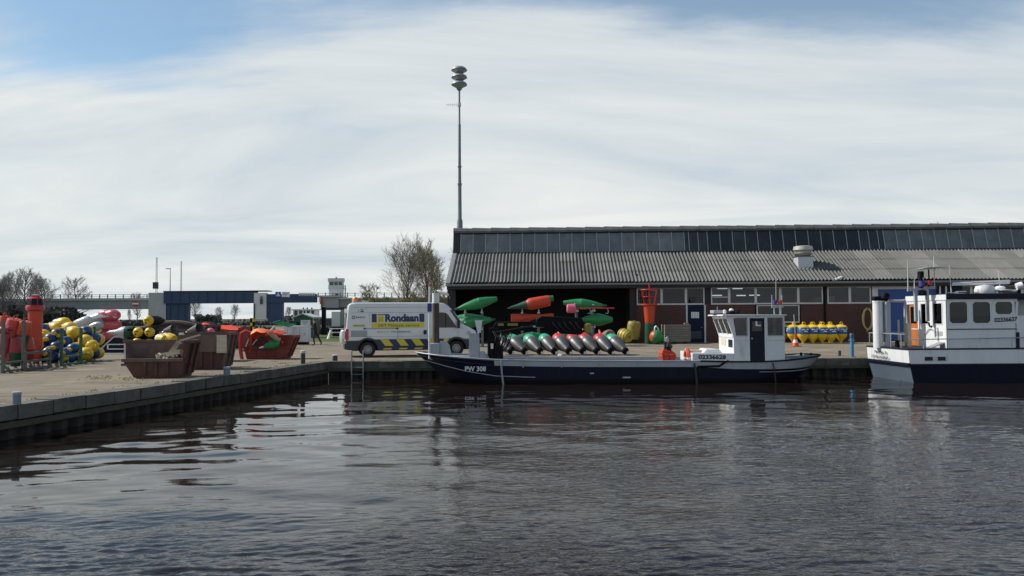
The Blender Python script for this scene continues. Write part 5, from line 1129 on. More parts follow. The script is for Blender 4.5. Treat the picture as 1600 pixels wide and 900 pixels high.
can_buoy('dark red buoy standing in the rack at the left edge', 9, 541, 28.6, (0.02,-.05,1), (m_darkred,m_darkred), 1.0, .20)
can_buoy('dark red buoy with a white collar, right neighbour in the left rack', 25, 548, 28.6, (0.05,-.05,1), (m_dkgreen,m_darkred), 1.0, .20)
can_buoy('orange-red buoy stump beside the foot of the lighthouse buoy', 43, 545, 30.2, (-.1,0,1), (m_darkred,m_orange), .9, .22)
can_buoy('crimson float lying on the red buoys at the left edge', 6, 517, 28.6, (1,-.1,.1), (m_pink,m_darkred), .6, .15)
can_buoy('lowest red buoy end lying behind the low rails at the left edge', 12, 558, 28.8, (.2,-.9,.1), (m_red,m_red), .8, .24)
can_buoy('green buoy end lying between the low rails left of the blue heap', 30, 556, 29.2, (.3,-.9,.1), (m_dkgreen,m_dkgreen), .8, .22)
def lighthouse():
    Y = 33.0; k = Y/F_PX; b = P(54,560,Y); t = thing('lighthouse_buoy', 'tall red buoy shaped like a small lighthouse with a dark-windowed head, at the left', 'buoy', (b.x,Y,QZ)); z = lambda py: P(54,py,Y).z-QZ
    lathe_part([(0,0),(10.2*k,0),(9.9*k,z(486))],'column',m_orange,t,22); lathe_part([(9.9*k,z(486)+.003),(12.9*k,z(484.5)),(13.2*k,z(479)),(12.3*k,z(477.5)),(0,z(477.4))],'collar',m_red,t,22)
    hd = lathe_part([(12.2*k,z(477.3)),(9.9*k,z(466)),(8.5*k,z(465)),(0,z(464.9))],'head',m_red,t,8)
    for i in range(8):
        a = (i+.5)*math.pi/4; n = Vector((math.cos(a),math.sin(a),0)); s_ = Vector((-n.y,n.x,0)); c5 = math.cos(math.pi/8)
        pts = [n*(12.0*k*c5+.012)+s_*(-3.9*k)+Vector((0,0,z(476.5))), n*(12.0*k*c5+.012)+s_*(3.9*k)+Vector((0,0,z(476.5))), n*(10.1*k*c5+.012)+s_*(3.3*k)+Vector((0,0,z(467))), n*(10.1*k*c5+.012)+s_*(-3.3*k)+Vector((0,0,z(467)))]
        MB().add(pts,[(0,1,2,3)]).build('window', m_navy, hd, smooth=0)
    MB().bx(-3*k,6*k,-.1,.1,z(464.8),z(461.5)).build('lamp_housing', m_redlens, t, smooth=0); MB().tube([(-6*k,0,z(465)),(-5*k,0,z(461)),(5*k,0,z(460.5)),(8*k,0,z(465))],.03,n=5).build('handle_bar', m_galv, t)
lighthouse()
# film-wrapped packs
def pack(label, px, py, Y, w, r, mat, n, d_, g):
    c = P(px,py,Y); t = thing('wrapped_buoys', label, 'wrapped buoys', c, 0, g); rnd = random.Random(px)
    d_ = Vector(d_).normalized()
    for i in range(n):
        a = Vector((rnd.uniform(-.04,.04),rnd.uniform(-.1,.1),-i*r*1.72)); prof = [(0,-w/2),(r*.65,-w/2),(r*.95,-w*.36),(r,-w*.1),(r*.93,.0),(r,w*.15),(r*.95,w*.36),(r*.6,w/2),(0,w/2)]
        q = d_.to_track_quat('Z','Y').to_matrix().to_4x4(); MB().lathe([(rr*(1+rnd.uniform(-.07,.07)),zz) for rr,zz in prof],14,Matrix.Translation(a) @ q).build('wrapped_buoy', mat, t)
    return t
Yp = 46.0
pk = pack('stack of red buoys in clear shrink film, standing in front of the bridge', 172, 492.5, Yp, 1.2, .33, m_wrapred, 3, (1,-.2,0), 'film-wrapped buoys')
def film_patch(parent, pts, m):
    rnd = random.Random(4); rows = [[Vector((x,y+rnd.uniform(-.03,.03),z+rnd.uniform(-.04,.04))) for x,y,z in r] for r in pts]; MB().grid(rows).build('film', m, parent, smooth=60)
film_patch(pk, [[(-.62+.3*i,-.40-.02*(i%2),.02-.03*i+.1*(i%2)) for i in range(5)],[(-.66+.3*i,-.43-.03*(i%3),-.16+.07*(i%2)) for i in range(5)]], m_film)
pack('grey-green bundle in milky film sloping down to the left of the red stack', 145, 499, Yp, 1.6, .28, m_wrapgrey, 2, (1,-.15,.30), 'film-wrapped buoys')
pack('lower milky film bundle between the yellow heap and the red stack', 128, 504, Yp-1.0, 1.1, .28, m_film, 2, (1,-.2,.35), 'film-wrapped buoys')
a = G(100,545); b_ = G(196,545)
t = thing('pallet_stack', 'dark stack of pallets carrying the film-wrapped buoys', 'pallets', (P(128,540,Yp+.3).x,Yp+.0,QZ)); w = P(196,540,Yp).x-P(128,540,Yp).x; zt = P(170,518,Yp).z-QZ
for i in range(8): MB().bx(0,w,0,1.1,zt*i/8,zt*i/8+zt*.06).build('board', m_pile, t, smooth=0)
for i in range(5): MB().bx(w*i/4.3,w*i/4.3+.12,0.03,1.05,0.0,zt*.93).build('block', m_blackpaint, t, smooth=0)
# dark blue ramp container
def ramp_box():
    a = G(151,553.5); Y = a.y; b_ = G(192,553.5); w = b_.x-a.x; h = P(175,527,Y).z-QZ; t = thing('ramp_container', 'dark blue box with a sloping pale edge and a white rail, behind the yellow heap', 'container', (a.x,Y,QZ))
    MB().prism([(0,0.03),(w,0.03),(w,h),(w*.62,h)],0.0,1.6).build('box', m_navy, t, smooth=0)
    MB().bar((-.02,-.03,.03),(w*.62,-.03,h+.02),.07).bar((w*.62,-.03,h+.02),(w,-.03,h+.02),.07).build('edge_bar', m_galv, t, smooth=0)
    r = MB(); z0, z1 = h*.28, h*.55; r.bx(w*.42,w*1.0,-.09,-.03,z0,z0+.05); r.bx(w*.42,w*1.0,-.09,-.03,z1,z1+.05); r.bx(w*.40,w*.44,-.09,-.03,z0+.002,z1+.049); r.build('rail', m_lampwhite, t, smooth=0)
    MB().bx(-.1,w+.1,-.2,-.1,0,.07).build('ground_rail', m_lampwhite, t, smooth=0)
ramp_box()
# yellow ball-ended buoys behind the skip
yb = [(232,501,8.2,'topmost yellow ball-ended buoy of the small pile behind the dark rusty skip'),(216,519,8.0,'left yellow ball-ended buoy of the middle pair in the small pile'),(234,519,8.0,'right yellow ball-ended buoy of the middle pair in the small pile'),(214.5,536,8.5,'lower yellow ball-ended buoy just showing over the left of the skip'),(233,537,8,'lower dull ball-ended buoy just showing over the skip under the right one')]
for px, py, rp, lab in yb:
    Y = 30.5; c = P(px,py,Y); r = rp*Y/F_PX*.95; t = thing('ball_ended_buoy', lab, 'buoy', c, 0, 'pile of yellow ball-ended buoys'); 
    MB().lathe([(r*math.sin(math.pi*i/14),-r*math.cos(math.pi*i/14)) for i in range(15)],20,Matrix.Rotation(R(90),4,'X')).build('ball', m_yellow, t)
    MB().lathe([(r*.92,.05),(r*1.0,.15),(r*1.0,.75),(r*.4,1.3),(0,1.3)],16,Matrix.Rotation(R(-90),4,'X')).build('body', m_blackpaint, t)
    m_ = MB(); m_.box((.01,-r*.96,.03),(r*.75,.10,.035),0); m_.build('strap_slot', m_darkplastic, t, smooth=0); m_ = MB(); m_.cyl((-.02,-r*.86,-r*.42),(-.02,-r*.95,-r*.46),.03,n=7); m_.build('bolt', m_blackpaint, t)
for px, py, d_, lab in ((254,530,(-.7,.6,.1),'left of two small yellow floats above the back wall of the dark rusty skip'),(266,529,(-.8,.4,.2),'right of two small yellow floats above the back wall of the dark rusty skip')):
    t = thing('float', lab, 'float', P(px,py,29.0), 0, 'small yellow floats'); point_axis(t, d_); lathe_part([(0,-.2),(.16,-.2),(.19,-.1),(.19,.12),(.12,.2),(0,.2)],'float',m_yellow,t); lathe_part([(.13,.19),(.15,.2),(.15,.3),(0,.3)],'white_end',m_lampwhite,t)
t = thing('wrapped_cone', 'grey-green buoy with a pointed film-wrapped nose, left of the yellow balls', 'buoy', P(208,520,31.5)); point_axis(t, (-1,-.15,.03)); lathe_part([(0,0),(.24,0),(.27,.1),(.25,.28)],'body',m_dkgreen,t); lathe_part([(.26,.28),(.23,.42),(.12,.62),(.08,.85),(0,.98)],'wrapped_nose',m_film,t,10)
t = thing('trestle', 'dark timber trestle under the yellow ball-ended buoys', 'trestle', (P(205,520,31).x,30.7,QZ)); w = P(246,520,31).x-P(205,520,31).x
for z in (.35,1.0,1.32): MB().bx(0,w,0,.9,z,z+.1).build('shelf', m_blackpaint, t, smooth=0)
for x in (0.02,w-.12): MB().bx(x,x+.1,.05,.85,0,1.0).build('leg', m_blackpaint, t, smooth=0)
# ---- bollards, ladder
def bollard(label, px, pyb, pyt, r, m, capm, post=False):
    b = G(px,pyb); k = b.y/F_PX; h = (pyb-pyt)*k; t = thing('bollard', label, 'bollard', b)
    lathe_part([(0,0),(r*k,0),(r*k*.97,h*.8)],'post',m,t,14); lathe_part([(r*k*1.05,h*.801),(r*k*1.08,h*.84),(r*k*1.05,h*.97),(r*k*.8,h),(0,h)],'cap',capm,t,14)
    if post: MB().cyl((-r*k*1.5,0,h*.7),(r*k*1.5,0,h*.7),.03,n=6).build('cross_pin', m_galv, t)
bollard('grey bollard with a pale cap at the left foreground quay edge', 26, 633.5, 612, 6.3, M('blue_grey_paint',(.16,.20,.25),.6), m_grey)
bollard('blue-grey bollard half in shade at the corner of the scraped skip', 354.5, 587, 573, 5, M('blue_grey_paint',(.16,.20,.25),.6), m_grey)
bollard('slim dark bollard with a pale cap right of the red skip', 473.5, 569.5, 547.5, 3.6, m_darkplastic, m_frame)
bollard('short pale bollard at the inner corner of the quay', 523.5, 564.5, 554, 4, m_darkplastic, m_frame)
bollard('bright blue mooring post with a cross pin, left of the white stern', 1331.5, 557.5, 521, 2.9, M('post_blue',(.05,.20,.38),.5), M('post_blue_dark',(.03,.09,.17),.5), True)
bollard('small grey bollard beside the tail of the navy boat', 1312, 556, 548, 2.2, m_darkplastic, m_darkplastic)
def ladder():
    Y = 32.30; a = P(549.5,575,Y); b_ = P(567.5,575,Y); t = thing('quay_ladder', 'thin steel ladder with raised stiles on the quay face below the van', 'ladder', (a.x,Y,0)); w = b_.x-a.x; zt = P(550,548,Y).z
    for x in (0,w): MB().tube([(x,0,-.6),(x,0,zt-.05),(x,.03,zt)],.028,n=7).build('stile', m_polegrey, t)
    z = -.1
    while z < QZ+.02: MB().cyl((0,0,z),(w,0,z),.022,n=6).build('rung', m_polegrey, t); z += .28
ladder()
# ================================================================ service van
def van():
    o = Vector((-6.5,36.25,QZ)); yaw = R(13.5)
    t = thing('service_van', 'white high-roofed service van with blue and yellow sills and amber roof beacons', 'van', (0,0,0), 0)
    ux = Vector((math.cos(yaw),math.sin(yaw),0)); t.rotation_euler = (0,0,yaw); t.location = o - ux*0.95       # local x=.95 is the rear wheel, near side y=0
    W = 2.02; wr, wf, rad = .95+0.0, .95+4.035, .345
    rear = wr; arch = .44
    def archpts(c, z0, n=9): return [(c-arch*math.cos(math.pi*i/n), z0+ .06 + arch*math.sin(math.pi*i/n)) for i in range(n+1)]
    up = [(0.0,.62),(-.02,1.0),(.0,1.5),(.05,2.1),(.10,2.36),(.2,2.44),(.45,2.465),(4.05,2.465),(4.4,2.43),(4.62,2.31),(4.95,1.95),(5.36,1.42),(5.62,1.30),(5.88,1.16),(5.97,1.0),(6.0,.80),(5.98,.70)]
    zt_ = .72
    poly = [(0.0,zt_)] + up[1:-1] + [(5.99,zt_)]
    def slab(poly, y0, y1, name, mat, parent, bev=.05, shape=True):
        m_ = MB().prism(poly,y0,y1); me = m_.build(name,mat,parent,smooth=0)
        bm = bmesh.new(); bm.from_mesh(me.data)
        if shape:
            for v in bm.verts:
                c = W/2; k = 1.0
                if v.co.z > 1.3: k -= .055*(v.co.z-1.3)
                if v.co.x > 5.3: k -= .16*(v.co.x-5.3)
                if v.co.z > 2.40: k -= .03
                v.co.y = c+(v.co.y-c)*k
        bm.to_mesh(me.data); bm.free()
        me.data.polygons.foreach_set('use_smooth',[True]*len(me.data.polygons)); me.data.set_sharp_from_angle(angle=R(40))
        if bev:
            b = me.modifiers.new('bevel','BEVEL'); b.width = bev; b.segments = 3; b.limit_method = 'ANGLE'; b.angle_limit = R(40)
        return me
    body = slab(poly, 0, W, 'body', m_vanwhite, t, .12)
    low = [(0.0,.34)] + [(wr-arch-.02,.30)] + archpts(wr,.28)[0:] + [(wr+arch+.02,.30),(wf-arch-.02,.30)] + archpts(wf,.28) + [(wf+arch+.02,.30),(5.90,.28),(6.0,.45),(6.0,.713),(0.0,.713)]
    sill = slab(low, -.005, W+.005, 'lower_body', m_darkplastic, t, .02)
    MB().bx(wr-.5,wr+.5,.25,W-.25,.3,.8).bx(wf-.5,wf+.5,.25,W-.25,.3,.8).bx(.3,5.6,.3,W-.3,.28,.5).build('underbody', m_black, t, smooth=0)
    MB().bx(-.09,.25,.05,W-.05,.36,.64).build('rear_bumper', m_darkplastic, t, bevel=.03); MB().bx(5.8,6.08,.22,W-.22,.32,.62).build('front_bumper', m_darkplastic, t, bevel=.05)
    sy = lambda z: W/2-(W/2)*(1-(.055*(z-1.3) if z > 1.3 else 0))
    eps = -.008
    def panel(pts, name, mat, parent, e=eps, th=.006):       # thin plate lying on the near flank
        vs = [Vector((x, sy(z)+e, z)) for x,z in pts]; vs2 = [v+Vector((0,th,0)) for v in vs]; n = len(pts)
        return MB().add(vs+vs2,[tuple(range(n)),tuple(range(2*n-1,n-1,-1))]+[(i,i+n,(i+1)%n+n,(i+1)%n) for i in range(n)]).build(name,mat,parent,smooth=0)
    rc = lambda x0,x1,z0,z1: [(x0,z0),(x1,z0),(x1,z1),(x0,z1)]
    # wheels
    for x in (wr,wf):
        for y in (.13,W-.13):
            sgn = -1 if y < 1 else 1
            wh = MB().lathe([(.20,-.10),(.30,-.115),(.335,-.09),(rad,-.03),(rad,.05),(.33,.10),(.2,.10)],28,Matrix.Translation((x,y,rad)) @ Matrix.Rotation(R(90)*(1 if sgn < 0 else -1),4,'X')).build('wheel', m_tyre, t)
            rm = MB().lathe([(0,.07),(.06,.085),(.075,.06),(.10,.055),(.16,.075),(.205,.06),(.215,.09)],20,Matrix.Translation((x,y,rad)) @ Matrix.Rotation(R(90)*(1 if sgn < 0 else -1),4,'X'))
            q = rm.build('rim', m_rim, wh); h_ = MB()
            for i in range(10):
                a = i*math.pi/5; c_ = Vector((x+.135*math.cos(a),y+sgn*.07,rad+.135*math.sin(a))); h_.cyl(c_,c_+Vector((0,sgn*.014,0)),.026,n=6)
            h_.build('rim_hole', m_black, wh, smooth=0)
    # arches, trims
    for x in (wr,wf):
        pts = []; n = 12
        for r_ in (arch+.02,arch+.10): pts.append([Vector((x-r_*math.cos(math.pi*i/n), -.012, .34+r_*math.sin(math.pi*i/n))) for i in range(n+1)])
        MB().grid(pts).grid([[v+Vector((0,.02,0)) for v in r_] for r_ in pts]).build('wheel_arch', m_darkplastic, t, smooth=0)
    # printed chevrons along the sill
    band = panel(rc(wr+.60,wf-.53,.715,.80),'blue_band',m_vanblue,t)
    MB().bx(wr+.56,wf-.50,-.012,-.006,.33,.712).build('blue_sill', m_vanblue, t, smooth=0)
    for x in (1.58,2.28,2.98,3.68):
        MB().add([(x+.14,-.016,.50),(x+.50,-.016,.50),(x+.28,-.016,.79),(x-.08,-.016,.79)],[(0,1,2,3)]).build('yellow_chevron', m_vanyellow, t, smooth=0); MB().add([(x+.04,-.016,.335),(x+.40,-.016,.335),(x+.46,-.016,.40),(x+.10,-.016,.40)],[(0,1,2,3)]).build('yellow_chevron', m_vanyellow, t, smooth=0)
    MB().add([(4.62,-.016,.74),(4.40,-.016,.50),(4.39,-.016,.80),(4.62,-.016,.80)],[(0,1,2,3)]).build('yellow_chevron', m_vanyellow, t, smooth=0)
    # name board: blue blocks, tick mark, lettering, yellow strip
    panel(rc(1.12,1.34,1.57,1.95),'blue_block',m_vanblue,t); panel(rc(3.27,3.50,1.57,1.95),'blue_block',m_vanblue,t)
    mk = panel(rc(1.39,1.66,1.58,1.88),'mark_square',m_vanyellow,t); panel(rc(1.37,1.72,1.90,1.935),'mark_bar',m_vanblue,t)
    ck = MB()
    for (x0,z0,x1,z1) in ((1.43,1.78,1.51,1.66),(1.51,1.66,1.62,1.82),(1.43,1.68,1.51,1.60),(1.51,1.60,1.62,1.70)): ck.bar((x0,sy(1.75)-.012,z0),(x1,sy(1.75)-.012,z1),.025,.004)
    ck.build('mark_tick', m_vanblue, mk, smooth=0)
    strip = panel(rc(1.11,3.50,1.32,1.55),'yellow_strip',m_vanyellow,t)
    tilt = Vector((0,.0275,1))
    text('Rondaan', m_vanblue, t, (1.72,sy(1.57)-.012,1.58), (1,0,0), tilt, 1.52, .36, bold=.05)
    text('24/7 Mobiele service', m_vanblue, strip, (1.40,sy(1.35)-.016,1.365), (1,0,0), tilt, 1.86, .13, bold=0, spacing=1.15)
    text('RASCO', m_txt_black, t, (.43,sy(1.75)-.012,1.76), (1,0,0), tilt, .40, .08, bold=.012); lg = panel(rc(.25,.38,1.73,1.87),'logo_square',m_txt_black,t); panel(rc(.275,.355,1.755,1.845),'logo_inset',m_vanwhite,lg,-.012); panel(rc(.30,.335,1.78,1.82),'logo_core',m_redlens,lg,-.016)
    pf = panel(rc(.29,.82,1.38,1.47),'maker_plate',m_vanyellow,t); text('PALFINGER', m_txt_black, pf, (.31,sy(1.39)-.012,1.40), (1,0,0), tilt, .49, .05, bold=.008)
    panel(rc(.62,.76,2.13,2.17),'small_print',m_txt_grey,t); panel(rc(.62,.76,2.04,2.09),'small_print',m_txt_black,t); panel(rc(.52,.55,2.05,2.15),'small_print',m_txt_grey,t)
    text('0516-51 51 51', m_txt_black, t, (1.36,sy(1.10)-.012,1.10), (1,0,0), tilt, .50, .06, bold=.008); text('WWW.RONDAAN.NL', m_txt_black, t, (1.96,sy(1.10)-.012,1.10), (1,0,0), tilt, .90, .065, bold=.008)
    panel(rc(.20,.92,.93,1.20),'grey_panel',m_grey,t)
    MB().bx(.78,2.27,-.02,-.003,1.272,1.298).build('slide_rail', m_txt_grey, t, smooth=0); MB().bx(.76,.85,-.03,-.004,1.26,1.315).build('rail_end', m_black, t, smooth=0); MB().bx(2.20,2.31,-.03,-.004,1.26,1.315).build('rail_end', m_black, t, smooth=0)
    MB().bx(3.46,3.60,-.03,-.004,1.0,1.20).build('handle', m_black, t, bevel=.02)
    seam = MB()
    for x,z0,z1 in ((2.27,.73,1.27),(4.05,.73,2.3),(1.02,.73,2.0),(5.05,.76,1.2)): seam.add([(x,sy(z0)-.007,z0),(x+.012,sy(z0)-.007,z0),(x+.012,sy(z1)-.007,z1),(x,sy(z1)-.007,z1)],[(0,1,2,3)])
    for z,x0,x1 in ((2.00,.2,4.05),(.92,.1,4.0),(2.24,.3,4.1)): seam.add([(x0,sy(z)-.007,z),(x1,sy(z)-.007,z),(x1,sy(z+.01)-.007,z+.01),(x0,sy(z+.01)-.007,z+.01)],[(0,1,2,3)])
    seam.build('panel_seam', m_txt_grey, t, smooth=0)
    # cab glass
    win = panel([(4.16,1.30),(4.98,1.30),(4.93,1.42),(4.58,1.92),(4.40,2.0),(4.16,2.0)],'side_window',m_vanglass,t,-.012)
    panel([(4.46,1.30),(4.51,1.30),(4.51,1.97),(4.46,1.98)],'window_post',m_black,win,-.018)
    panel([(5.12,1.44),(5.30,1.45),(4.80,2.10),(4.68,2.12)],'windscreen_return',m_vanglass,t,-.004)
    # windscreen as a pane lying on the slope
    a, b_ = Vector((5.33,0,1.45)), Vector((4.66,0,2.26)); n_ = Vector((b_.z-a.z,0,-(b_.x-a.x))).normalized()
    wsc = MB().add([a+n_*.012+Vector((0,.20,0)),a+n_*.012+Vector((0,W-.2,0)),b_+n_*.012+Vector((0,W-.24,0)),b_+n_*.012+Vector((0,.24,0))],[(0,1,2,3)]).build('windscreen', m_vanglass, t, smooth=0)
    MB().bar(a+n_*.03+Vector((-.02,.35,.03)),a+n_*.03+Vector((-.1,.95,.13)),.02).build('wiper', m_black, wsc, smooth=0)
    MB().bx(5.28,5.45,.25,W-.25,1.38,1.435).build('scuttle', m_black, t, smooth=0)
    mr = MB().bx(4.98,5.12,-.24,-.02,1.28,1.62).build('mirror', m_black, t, bevel=.03); MB().bx(4.965,4.979,-.22,-.05,1.31,1.59).build('mirror_glass', m_galv, mr, smooth=0); MB().bx(5.10,5.135,-.23,-.06,1.32,1.44).build('mirror_cap', m_white, mr, bevel=.01)
    for y0, y1 in ((.10,.42),(W-.42,W-.10)): MB().prism([(5.72,.92),(5.985,.84),(5.97,1.02),(5.70,1.17)],y0,y1).build('headlight', m_galv, t, bevel=.03)
    MB().add([(5.45,.035,1.0),(5.9,.11,.92),(5.9,.11,1.04),(5.52,.04,1.16)],[(0,1,2,3)]).build('headlight_flank', m_galv, t, smooth=0)
    for y0, y1 in ((-.012,.10),(W-.10,W+.012)): MB().bx(-.035,.10,y0,y1,.78,1.28).build('tail_light', m_redlens, t, bevel=.02)
    dr = MB().bx(-.035,-.015,.14,W/2-.01,.72,2.2).build('rear_door', m_vanwhite, t, smooth=0); MB().bx(-.035,-.015,W/2+.01,W-.14,.72,2.2).build('rear_door', m_vanwhite, t, smooth=0)
    MB().bx(-.048,-.036,.22,W/2-.1,1.35,2.0).build('door_window', m_vanglass, dr, smooth=0); MB().bx(-.09,-.036,W/2-.16,W/2-.1,.9,1.1).build('door_handle', m_black, dr, smooth=0)
    MB().bx(-.20,-.04,.02,.30,.80,1.20).build('rear_pod', m_vanwhite, t, bevel=.03)
    MB().bx(.30,.75,.3,W-.3,2.47,2.53).build('beacon_bar', m_grey, t, bevel=.02)
    for y in (.42,W-.42): MB().lathe([(.10,2.53),(.115,2.55),(.11,2.66),(.07,2.71),(0,2.71)],14,Matrix.Translation((.42,y,0))).build('beacon', m_amber, t)
    MB().bx(.7,1.0,.3,W-.3,2.468,2.55).build('roof_box', m_woodpale, t, bevel=.02)
    MB().lathe([(.02,2.465),(.015,2.75),(0,2.75)],6,Matrix.Translation((4.2,W/2,0))).build('aerial', m_black, t)
m_vanglass = M('van_glass', (0.006,0.008,0.009), 0.08, var=0.1)
van()

m_boot = M('black_bottom_paint', (0.004,0.004,0.005), 0.6, var=0.2, spec=0.2)
# ================================================================ hull helper
def hull(t, st, mats, zkeel=-.45, band_from=None):
    """st: rows of (x_top, b_top, x_water, b_water, z_top, z_band); starboard/port mirrored"""
    def side(f0, f1, name, mat, sgn_rows):
        m_ = MB()
        for s in (-1,1):
            rows = []
            for (xt,bt,xw,bw,zt,zb) in st:
                r = []
                for f in sgn_rows:
                    if f == 'keel': r.append(Vector((xw,s*bw*.86,zkeel)))
                    elif f == 'boot': r.append(Vector((xw+(xt-xw)*.17/zt,s*(bw+(bt-bw)*(.17/zt)**.8),.17)))
                    elif f == 'wl': r.append(Vector((xw,s*bw,0.0)))
                    else:
                        z = zb if f == 'band' else (zt if f == 'top' else (zt+zb)/2); q = z/zt
                        r.append(Vector((xw+(xt-xw)*q, s*(bw+(bt-bw)*q**.8), z)))
                rows.append(r)
            m_.grid(rows)
        return m_.build(name, mat, t, smooth=45)
    side(0,0,'boot_top',m_boot,['keel','wl','boot'])
    return side(0,0,'hull',mats[0],['boot','band']), side(0,0,'bulwark_band',mats[1],['band','mid','top'])
def work_boat():
    BYc = 30.72; bow = P(650,551,BYc); t = thing('work_barge', 'long low navy work boat with a white wheelhouse aft, lettered PW 308', 'boat', (bow.x,BYc,0))
    lx = lambda px, Y: P(px,500,Y).x-bow.x
    NY = BYc-1.42; Ln = lx(1277,BYc)
    xs = [0.0,.35,.9,1.8,3.0,4.5,6.5,8.5,10.5,11.8,12.8,13.6,14.3,14.8,15.1,Ln]
    bt = [.12,.55,.95,1.28,1.41,1.42,1.42,1.42,1.42,1.42,1.42,1.40,1.28,1.03,.75,.22]
    xw = [1.25,1.35,1.65,2.2,3.1,4.5,6.5,8.5,10.5,11.7,12.5,13.1,13.7,14.1,14.3,14.4]
    bw = [.05,.25,.62,1.08,1.36,1.40,1.40,1.40,1.40,1.39,1.36,1.26,1.06,.78,.5,.12]
    zt = [1.12,1.09,1.04,.97,.89,.85,.82,.80,.79,.755,.755,.79,.85,.90,.92,.93]
    zb = [.98,.95,.90,.80,.68,.64,.61,.60,.585,.50,.49,.49,.51,.54,.56,.57]
    st = list(zip(xs,bt,xw,bw,zt,zb))
    # forward part keeps a navy top, aft of the PW lettering the band is grey, round the stern white
    h, band = hull(t, st, (m_navy, m_bulwark))
    fore = [s for s in st if s[0] <= 3.1]
    m_ = MB()
    for s_ in (-1,1):
        m_.grid([[Vector((x_w+(x_t-x_w)*q, s_*(b_w+(b_t-b_w)*q**.8+.008), z)) for z,q in ((z_b+.004,z_b/z_t),(z_t-.03,(z_t-.03)/z_t))] for (x_t,b_t,x_w,b_w,z_t,z_b) in fore])
    m_.build('bow_plating', m_navy, t)
    m_ = MB()
    for s_ in (-1,1): m_.tube([Vector((x_w+(x_t-x_w)*q_, s_*(b_w+(b_t-b_w)*q_**.8+.008), z_t*q_)) for (x_t,b_t,x_w,b_w,z_t,z_b),q_ in zip(st[:6],(.75,.71,.62,.48,.34,.29))],.016,5)
    m_.build('rubbing_line', m_bulwark, t)
    m_ = MB()
    for s_ in (-1,1): m_.tube([Vector((x_t, s_*(b_t+.01), z_t+.01)) for (x_t,b_t,x_w,b_w,z_t,z_b) in st[:-6]],.028,6)
    m_.build('gunwale', m_grey, t)
    m_ = MB(); m_.tube([Vector((x_t, -(b_t+.01), z_t+.012)) for (x_t,b_t,x_w,b_w,z_t,z_b) in st[8:]]+[Vector((x_t, (b_t+.01), z_t+.012)) for (x_t,b_t,x_w,b_w,z_t,z_b) in st[:7:-1]],.032,6); m_.build('aft_fender_rail', m_blackpaint, t)
    m_ = MB(); m_.tube([Vector((x_w+(x_t-x_w)*.5, -(b_w+(b_t-b_w)*.55)-.01, z_b-.10)) for (x_t,b_t,x_w,b_w,z_t,z_b) in st[10:]],.014,5); m_.build('stern_line', m_grey, t)
    # decks
    def deckstrip(rows_st, z, name, mat, camber=.02):
        return MB().grid([[Vector((x_t,-b_t+.02,z(z_t))),Vector((x_t,0,z(z_t)+camber)),Vector((x_t,b_t-.02,z(z_t)))] for (x_t,b_t,x_w,b_w,z_t,z_b) in rows_st]).build(name,mat,t,smooth=60)
    deckstrip(st[:5], lambda q: q-.10, 'fore_deck', m_deck); deckstrip(st[4:9], lambda q: .30, 'hold_floor', m_deck); deckstrip(st[8:], lambda q: q-.03, 'aft_deck', m_deck)
    # stays of the bulwark and small plates
    for px in (817,877,936,996): x = lx(px,NY); MB().bx(x-.02,x+.02,-1.455,-1.425,.60,.83).build('bulwark_stay', m_grey, t, smooth=0)
    MB().bx(3.05,9.9,-1.30,-1.22,.6,.835).build('coaming', m_bulwark, t, smooth=0); MB().bx(3.05,9.9,1.22,1.30,.6,.835).build('coaming', m_bulwark, t, smooth=0)
    x = lx(924,NY); MB().bx(x-.07,x+.07,-1.442,-1.42,.36,.40).build('fairlead', m_galv, t, smooth=0)
    a = MB().bx(lx(972,NY),lx(984,NY),-1.445,-1.42,.20,.25).build('name_plate', m_galv, t, smooth=0)
    x0 = lx(726.5,BYc-1.3); text('PW 308', m_txt_white, t, (x0,-1.385,.475), (1,-.045,0), (0,-.06,1), lx(759,BYc-1.4)-x0, .185, bold=.03)
    # bow gear: pile (spud) in a trunk, posts
    xs_ = lx(681,BYc-.35); sp = MB().cyl((xs_,-.35,.88),(xs_,-.35,P(681,474,30.4).z),.13,n=14).build('spud_pile', m_pile, t); MB().cyl((xs_,-.35,P(681,474,30.4).z+.002),(xs_,-.35,P(681,458,30.4).z),.14,n=14).build('white_cap', m_lampwhite, sp)
    MB().bx(xs_-.20,xs_+.16,-.62,-.10,.85,1.48).build('spud_trunk', m_bulwark, t, bevel=.02)
    MB().prism([(xs_+.165,.85),(xs_+.62,.85),(xs_+.5,1.4),(xs_+.36,1.55),(xs_+.165,1.55)],-.52,-.2).build('trunk_bracket', m_bulwark, t, smooth=0)
    xp = lx(671.5,BYc-.5); fp = MB().cyl((xp,-.7,.9),(xp+.02,-.7,P(672,447,30).z),.035,n=7).build('jack_staff', m_lampwhite, t); MB().bx(xp-.06,xp+.10,-.76,-.70,P(672,487,30).z,P(672,474,30).z).build('blue_flag', m_flagblue, fp, smooth=0); MB().cyl((xp+.02,-.7,P(672,447,30).z+.001),(xp+.02,-.7,P(672,444,30).z),.05,n=8).build('red_lamp', m_redlens, fp)
    for k in range(4): MB().cyl((.35+.18*k,-.25+.1*(k%2),.95),(.35+.18*k,-.25+.1*(k%2),1.16+.12*(k%2)),.05,.06,8).build('mooring_bitt', m_blackpaint, t)
    MB().bx(lx(700,NY)-.1,lx(732,NY),-.85,-.55,.93,1.02).build('deck_box', m_lampwhite, t, smooth=0)
    xw_ = lx(741,BYc-.6); z1 = P(741,520,30.1).z; MB().prism([(xw_-.20,.8),(xw_+.22,.8),(xw_+.18,z1),(xw_-.19,z1-.02)],-.75,-.45).build('winch_post', m_bulwark, t, bevel=.015)
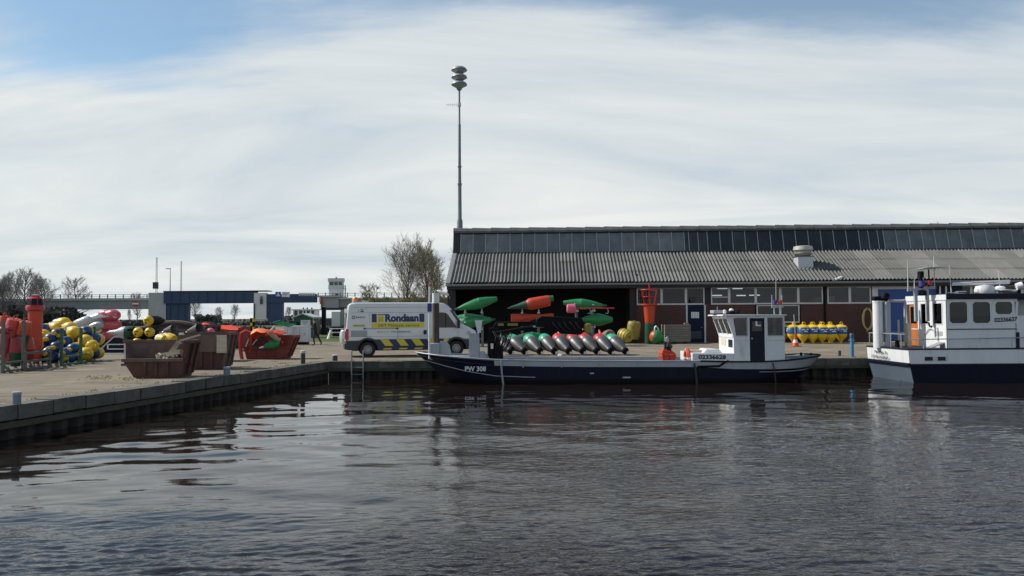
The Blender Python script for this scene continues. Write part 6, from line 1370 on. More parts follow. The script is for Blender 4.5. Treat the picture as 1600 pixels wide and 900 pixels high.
    MB().prism([(xw_+.221,.8),(xw_+.52,.8),(xw_+.36,1.18),(xw_+.221,1.16)],-.8,-.4).build('winch_foot', m_bulwark, t, smooth=0)
    MB().prism([(xw_+.12,z1+.002),(xw_+.24,z1+.002),(xw_+.30,z1+.47),(xw_+.02,z1+.47)],-.63,-.57).build('white_vane', m_lampwhite, t, smooth=0)
    # folded black deck crane
    Yc = BYc-.5; X = lambda px: lx(px,Yc); Z = lambda py: P(800,py,Yc).z
    cr = MB(); y = -.5
    b0 = MB().cyl((X(772),y,.4),(X(772),y,Z(545)),.20,n=12); b0.bx(X(762),X(783),y-.3,y+.3,.75,Z(562)); b0.bx(X(764),X(781),y-.22,y+.22,Z(546),Z(512)); b0.build('crane_column', m_blackpaint, t, bevel=.015)
    bm_ = MB().prism([(X(768),Z(515)),(X(775),Z(503)),(X(842),Z(502)),(X(842),Z(508.5)),(X(784),Z(511))],y-.16,y+.16).build('main_boom', m_blackpaint, t, bevel=.015)
    for a, b_ in ((778,787),(793,809)): MB().bx(X(a),X(b_),y-.172,y-.161,Z(509),Z(505)).build('yellow_plate', m_yellowdull, bm_, smooth=0)
    MB().prism([(X(836),Z(511)),(X(838),Z(499)),(X(846),Z(494)),(X(906),Z(497)),(X(912),Z(504)),(X(906),Z(516)),(X(880),Z(519)),(X(858),Z(512))],y-.24,y+.24).build('folding_arm', m_blackpaint, t, bevel=.02)
    MB().prism([(X(868),Z(516)),(X(905),Z(513)),(X(914),Z(518)),(X(906),Z(523.5)),(X(876),Z(522))],y-.3,y+.05).build('slewing_head', m_blackpaint, t, bevel=.03)
    MB().cyl((X(826),y-.2,Z(510.5)),(X(850),y-.2,Z(510.5)),.035,n=8).build('piston_rod', m_galv, t); MB().cyl((X(776),y-.26,Z(520)),(X(832),y-.2,Z(511)),.07,n=8).build('lift_cylinder', m_blackpaint, t)
    ho = MB(); rnd = random.Random(5)
    for i in range(9):
        x0 = X(770+i*3); ho.tube([(x0,y-.25,Z(517)),(x0+.12,y-.36,Z(524+rnd.uniform(-3,5))),(x0+.05,y-.34,Z(536+rnd.uniform(-4,4))),(x0-.1,y-.26,Z(547))],.022,5)
    for i in range(5):
        x0 = X(862+i*9); ho.tube([(x0,y-.26,Z(503)),(x0+.1,y-.34,Z(509+rnd.uniform(-2,3))),(x0+.25,y-.32,Z(516))],.02,5)
    stuff(ho.build('hydraulic_hoses', m_black, t))
    MB().bx(X(766),X(786),y-.33,y-.2,Z(566),Z(540)).bx(X(762),X(771),y-.4,y-.1,Z(556),Z(530)).build('valve_block', m_blackpaint, t, bevel=.02); MB().bx(X(767),X(771),y-.43,y-.405,Z(544),Z(536)).build('valve_plate', m_lampwhite, t, smooth=0)
    MB().tube([(X(783),-1.46,.86),(X(783)+.03,-1.48,.4),(X(784)+.06,-1.46,-.05)],.035,n=6).build('hanging_fender', m_grey, t)
    rf = MB(); rf.bar((X(782),y+.2,Z(520)),(X(795),y+.2,Z(520)),.04); rf.bar((X(789),y+.2,Z(520)),(X(789),y+.2,Z(536)),.04); rf.bar((X(795),y+.2,Z(520)),(X(795),y+.2,Z(534)),.04); rf.build('red_bracket', m_red, t, smooth=0)
    MB().lathe([(0,-.14),(.13,-.1),(.15,.0),(.13,.22),(0,.25)],10,Matrix.Translation((X(917),y-.2,Z(516)))).build('weight', m_yellowdull, t)
    # wheelhouse
    ny = -1.05; fy = 1.08; Yn = BYc+ny; q = lambda px: lx(px,Yn); qc = lambda px: lx(px,BYc); Zm = lambda py: P(1180,py,BYc).z; Zc = lambda py, px=1180: P(px,py,Yn).z
    zr = Zc(493.5); zs = Zc(527.5); zb_ = .68; x0, x0b, x1 = q(1135), q(1146), q(1225.5)
    # near and far side with real openings: frame pieces round them
    wl0, wl1, wz0, wz1 = q(1149.5), q(1166.5), Zc(523.8), Zc(497)
    d0, d1 = q(1171), q(1194.5); wr0, wr1 = q(1199), q(1222.5)
    for (y0,y1) in ((ny,ny+.05),(fy-.05,fy)):
        m_ = MB(); 
        m_.bx(x0b,d0,y0,y1,zb_,wz0); m_.bx(d1,x1,y0,y1,zb_,wz0)                      # below the windows
        m_.prism([(x0b,wz0+.0),(wl0,wz0),(wl0-.09,wz1),(x0+.03,wz1),(x0b,zs)],y0,y1) # slanted front post
        m_.bx(wl1,d0,y0,y1,wz0,wz1); m_.bx(d1,wr0,y0,y1,wz0,wz1); m_.bx(wr1,x1,y0,y1,wz0,wz1)
        m_.prism([(x0+.03,wz1),(x1,wz1),(x1,zr),(x0-.0,zr)],y0,y1)
        sd_ = m_.build('cabin_side', m_white, t, smooth=0)
        near = y0 < 0; yy = y0+.02 if near else y1-.02
        for a, b_ in ((wl0,wl1),(wr0,wr1)):
            MB().bx(a-.03 if a == wl0 else a,b_,yy,yy+.008,wz0,wz1).build('pane', m_glass, sd_, smooth=0)
            f = MB(); yo = y0-.012 if near else y1; f.bx(a-.01,b_+.03,yo,yo+.012,wz0-.03,wz0); f.bx(a-.01,b_+.03,yo,yo+.012,wz1,wz1+.03); f.bx(b_,b_+.03,yo,yo+.012,wz0,wz1); f.build('window_rim', m_grey, sd_, smooth=0)
        if near:
            dr = MB().bx(d0+.01,d1-.01,y0+.01,y0+.04,zb_+.02,wz1-.01).build('door', m_navy2, t, smooth=0); MB().bx(d0+.1,d1-.1,y0+.005,y0+.0098,wz0+.15,wz1-.12).build('door_window', m_vanglass, dr, smooth=0); MB().bx(d0+.22,d0+.42,y0+.001,y0+.0048,Zc(509.5),Zc(507.5)).bx(d0+.22,d0+.29,y0+.001,y0+.0048,Zc(507.49),Zc(502)).build('white_sticker', m_txt_white, dr, smooth=0); MB().cyl((d0+.08,y0-.03,Zc(529)),(d0+.08,y0+.01,Zc(529)),.03,n=8).build('handle', m_galv, dr)
            MB().bx(x0b+.05,d0-.04,y0-.008,y0-.001,Zc(532)-.01,Zc(532)).bx(d1+.04,x1-.02,y0-.008,y0-.001,Zc(532)-.01,Zc(532)).build('trim_line', m_grey, sd_, smooth=0)
    fr = MB(); fr.bx(x0b-.0,x0b+.05,ny+.05,fy-.05,zb_,zs); fr.build('cabin_front', m_white, t, smooth=0)
    MB().bx(x1-.05,x1,ny+.05,fy-.05,zb_,wz0).build('cabin_back', m_white, t, smooth=0); bk = MB().bx(x1-.05,x1,ny+.05,fy-.05,wz1,zr).bx(x1-.05,x1,-.1,.1,wz0,wz1).build('cabin_back', m_white, t, smooth=0)
    MB().bx(x1-.03,x1-.022,ny+.05,fy-.05,wz0,wz1).build('rear_pane', m_glass, bk, smooth=0)
    # leaning windscreen: bars and panes
    A = Vector((x0b,0,zs)); B = Vector((x0-.02,0,zr)); u_ = (B-A); L_ = u_.length; ud = u_.normalized(); nn = Vector((ud.z,0,-ud.x)) * -1
    ws = MB(); yl = [ny+.04, ny+.04+(fy-ny-.08)/3, ny+.04+2*(fy-ny-.08)/3, fy-.04]
    for yv in yl: ws.bar(A+Vector((.03,yv,0)),B+Vector((.03,yv,0)),.05,.05)
    ws.bar(A+ud*.07+Vector((.03,ny+.08,0)),A+ud*.07+Vector((.03,fy-.08,0)),.06,.14); ws.bar(B-ud*.06+Vector((.03,ny+.08,0)),B-ud*.06+Vector((.03,fy-.08,0)),.06,.10)
    wso = ws.build('windscreen_frame', m_white, t, smooth=0)
    for i in range(3): MB().add([A+Vector((.035,yl[i]+.03,0)),A+Vector((.035,yl[i+1]-.03,0)),B+Vector((.035,yl[i+1]-.03,0)),B+Vector((.035,yl[i]+.03,0))],[(0,1,2,3)]).build('pane', m_glass, wso, smooth=0)
    MB().bx(x0b-.012,x0b-.002,ny+.16,ny+.72,Zc(543),Zc(531)).build('front_hatch', m_navy2, t, bevel=.003); MB().bx(x0b-.014,x0b-.002,ny+1.1,ny+1.75,Zc(541),Zc(530)).build('front_panel', m_woodpale, t, smooth=0)
    MB().prism([(x0-.16,zr+.003),(x1+.08,zr+.003),(x1+.08,zr+.04),(x0-.14,zr+.055)],ny-.06,fy+.06).build('cabin_roof', m_white, t, bevel=.01)
    MB().bx(x0+.4,x1-.35,ny+.4,fy-.3,zb_,zs-.05).build('console', m_darkplastic, t, smooth=0)
    MB().bx(x1-.75,x1-.42,.3,.8,zs-.045,zs+.62).build('red_seat', m_red, t, bevel=.05)
    # roof gear
    ra = MB().bx(qc(1113),qc(1130),-.2,.35,zr+.10,zr+.22).build('roof_box', m_grey, t, bevel=.02); MB().cyl((qc(1121),0,zr+.2),(qc(1121),0,zr+.36),.012,n=5).build('aerial', m_grey, ra)
    MB().lathe([(.05,0),(.07,.08),(.05,.14),(0,.15)],10,Matrix.Translation((qc(1126),-.6,zr+.09))).build('lamp', m_lampwhite, t)
    MB().bx(qc(1138),qc(1147),-.2,.2,zr+.055,zr+.19).build('searchlight', m_blackpaint, t, bevel=.03); MB().cyl((qc(1149),-.2,zr+.16),(qc(1153),-.2,zr+.16),.085,n=12).build('searchlight', m_blackpaint, t); MB().lathe([(.09,0),(.10,.03),(.06,.09),(0,.1)],10,Matrix.Translation((qc(1143),0,zr+.191))).build('dome_lamp', m_lampwhite, t)
    mt = MB(); xa, xb = qc(1210), qc(1220)
    for xx in (xa,xb): mt.cyl((xx,0,zr+.05),(xx,0,Zm(480)),.025,n=6)
    mt.bar((xa-.1,0,Zm(480)),(xb+.1,0,Zm(480)),.05)
    for xx in (xa-.08,xb+.06): mt.cyl((xx,0,Zm(481)),(xx,0,Zm(461)),.016,n=5)
    mt.cyl(((xa+xb)/2-.05,0,Zm(481)),((xa+xb)/2-.03,0,Zm(431)),.016,n=5); mo = mt.build('roof_mast', m_grey, t)
    MB().cyl((xa+.02,0,Zm(476)),(xa+.02,0,Zm(469)),.085,n=10).build('blue_lamp', m_flagblue, mo); MB().cyl((xb-.02,0,Zm(476)),(xb-.02,0,Zm(469)),.08,n=10).build('red_lamp', m_orange, mo)
    # engine trunk ahead of the wheelhouse
    xe0 = lx(1081,Yn); zt2 = Zc(551.5,1110)
    tr = MB().prism([(xe0,.52),(x0b-.003,.52),(x0b-.003,zt2-.02),(xe0,zt2)],ny,fy).build('engine_trunk', m_white, t, bevel=.012)
    MB().prism([(xe0+.45,zt2-.02),(x0b-.35,zt2-.02),(x0b-.45,zt2+.12),(xe0+.60,zt2+.14)],ny+.3,ny+1.3).build('hatch', m_white, t, bevel=.03)
    MB().bx(xe0+.02,xe0+.5,ny+.6,ny+1.0,zt2+.002,zt2+.08).build('pale_cover', m_woodpale, t, bevel=.01)
    text('02336628', m_txt_black, tr, (lx(1090.5,Yn-.01),ny-.006,Zc(561.2,1110)), (1,0,-.01), (0,0,1), lx(1133.5,Yn)-lx(1090.5,Yn), .165, bold=.045)
    MB().tube([(xe0+.1,-1.44,.60),(xe0+.9,-1.45,.62),(q(1125),-1.45,.72),(q(1133),-1.4,.80)],.04,n=6).build('sweep_rail', m_blackpaint, t)
    for k,px in enumerate((1084,1207)): MB().tube([(lx(px,Yn-.4),-1.42,.72),(lx(px+1.5,Yn-.4),-1.47,.45),(lx(px+3.5,Yn-.4),-1.45,-.02)],.022 if k else .04,n=6).build('hanging_rope', m_greyrope, t)
    MB().bx(q(1080),q(1084.5),ny-.12,ny+.05,.60,.80).build('dark_fender', m_black, t, bevel=.03)
    for k in range(5): MB().cyl((xe0-.45+.09*k,-.9+.13*(k%3),.5),(xe0-.45+.09*k,-.9+.13*(k%3),.78+.05*(k%2)),.05,n=8).build('canister', (m_galv,m_lampwhite,m_doorblue,m_blackpaint,m_lampwhite)[k], t)
    # stern fittings
    for px, h_ in ((1250,.22),(1265.5,.2)): MB().cyl((lx(px,BYc+.5),.45,.76),(lx(px,BYc+.5),.45,.78+h_),.05,n=8).build('mooring_bitt', m_blackpaint, t)
    MB().lathe([(.10,0),(.12,.03),(0,.07)],12,Matrix.Translation((q(1238),-.5,.77))).build('deck_plug', m_galv, t)
    MB().cyl((x1+.16,-.2,.76),(x1+.16,-.2,1.52),.09,n=10).build('red_extinguisher', m_red, t); MB().cyl((x1+.16,-.2,.76),(x1+.16,-.2,.95),.095,n=10).build('white_foot', m_lampwhite, t)
    return t, xe0, bow, BYc
m_bulwark = M('pale_grey_blue_paint', (0.37,0.39,0.42), 0.45, var=0.1, dirt=((0.20,0.15,0.11),0.32,2.5), stretch=(1.5,1.5,.4))
m_flagblue = M('flag_blue', (0.05,0.04,0.22), 0.6)
_wb, _xe, _bow, _byc = work_boat()
def lifebuoy():
    c = Vector((_bow.x+_xe-.06, _byc-.45, .86)); t = thing('lifebuoy', 'orange-red lifebuoy hanging on the sunlit white front of the engine trunk', 'lifebuoy', c)
    MB().torus(.29,.085,22,8,Matrix.Rotation(R(90),4,'Y') @ Matrix.Rotation(R(0),4,'Z')).build('ring', m_orange, t)
    for a in (0,1.57,3.14,4.71):
        M4 = Matrix.Rotation(R(90),4,'Y') @ Matrix.Rotation(a,4,'Z') @ Matrix.Translation((.29,0,0)) @ Matrix.Rotation(R(90),4,'X'); MB().lathe([(.088,-.04),(.088,.04)],10,M4).build('white_band', m_lampwhite, t)
lifebuoy()
def grab():
    Y = 29.75; a = P(1043,569,Y); k = Y/F_PX; t = thing('clamshell_grab', 'bright orange-red grab bucket with black hydraulics standing at the gunwale before the white trunk', 'grab', (a.x,Y,.62)); z = lambda py: P(1043,py,Y).z-.62
    for s in (-1,1): MB().prism([(s*.2*k,0.05),(s*8*k,z(566)),(s*11*k,z(556)),(s*9.5*k,z(552)),(s*.2*k,z(553))],-.38,.38).build('shell', m_orange, t, bevel=.02)
    MB().prism([(-11.5*k,z(553)),(-9*k,z(545)),(6*k,z(548)),(11.5*k,z(553))],-.3,.3).build('top_frame', m_orange, t, bevel=.02)
    MB().prism([(-8*k,0),(-11*k,.3),(-11*k,z(552)),(-7.5*k,z(552))],-.40,-.385).build('side_plate', m_red, t, smooth=0)
    hy = MB(); rnd = random.Random(2)
    hy.cyl((0,0,z(550)),(-1*k,0,z(534)),.10,n=10); hy.cyl((-3.5*k,-.1,z(549)),(-2*k,-.1,z(538)),.07,n=8); hy.cyl((4*k,-.1,z(550)),(1*k,-.1,z(538)),.06,n=8); hy.bx(-4*k,3*k,-.15,.15,z(546),z(541))
    hy.build('rotator', m_blackpaint, t, bevel=.01); ho = MB()
    for i in range(6): ho.tube([(rnd.uniform(-4,3)*k,-.15,z(546)),(rnd.uniform(-7,6)*k,-.3,z(541)),(rnd.uniform(-4,3)*k,-.2,z(534))],.025,5)
    ho.build('hose', m_black, t)
    MB().tube([(-1*k,0,z(534)),(-1.5*k,0,z(528)),(0,0,z(526)),(.8*k,0,z(534))],.04,n=6).build('shackle', m_galv, t)
grab()

# ================================================================ white patrol boat at the right
def patrol_boat():
    YN, YF = 28.75, 32.1; c = P(1420,547,YN); X0 = c.x; Yc = (YN+YF)/2
    t = thing('patrol_boat', 'white and navy boat with a big wheelhouse and sunlit square stern, at the right edge', 'boat', (X0,Yc,0)); hb = (YF-YN)/2; ny = -hb
    lx = lambda px, Y=YN: P(px,500,Y).x-X0
    zt = P(1420,547,YN).z; zw = P(1420,570,YN).z
    LB = 15.0
    st_x = [0,2,5,8,10,12,13.3,14.3,LB]; st_b = [hb,hb,hb,hb,hb*.96,hb*.8,hb*.55,hb*.28,.05]
    def side(z0, z1, name, mat, f0=1.0, f1=1.0, dx0=0, dx1=0):
        m_ = MB()
        for s in (-1,1): m_.grid([[Vector((x+(dx0 if i == 0 else -(x/LB)**4*(.9-z0*.7)), s*b*f0, z0+(.35*(x/LB)**2 if z0 > .3 else 0))),Vector((x+(dx1 if i == 0 else -(x/LB)**4*(.9-z1*.7)), s*b*f1, z1+.35*(x/LB)**2))] for i,(x,b) in enumerate(zip(st_x,st_b))])
        a = Vector((dx0,-hb*f0,z0)); b_ = Vector((dx0,hb*f0,z0)); c_ = Vector((dx1,hb*f1,z1)); d_ = Vector((dx1,-hb*f1,z1)); 
        return m_, (a,b_,c_,d_)
    m_, tr = side(-.5,zw,'hull',m_navy,.93,1.0,.30,.02); m_.build('hull', m_navy, t, smooth=40); MB().add(tr,[(0,1,2,3)]).build('lower_transom', m_transom, t, smooth=0)
    m_, tr = side(zw+.0,zt,'topsides',m_white,1.0,1.0,.02,-.02); m_.build('topsides', m_white, t, smooth=40); up = MB().add(tr,[(0,1,2,3)]).build('upper_transom', m_white, t, smooth=0)
    MB().bx(-.06,.05,-hb-.03,hb+.03,zw-.04,zw+.06).build('stern_rubber', m_navy2, t, bevel=.02); MB().bx(0.05,8,-hb-.03,-hb+.0,zw-.03,zw+.03).build('side_strake', m_navy2, t, smooth=0)
    MB().bx(-.05,9.5,-hb-.02,hb+.02,zt+.001,zt+.05).build('gunwale', m_navy2, t, bevel=.01)
    # lettering across the stern (left to right as seen from the water: far side is the left)
    text('PW 304 - R', m_txt_black, up, (-.06,.92,.955), (0,-1,0), (0,0,1), 1.0, .115, bold=.03); text('UITWELLINGERGA', m_txt_black, up, (-.06,1.2,.775), (0,-1,0), (0,0,1), 1.42, .115, bold=.02)
    # hawse ports
    for px in (1449.5,1469.5): x = lx(px); MB().bx(x-.14,x+.14,-hb-.02,-hb-.002,P(1460,563.5,YN).z,P(1460,557.5,YN).z).build('hawse_port', m_black, t, bevel=.006)
    MB().bx(lx(1445),lx(1479),-hb-.012,-hb-.0015,P(1460,564.5,YN).z,P(1460,556.8,YN).z).build('port_rim', m_frame, t, bevel=.004)
    # deckhouse
    Yw = YN+.30; q = lambda px: lx(px,Yw); wy = Yw-Yc; fy = hb-.12; zr = P(1540,467,Yw).z; z0 = zt+.04
    x0 = q(1478); x1 = q(1586); xt1 = q(1590.5)
    wz0, wz1 = P(1540,505,Yw).z, P(1540,471.5,Yw).z
    ops = [(q(1483.5),q(1511.5)),(q(1520),q(1547.5)),(q(1555.5),q(1582))]
    m_ = MB(); ys = (wy,wy+.06)
    m_.bx(x0,x1,ys[0],ys[1],z0,wz0); m_.bx(x0,xt1,ys[0],ys[1],wz1,zr)
    xs = [x0]+[v for o in ops for v in o]+[x1]
    for i in range(0,len(xs),2): m_.bx(xs[i],xs[i+1],ys[0],ys[1],wz0,wz1)
    m_.bx(ops[2][0],ops[2][1],ys[0],ys[1],wz0,P(1570,491,Yw).z)
    sd_ = m_.build('cabin_side', m_white, t, smooth=0)
    for i,(a,b_) in enumerate(ops):
        zz = wz0 if i < 2 else P(1570,491,Yw).z; r_ = .09
        MB().bx(a,b_,wy+.02,wy+.028,zz,wz1).build('pane', m_tint, sd_, smooth=0); f = MB()
        f.bx(a-.03,b_+.03,wy-.012,wy-.001,wz1-.005,wz1+.03); f.bx(a-.03,b_+.03,wy-.012,wy-.001,zz-.03,zz+.005); f.bx(a-.03,a+.005,wy-.012,wy-.001,zz+.005,wz1-.005); f.bx(b_-.005,b_+.03,wy-.012,wy-.001,zz+.005,wz1-.005)
        for (cx,sx) in ((a,1),(b_,-1)):
            for (cz,sz) in ((zz,1),(wz1,-1)): f.prism([(cx,cz),(cx+sx*r_,cz),(cx,cz+sz*r_)],wy-.013,wy+.019)
        f.build('window_rim', m_white, sd_, smooth=0)
    MB().bx(x0,xt1+2.5,fy-.06,fy,z0,zr).build('cabin_side', m_white, t, smooth=0); MB().bx(x0+.1,x1,fy-.5,fy-.1,z0,wz0).build('interior_lining', m_interior, t, smooth=0)
    MB().bx(x0+.06,x1+.3,wy+.06,fy-.06,z0+.02,z0+.06).build('cabin_floor', m_interior, t, smooth=0)
    MB().bx(q(1487),q(1494),-.9,-.5,wz0-.6,wz0+.32).build('white_seat', m_white, t, bevel=.06)
    MB().bx(q(1525),q(1560),.2,.9,wz0-.5,wz0+.15).build('console', m_blackpaint, t, bevel=.03)
    # slanted front windscreen further right, green thing seen inside
    MB().prism([(x1,z0),(x1+.06,z0),(x1+.06,wz0),(x1,wz0)],wy+.0605,fy-.06).build('cabin_front', m_white, t, smooth=0)
    MB().bar((x1+.03,wy+.05,wz0),(xt1-.0,wy+.05,wz1),.09).build('windscreen_post', m_white, t, smooth=0); MB().bx(x1+.061,x1+3.2,wy,fy-.08,z0,P(1595,493,Yw).z).build('fore_cabin', m_white, t, bevel=.02)
    MB().prism([(q(1595),P(1595,491,Yw).z),(q(1604),P(1595,491,Yw).z),(q(1607),P(1595,465,Yw).z),(q(1592.5),P(1595,470,Yw).z)],.0,.4).build('green_screen', m_greenbright, t, smooth=0)
    # stern face of the deckhouse
    m_ = MB(); sy_ = lambda px: (P(px,500,29.0).x)
    def fy_at(px):                                           # local y on the stern face for a pixel
        r = ray(px,500); tt = (X0+x0)/r.x; return r.y*tt-Yc
    w1, w2, d_ = (fy_at(1472),fy_at(1458.5)), (fy_at(1450),fy_at(1439.5)), (fy_at(1434),fy_at(1420.5))
    zz0 = P(1465,506,29.3).z; zz1 = P(1465,474,29.3).z
    m_.bx(x0,x0+.06,wy+.0605,d_[0],z0,zz0); m_.bx(x0,x0+.06,wy+.0605,fy-.06,zz1,zr)
    for a, b_ in ((wy+.0605,w1[0]),(w1[1],w2[0]),(w2[1],d_[0])): m_.bx(x0,x0+.06,a,b_,zz0,zz1)
    bk = m_.build('cabin_back', m_white, t, smooth=0)
    for a, b_ in (w1,w2):
        MB().bx(x0+.02,x0+.028,a,b_,zz0,zz1).build('pane', m_tint, bk, smooth=0); f = MB(); f.bx(x0-.012,x0-.001,a-.03,b_+.03,zz0-.035,zz0); f.bx(x0-.012,x0-.001,a-.03,b_+.03,zz1,zz1+.035); f.bx(x0-.012,x0-.001,a-.035,a,zz0,zz1); f.bx(x0-.012,x0-.001,b_,b_+.035,zz0,zz1); f.build('window_rim', m_frame, bk, smooth=0)
    dr = MB().bx(x0+.02,x0+.05,d_[0]+.01,min(d_[1],fy-.07),z0+.02,zz1-.01).build('door', m_orangewood, t, smooth=0); MB().bx(x0+.012,x0+.0195,d_[0]+.12,min(d_[1],fy-.07)-.1,zz0,zz1-.1).build('door_window', m_vanglass, dr, smooth=0); MB().bx(x0+.005,x0+.0195,d_[0]+.05,d_[0]+.9,P(1465,516,29.5).z,P(1465,514.5,29.5).z).build('door_rail', m_lampwhite, dr, smooth=0)
    MB().bx(x0-.012,x0-.001,wy+.25,wy+.75,P(1470,525,29.1).z,P(1470,518,29.1).z).build('stern_notice', m_grey, bk, smooth=0); MB().tube([(x0-.03,wy+1.5,P(1450,525,29.5).z),(x0-.03,wy+1.15,P(1450,515,29.5).z),(x0-.03,wy+.95,P(1450,514.5,29.5).z),(x0-.03,wy+.85,P(1450,517,29.5).z)],.015,n=5).build('hand_grip', m_galv, bk)
    MB().tube([(x0-.03,wy+.55,P(1460,512,29.2).z),(x0-.04,wy+.5,P(1460,522,29.2).z),(x0-.03,wy+.52,P(1460,533,29.2).z)],.018,n=5).build('hanging_line', m_grey, bk)
    MB().bx(x0+.0,xt1+2.6,wy-.10,fy-.02,zr+.002,P(1540,458.5,Yw).z).build('cabin_roof', m_navy2, t, bevel=.02); MB().bx(x0-.03,x0-.002,wy-.08,fy-.04,zr-.03,P(1540,458.5,Yw).z-.03).build('roof_lip', m_white, t, smooth=0)
    text('02336627', m_txt_black, sd_, (q(1553.5),wy-.014,P(1570,503.5,Yw).z), (1,0,.045), (0,0,1), q(1589.5)-q(1553.5), .165, bold=.03)
    MB().bx(q(1480),q(1588),wy-.02,wy-.001,P(1540,514.8,Yw).z,P(1540,513.4,Yw).z).build('trim_line', m_navy2, sd_, smooth=0); MB().bx(q(1587),q(1591.5),wy-.03,wy-.0005,P(1590,545,Yw).z,P(1590,519,Yw).z).build('side_vent', m_navy2, t, smooth=0)
    MB().bx(q(1478)-.0,q(1479.2),wy-.012,wy-.0008,z0,zr-.05).build('corner_seam', m_grey, sd_, smooth=0)
    # roof gear
    zr2 = P(1540,458.5,Yw).z; Ym = Yc-.4; g = lambda px: lx(px,Ym); gz = lambda py, px=1520: P(px,py,Ym).z; gy = Ym-Yc
    rd = MB().prism([(g(1489.5),gz(446.5)),(g(1578),gz(444)),(g(1579),gz(438)),(g(1577),gz(437.5)),(g(1491),gz(441.3))],gy-.07,gy+.07).build('radar_bar', m_white, t, bevel=.02); MB().bx(g(1519),g(1556),gy-.074,gy-.0705,gz(441.8),gz(440.9)).build('red_line', m_red, rd, smooth=0)
    MB().cyl((g(1538),gy,zr2),(g(1538),gy,gz(444.5)),.09,n=10).build('radar_stem', m_white, t)
    MB().lathe([(.0,-.20),(.26,-.20),(.33,-.12),(.34,.05),(.30,.16),(0,.2)],18,Matrix.Translation((g(1532.5),gy-.3,gz(454)))).build('radar_dome', m_white, t)
    MB().bx(g(1519.5),g(1523),gy-.4,gy-.1,zr2,gz(452.5)).build('white_bracket', m_white, t, bevel=.02)
    MB().lathe([(.06,zr2),(.05,gz(455.6)),(.42,gz(454.9)),(.42,gz(453.4)),(.2,gz(452.7)),(0,gz(452.7))],20,Matrix.Translation((g(1559),gy-.2,0))).build('antenna_dish', m_white, t); MB().lathe([(.16,gz(453)),(.18,gz(450)),(.12,gz(447.6)),(0,gz(447.3))],14,Matrix.Translation((g(1559),gy-.2,0))).build('antenna_dome', m_white, t)
    MB().bx(g(1565),g(1586),gy-.2,gy+.1,gz(456.5),gz(453.3)).build('roof_ledge', m_white, t, bevel=.02); MB().lathe([(.04,zr2),(.03,gz(458.6)),(.11,gz(457.8)),(.10,gz(457)),(0,gz(456.8))],12,Matrix.Translation((g(1480.5),gy-.3,0))).build('gps_mushroom', m_white, t)
    MB().bx(g(1493),g(1504),gy-.25,gy+.1,gz(461),gz(458.3)).bx(g(1495),g(1507),gy-.2,gy+.05,gz(456.6),gz(454.8)).bx(g(1492),g(1494.5),gy-.2,gy,gz(461.5),gz(456)).build('white_winch', m_lampwhite, t, bevel=.015)
    sl = MB().cyl((g(1584),gy-.2,gz(449)),(g(1592),gy-.25,gz(447)),.13,.15,n=12).build('searchlight', m_lampwhite, t); MB().bx(g(1585.5),g(1589),gy-.25,gy-.15,zr2,gz(451)).build('searchlight_foot', m_blackpaint, sl, smooth=0)
    for px, y0, y1 in ((1490,460,414),(1567,456,424)): MB().cyl((g(px),gy+.1,gz(y0)),(g(px)-.06,gy+.1,gz(y1)),.02,.009,6).build('whip_aerial', m_frame, t)
    # mast frame astern of the deckhouse
    Yx = YN+1.2; m2 = lambda px: lx(px,Yx); z2 = lambda py: P(1440,py,Yx).z; my = Yx-Yc; mf = MB()
    for px in (1431.5,1449.5): mf.bx(m2(px)-.05,m2(px)+.05,my-.05,my+.05,z2(502),z2(452.1))
    mf.bar((m2(1418.5),my-.02,z2(453.5)),(m2(1461),my-.02,z2(449)),.08); mt = mf.build('mast_frame', m_grey, t, smooth=0)
    for px, y0, y1 in ((1420,452,406),(1461.5,449,400),(1430,452,434),(1444.5,450,431)): MB().cyl((m2(px),my,z2(y0)),(m2(px),my,z2(y1)),.022,.011,6).build('whip_aerial', m_frame, mt)
    dk = MB(); dk.cyl((m2(1440),my,z2(450)),(m2(1440),my,z2(426)),.09,.06,8); dk.cyl((m2(1453),my,z2(452)),(m2(1453),my,z2(421)),.03,n=6); dk.bx(m2(1437.5),m2(1443),my-.12,my+.12,z2(434),z2(424)); dk.build('mast_pole', m_blackpaint, mt, bevel=.01)
    MB().prism([(m2(1432),z2(421)),(m2(1462),z2(420)),(m2(1476),z2(417.5)),(m2(1462),z2(418)),(m2(1446),z2(418.2))],my-.35,my+.35).build('mast_canopy', m_grey, mt, smooth=0)
    MB().cyl((m2(1439.5),my-.1,z2(448)),(m2(1439.5),my-.1,z2(439)),.11,n=10).build('blue_lamp', m_flagblue, mt); MB().cyl((m2(1450.5),my-.14,z2(446)),(m2(1450.5),my-.14,z2(438.5)),.09,n=10).build('red_lamp', m_red, mt); MB().lathe([(.12,z2(462)),(.14,z2(458)),(.1,z2(454)),(0,z2(453))],10,Matrix.Translation((m2(1442),my-.05,0))).build('dark_lamp', m_blackpaint, mt)
    MB().tube([(m2(1449.5),my-.06,z2(504)),(m2(1449.8),my-.1,z2(509)),(m2(1452.5),my-.1,z2(511.5)),(m2(1454),my-.1,z2(509))],.035,n=6).build('hook', m_darkplastic, mt)
    # after deck: thick white exhaust/crane post, rails
    Yp = YN+2.3; r_ = .19; pp = lambda px: lx(px,Yp); pz = lambda py: P(1375,py,Yp).z; py_ = Yp-Yc
    po = MB().cyl((pp(1372),py_,zt),(pp(1372),py_,pz(473)),r_,n=20).build('white_post', m_white, t); MB().cyl((pp(1372),py_,pz(472.9)),(pp(1372),py_,pz(470)),r_*1.06,n=20).build('post_cap', m_lampwhite, po); MB().bx(pp(1379.5),pp(1387.5),py_-.25,py_+.3,zt,pz(472)).build('grey_housing', m_bulwark, t, bevel=.03)
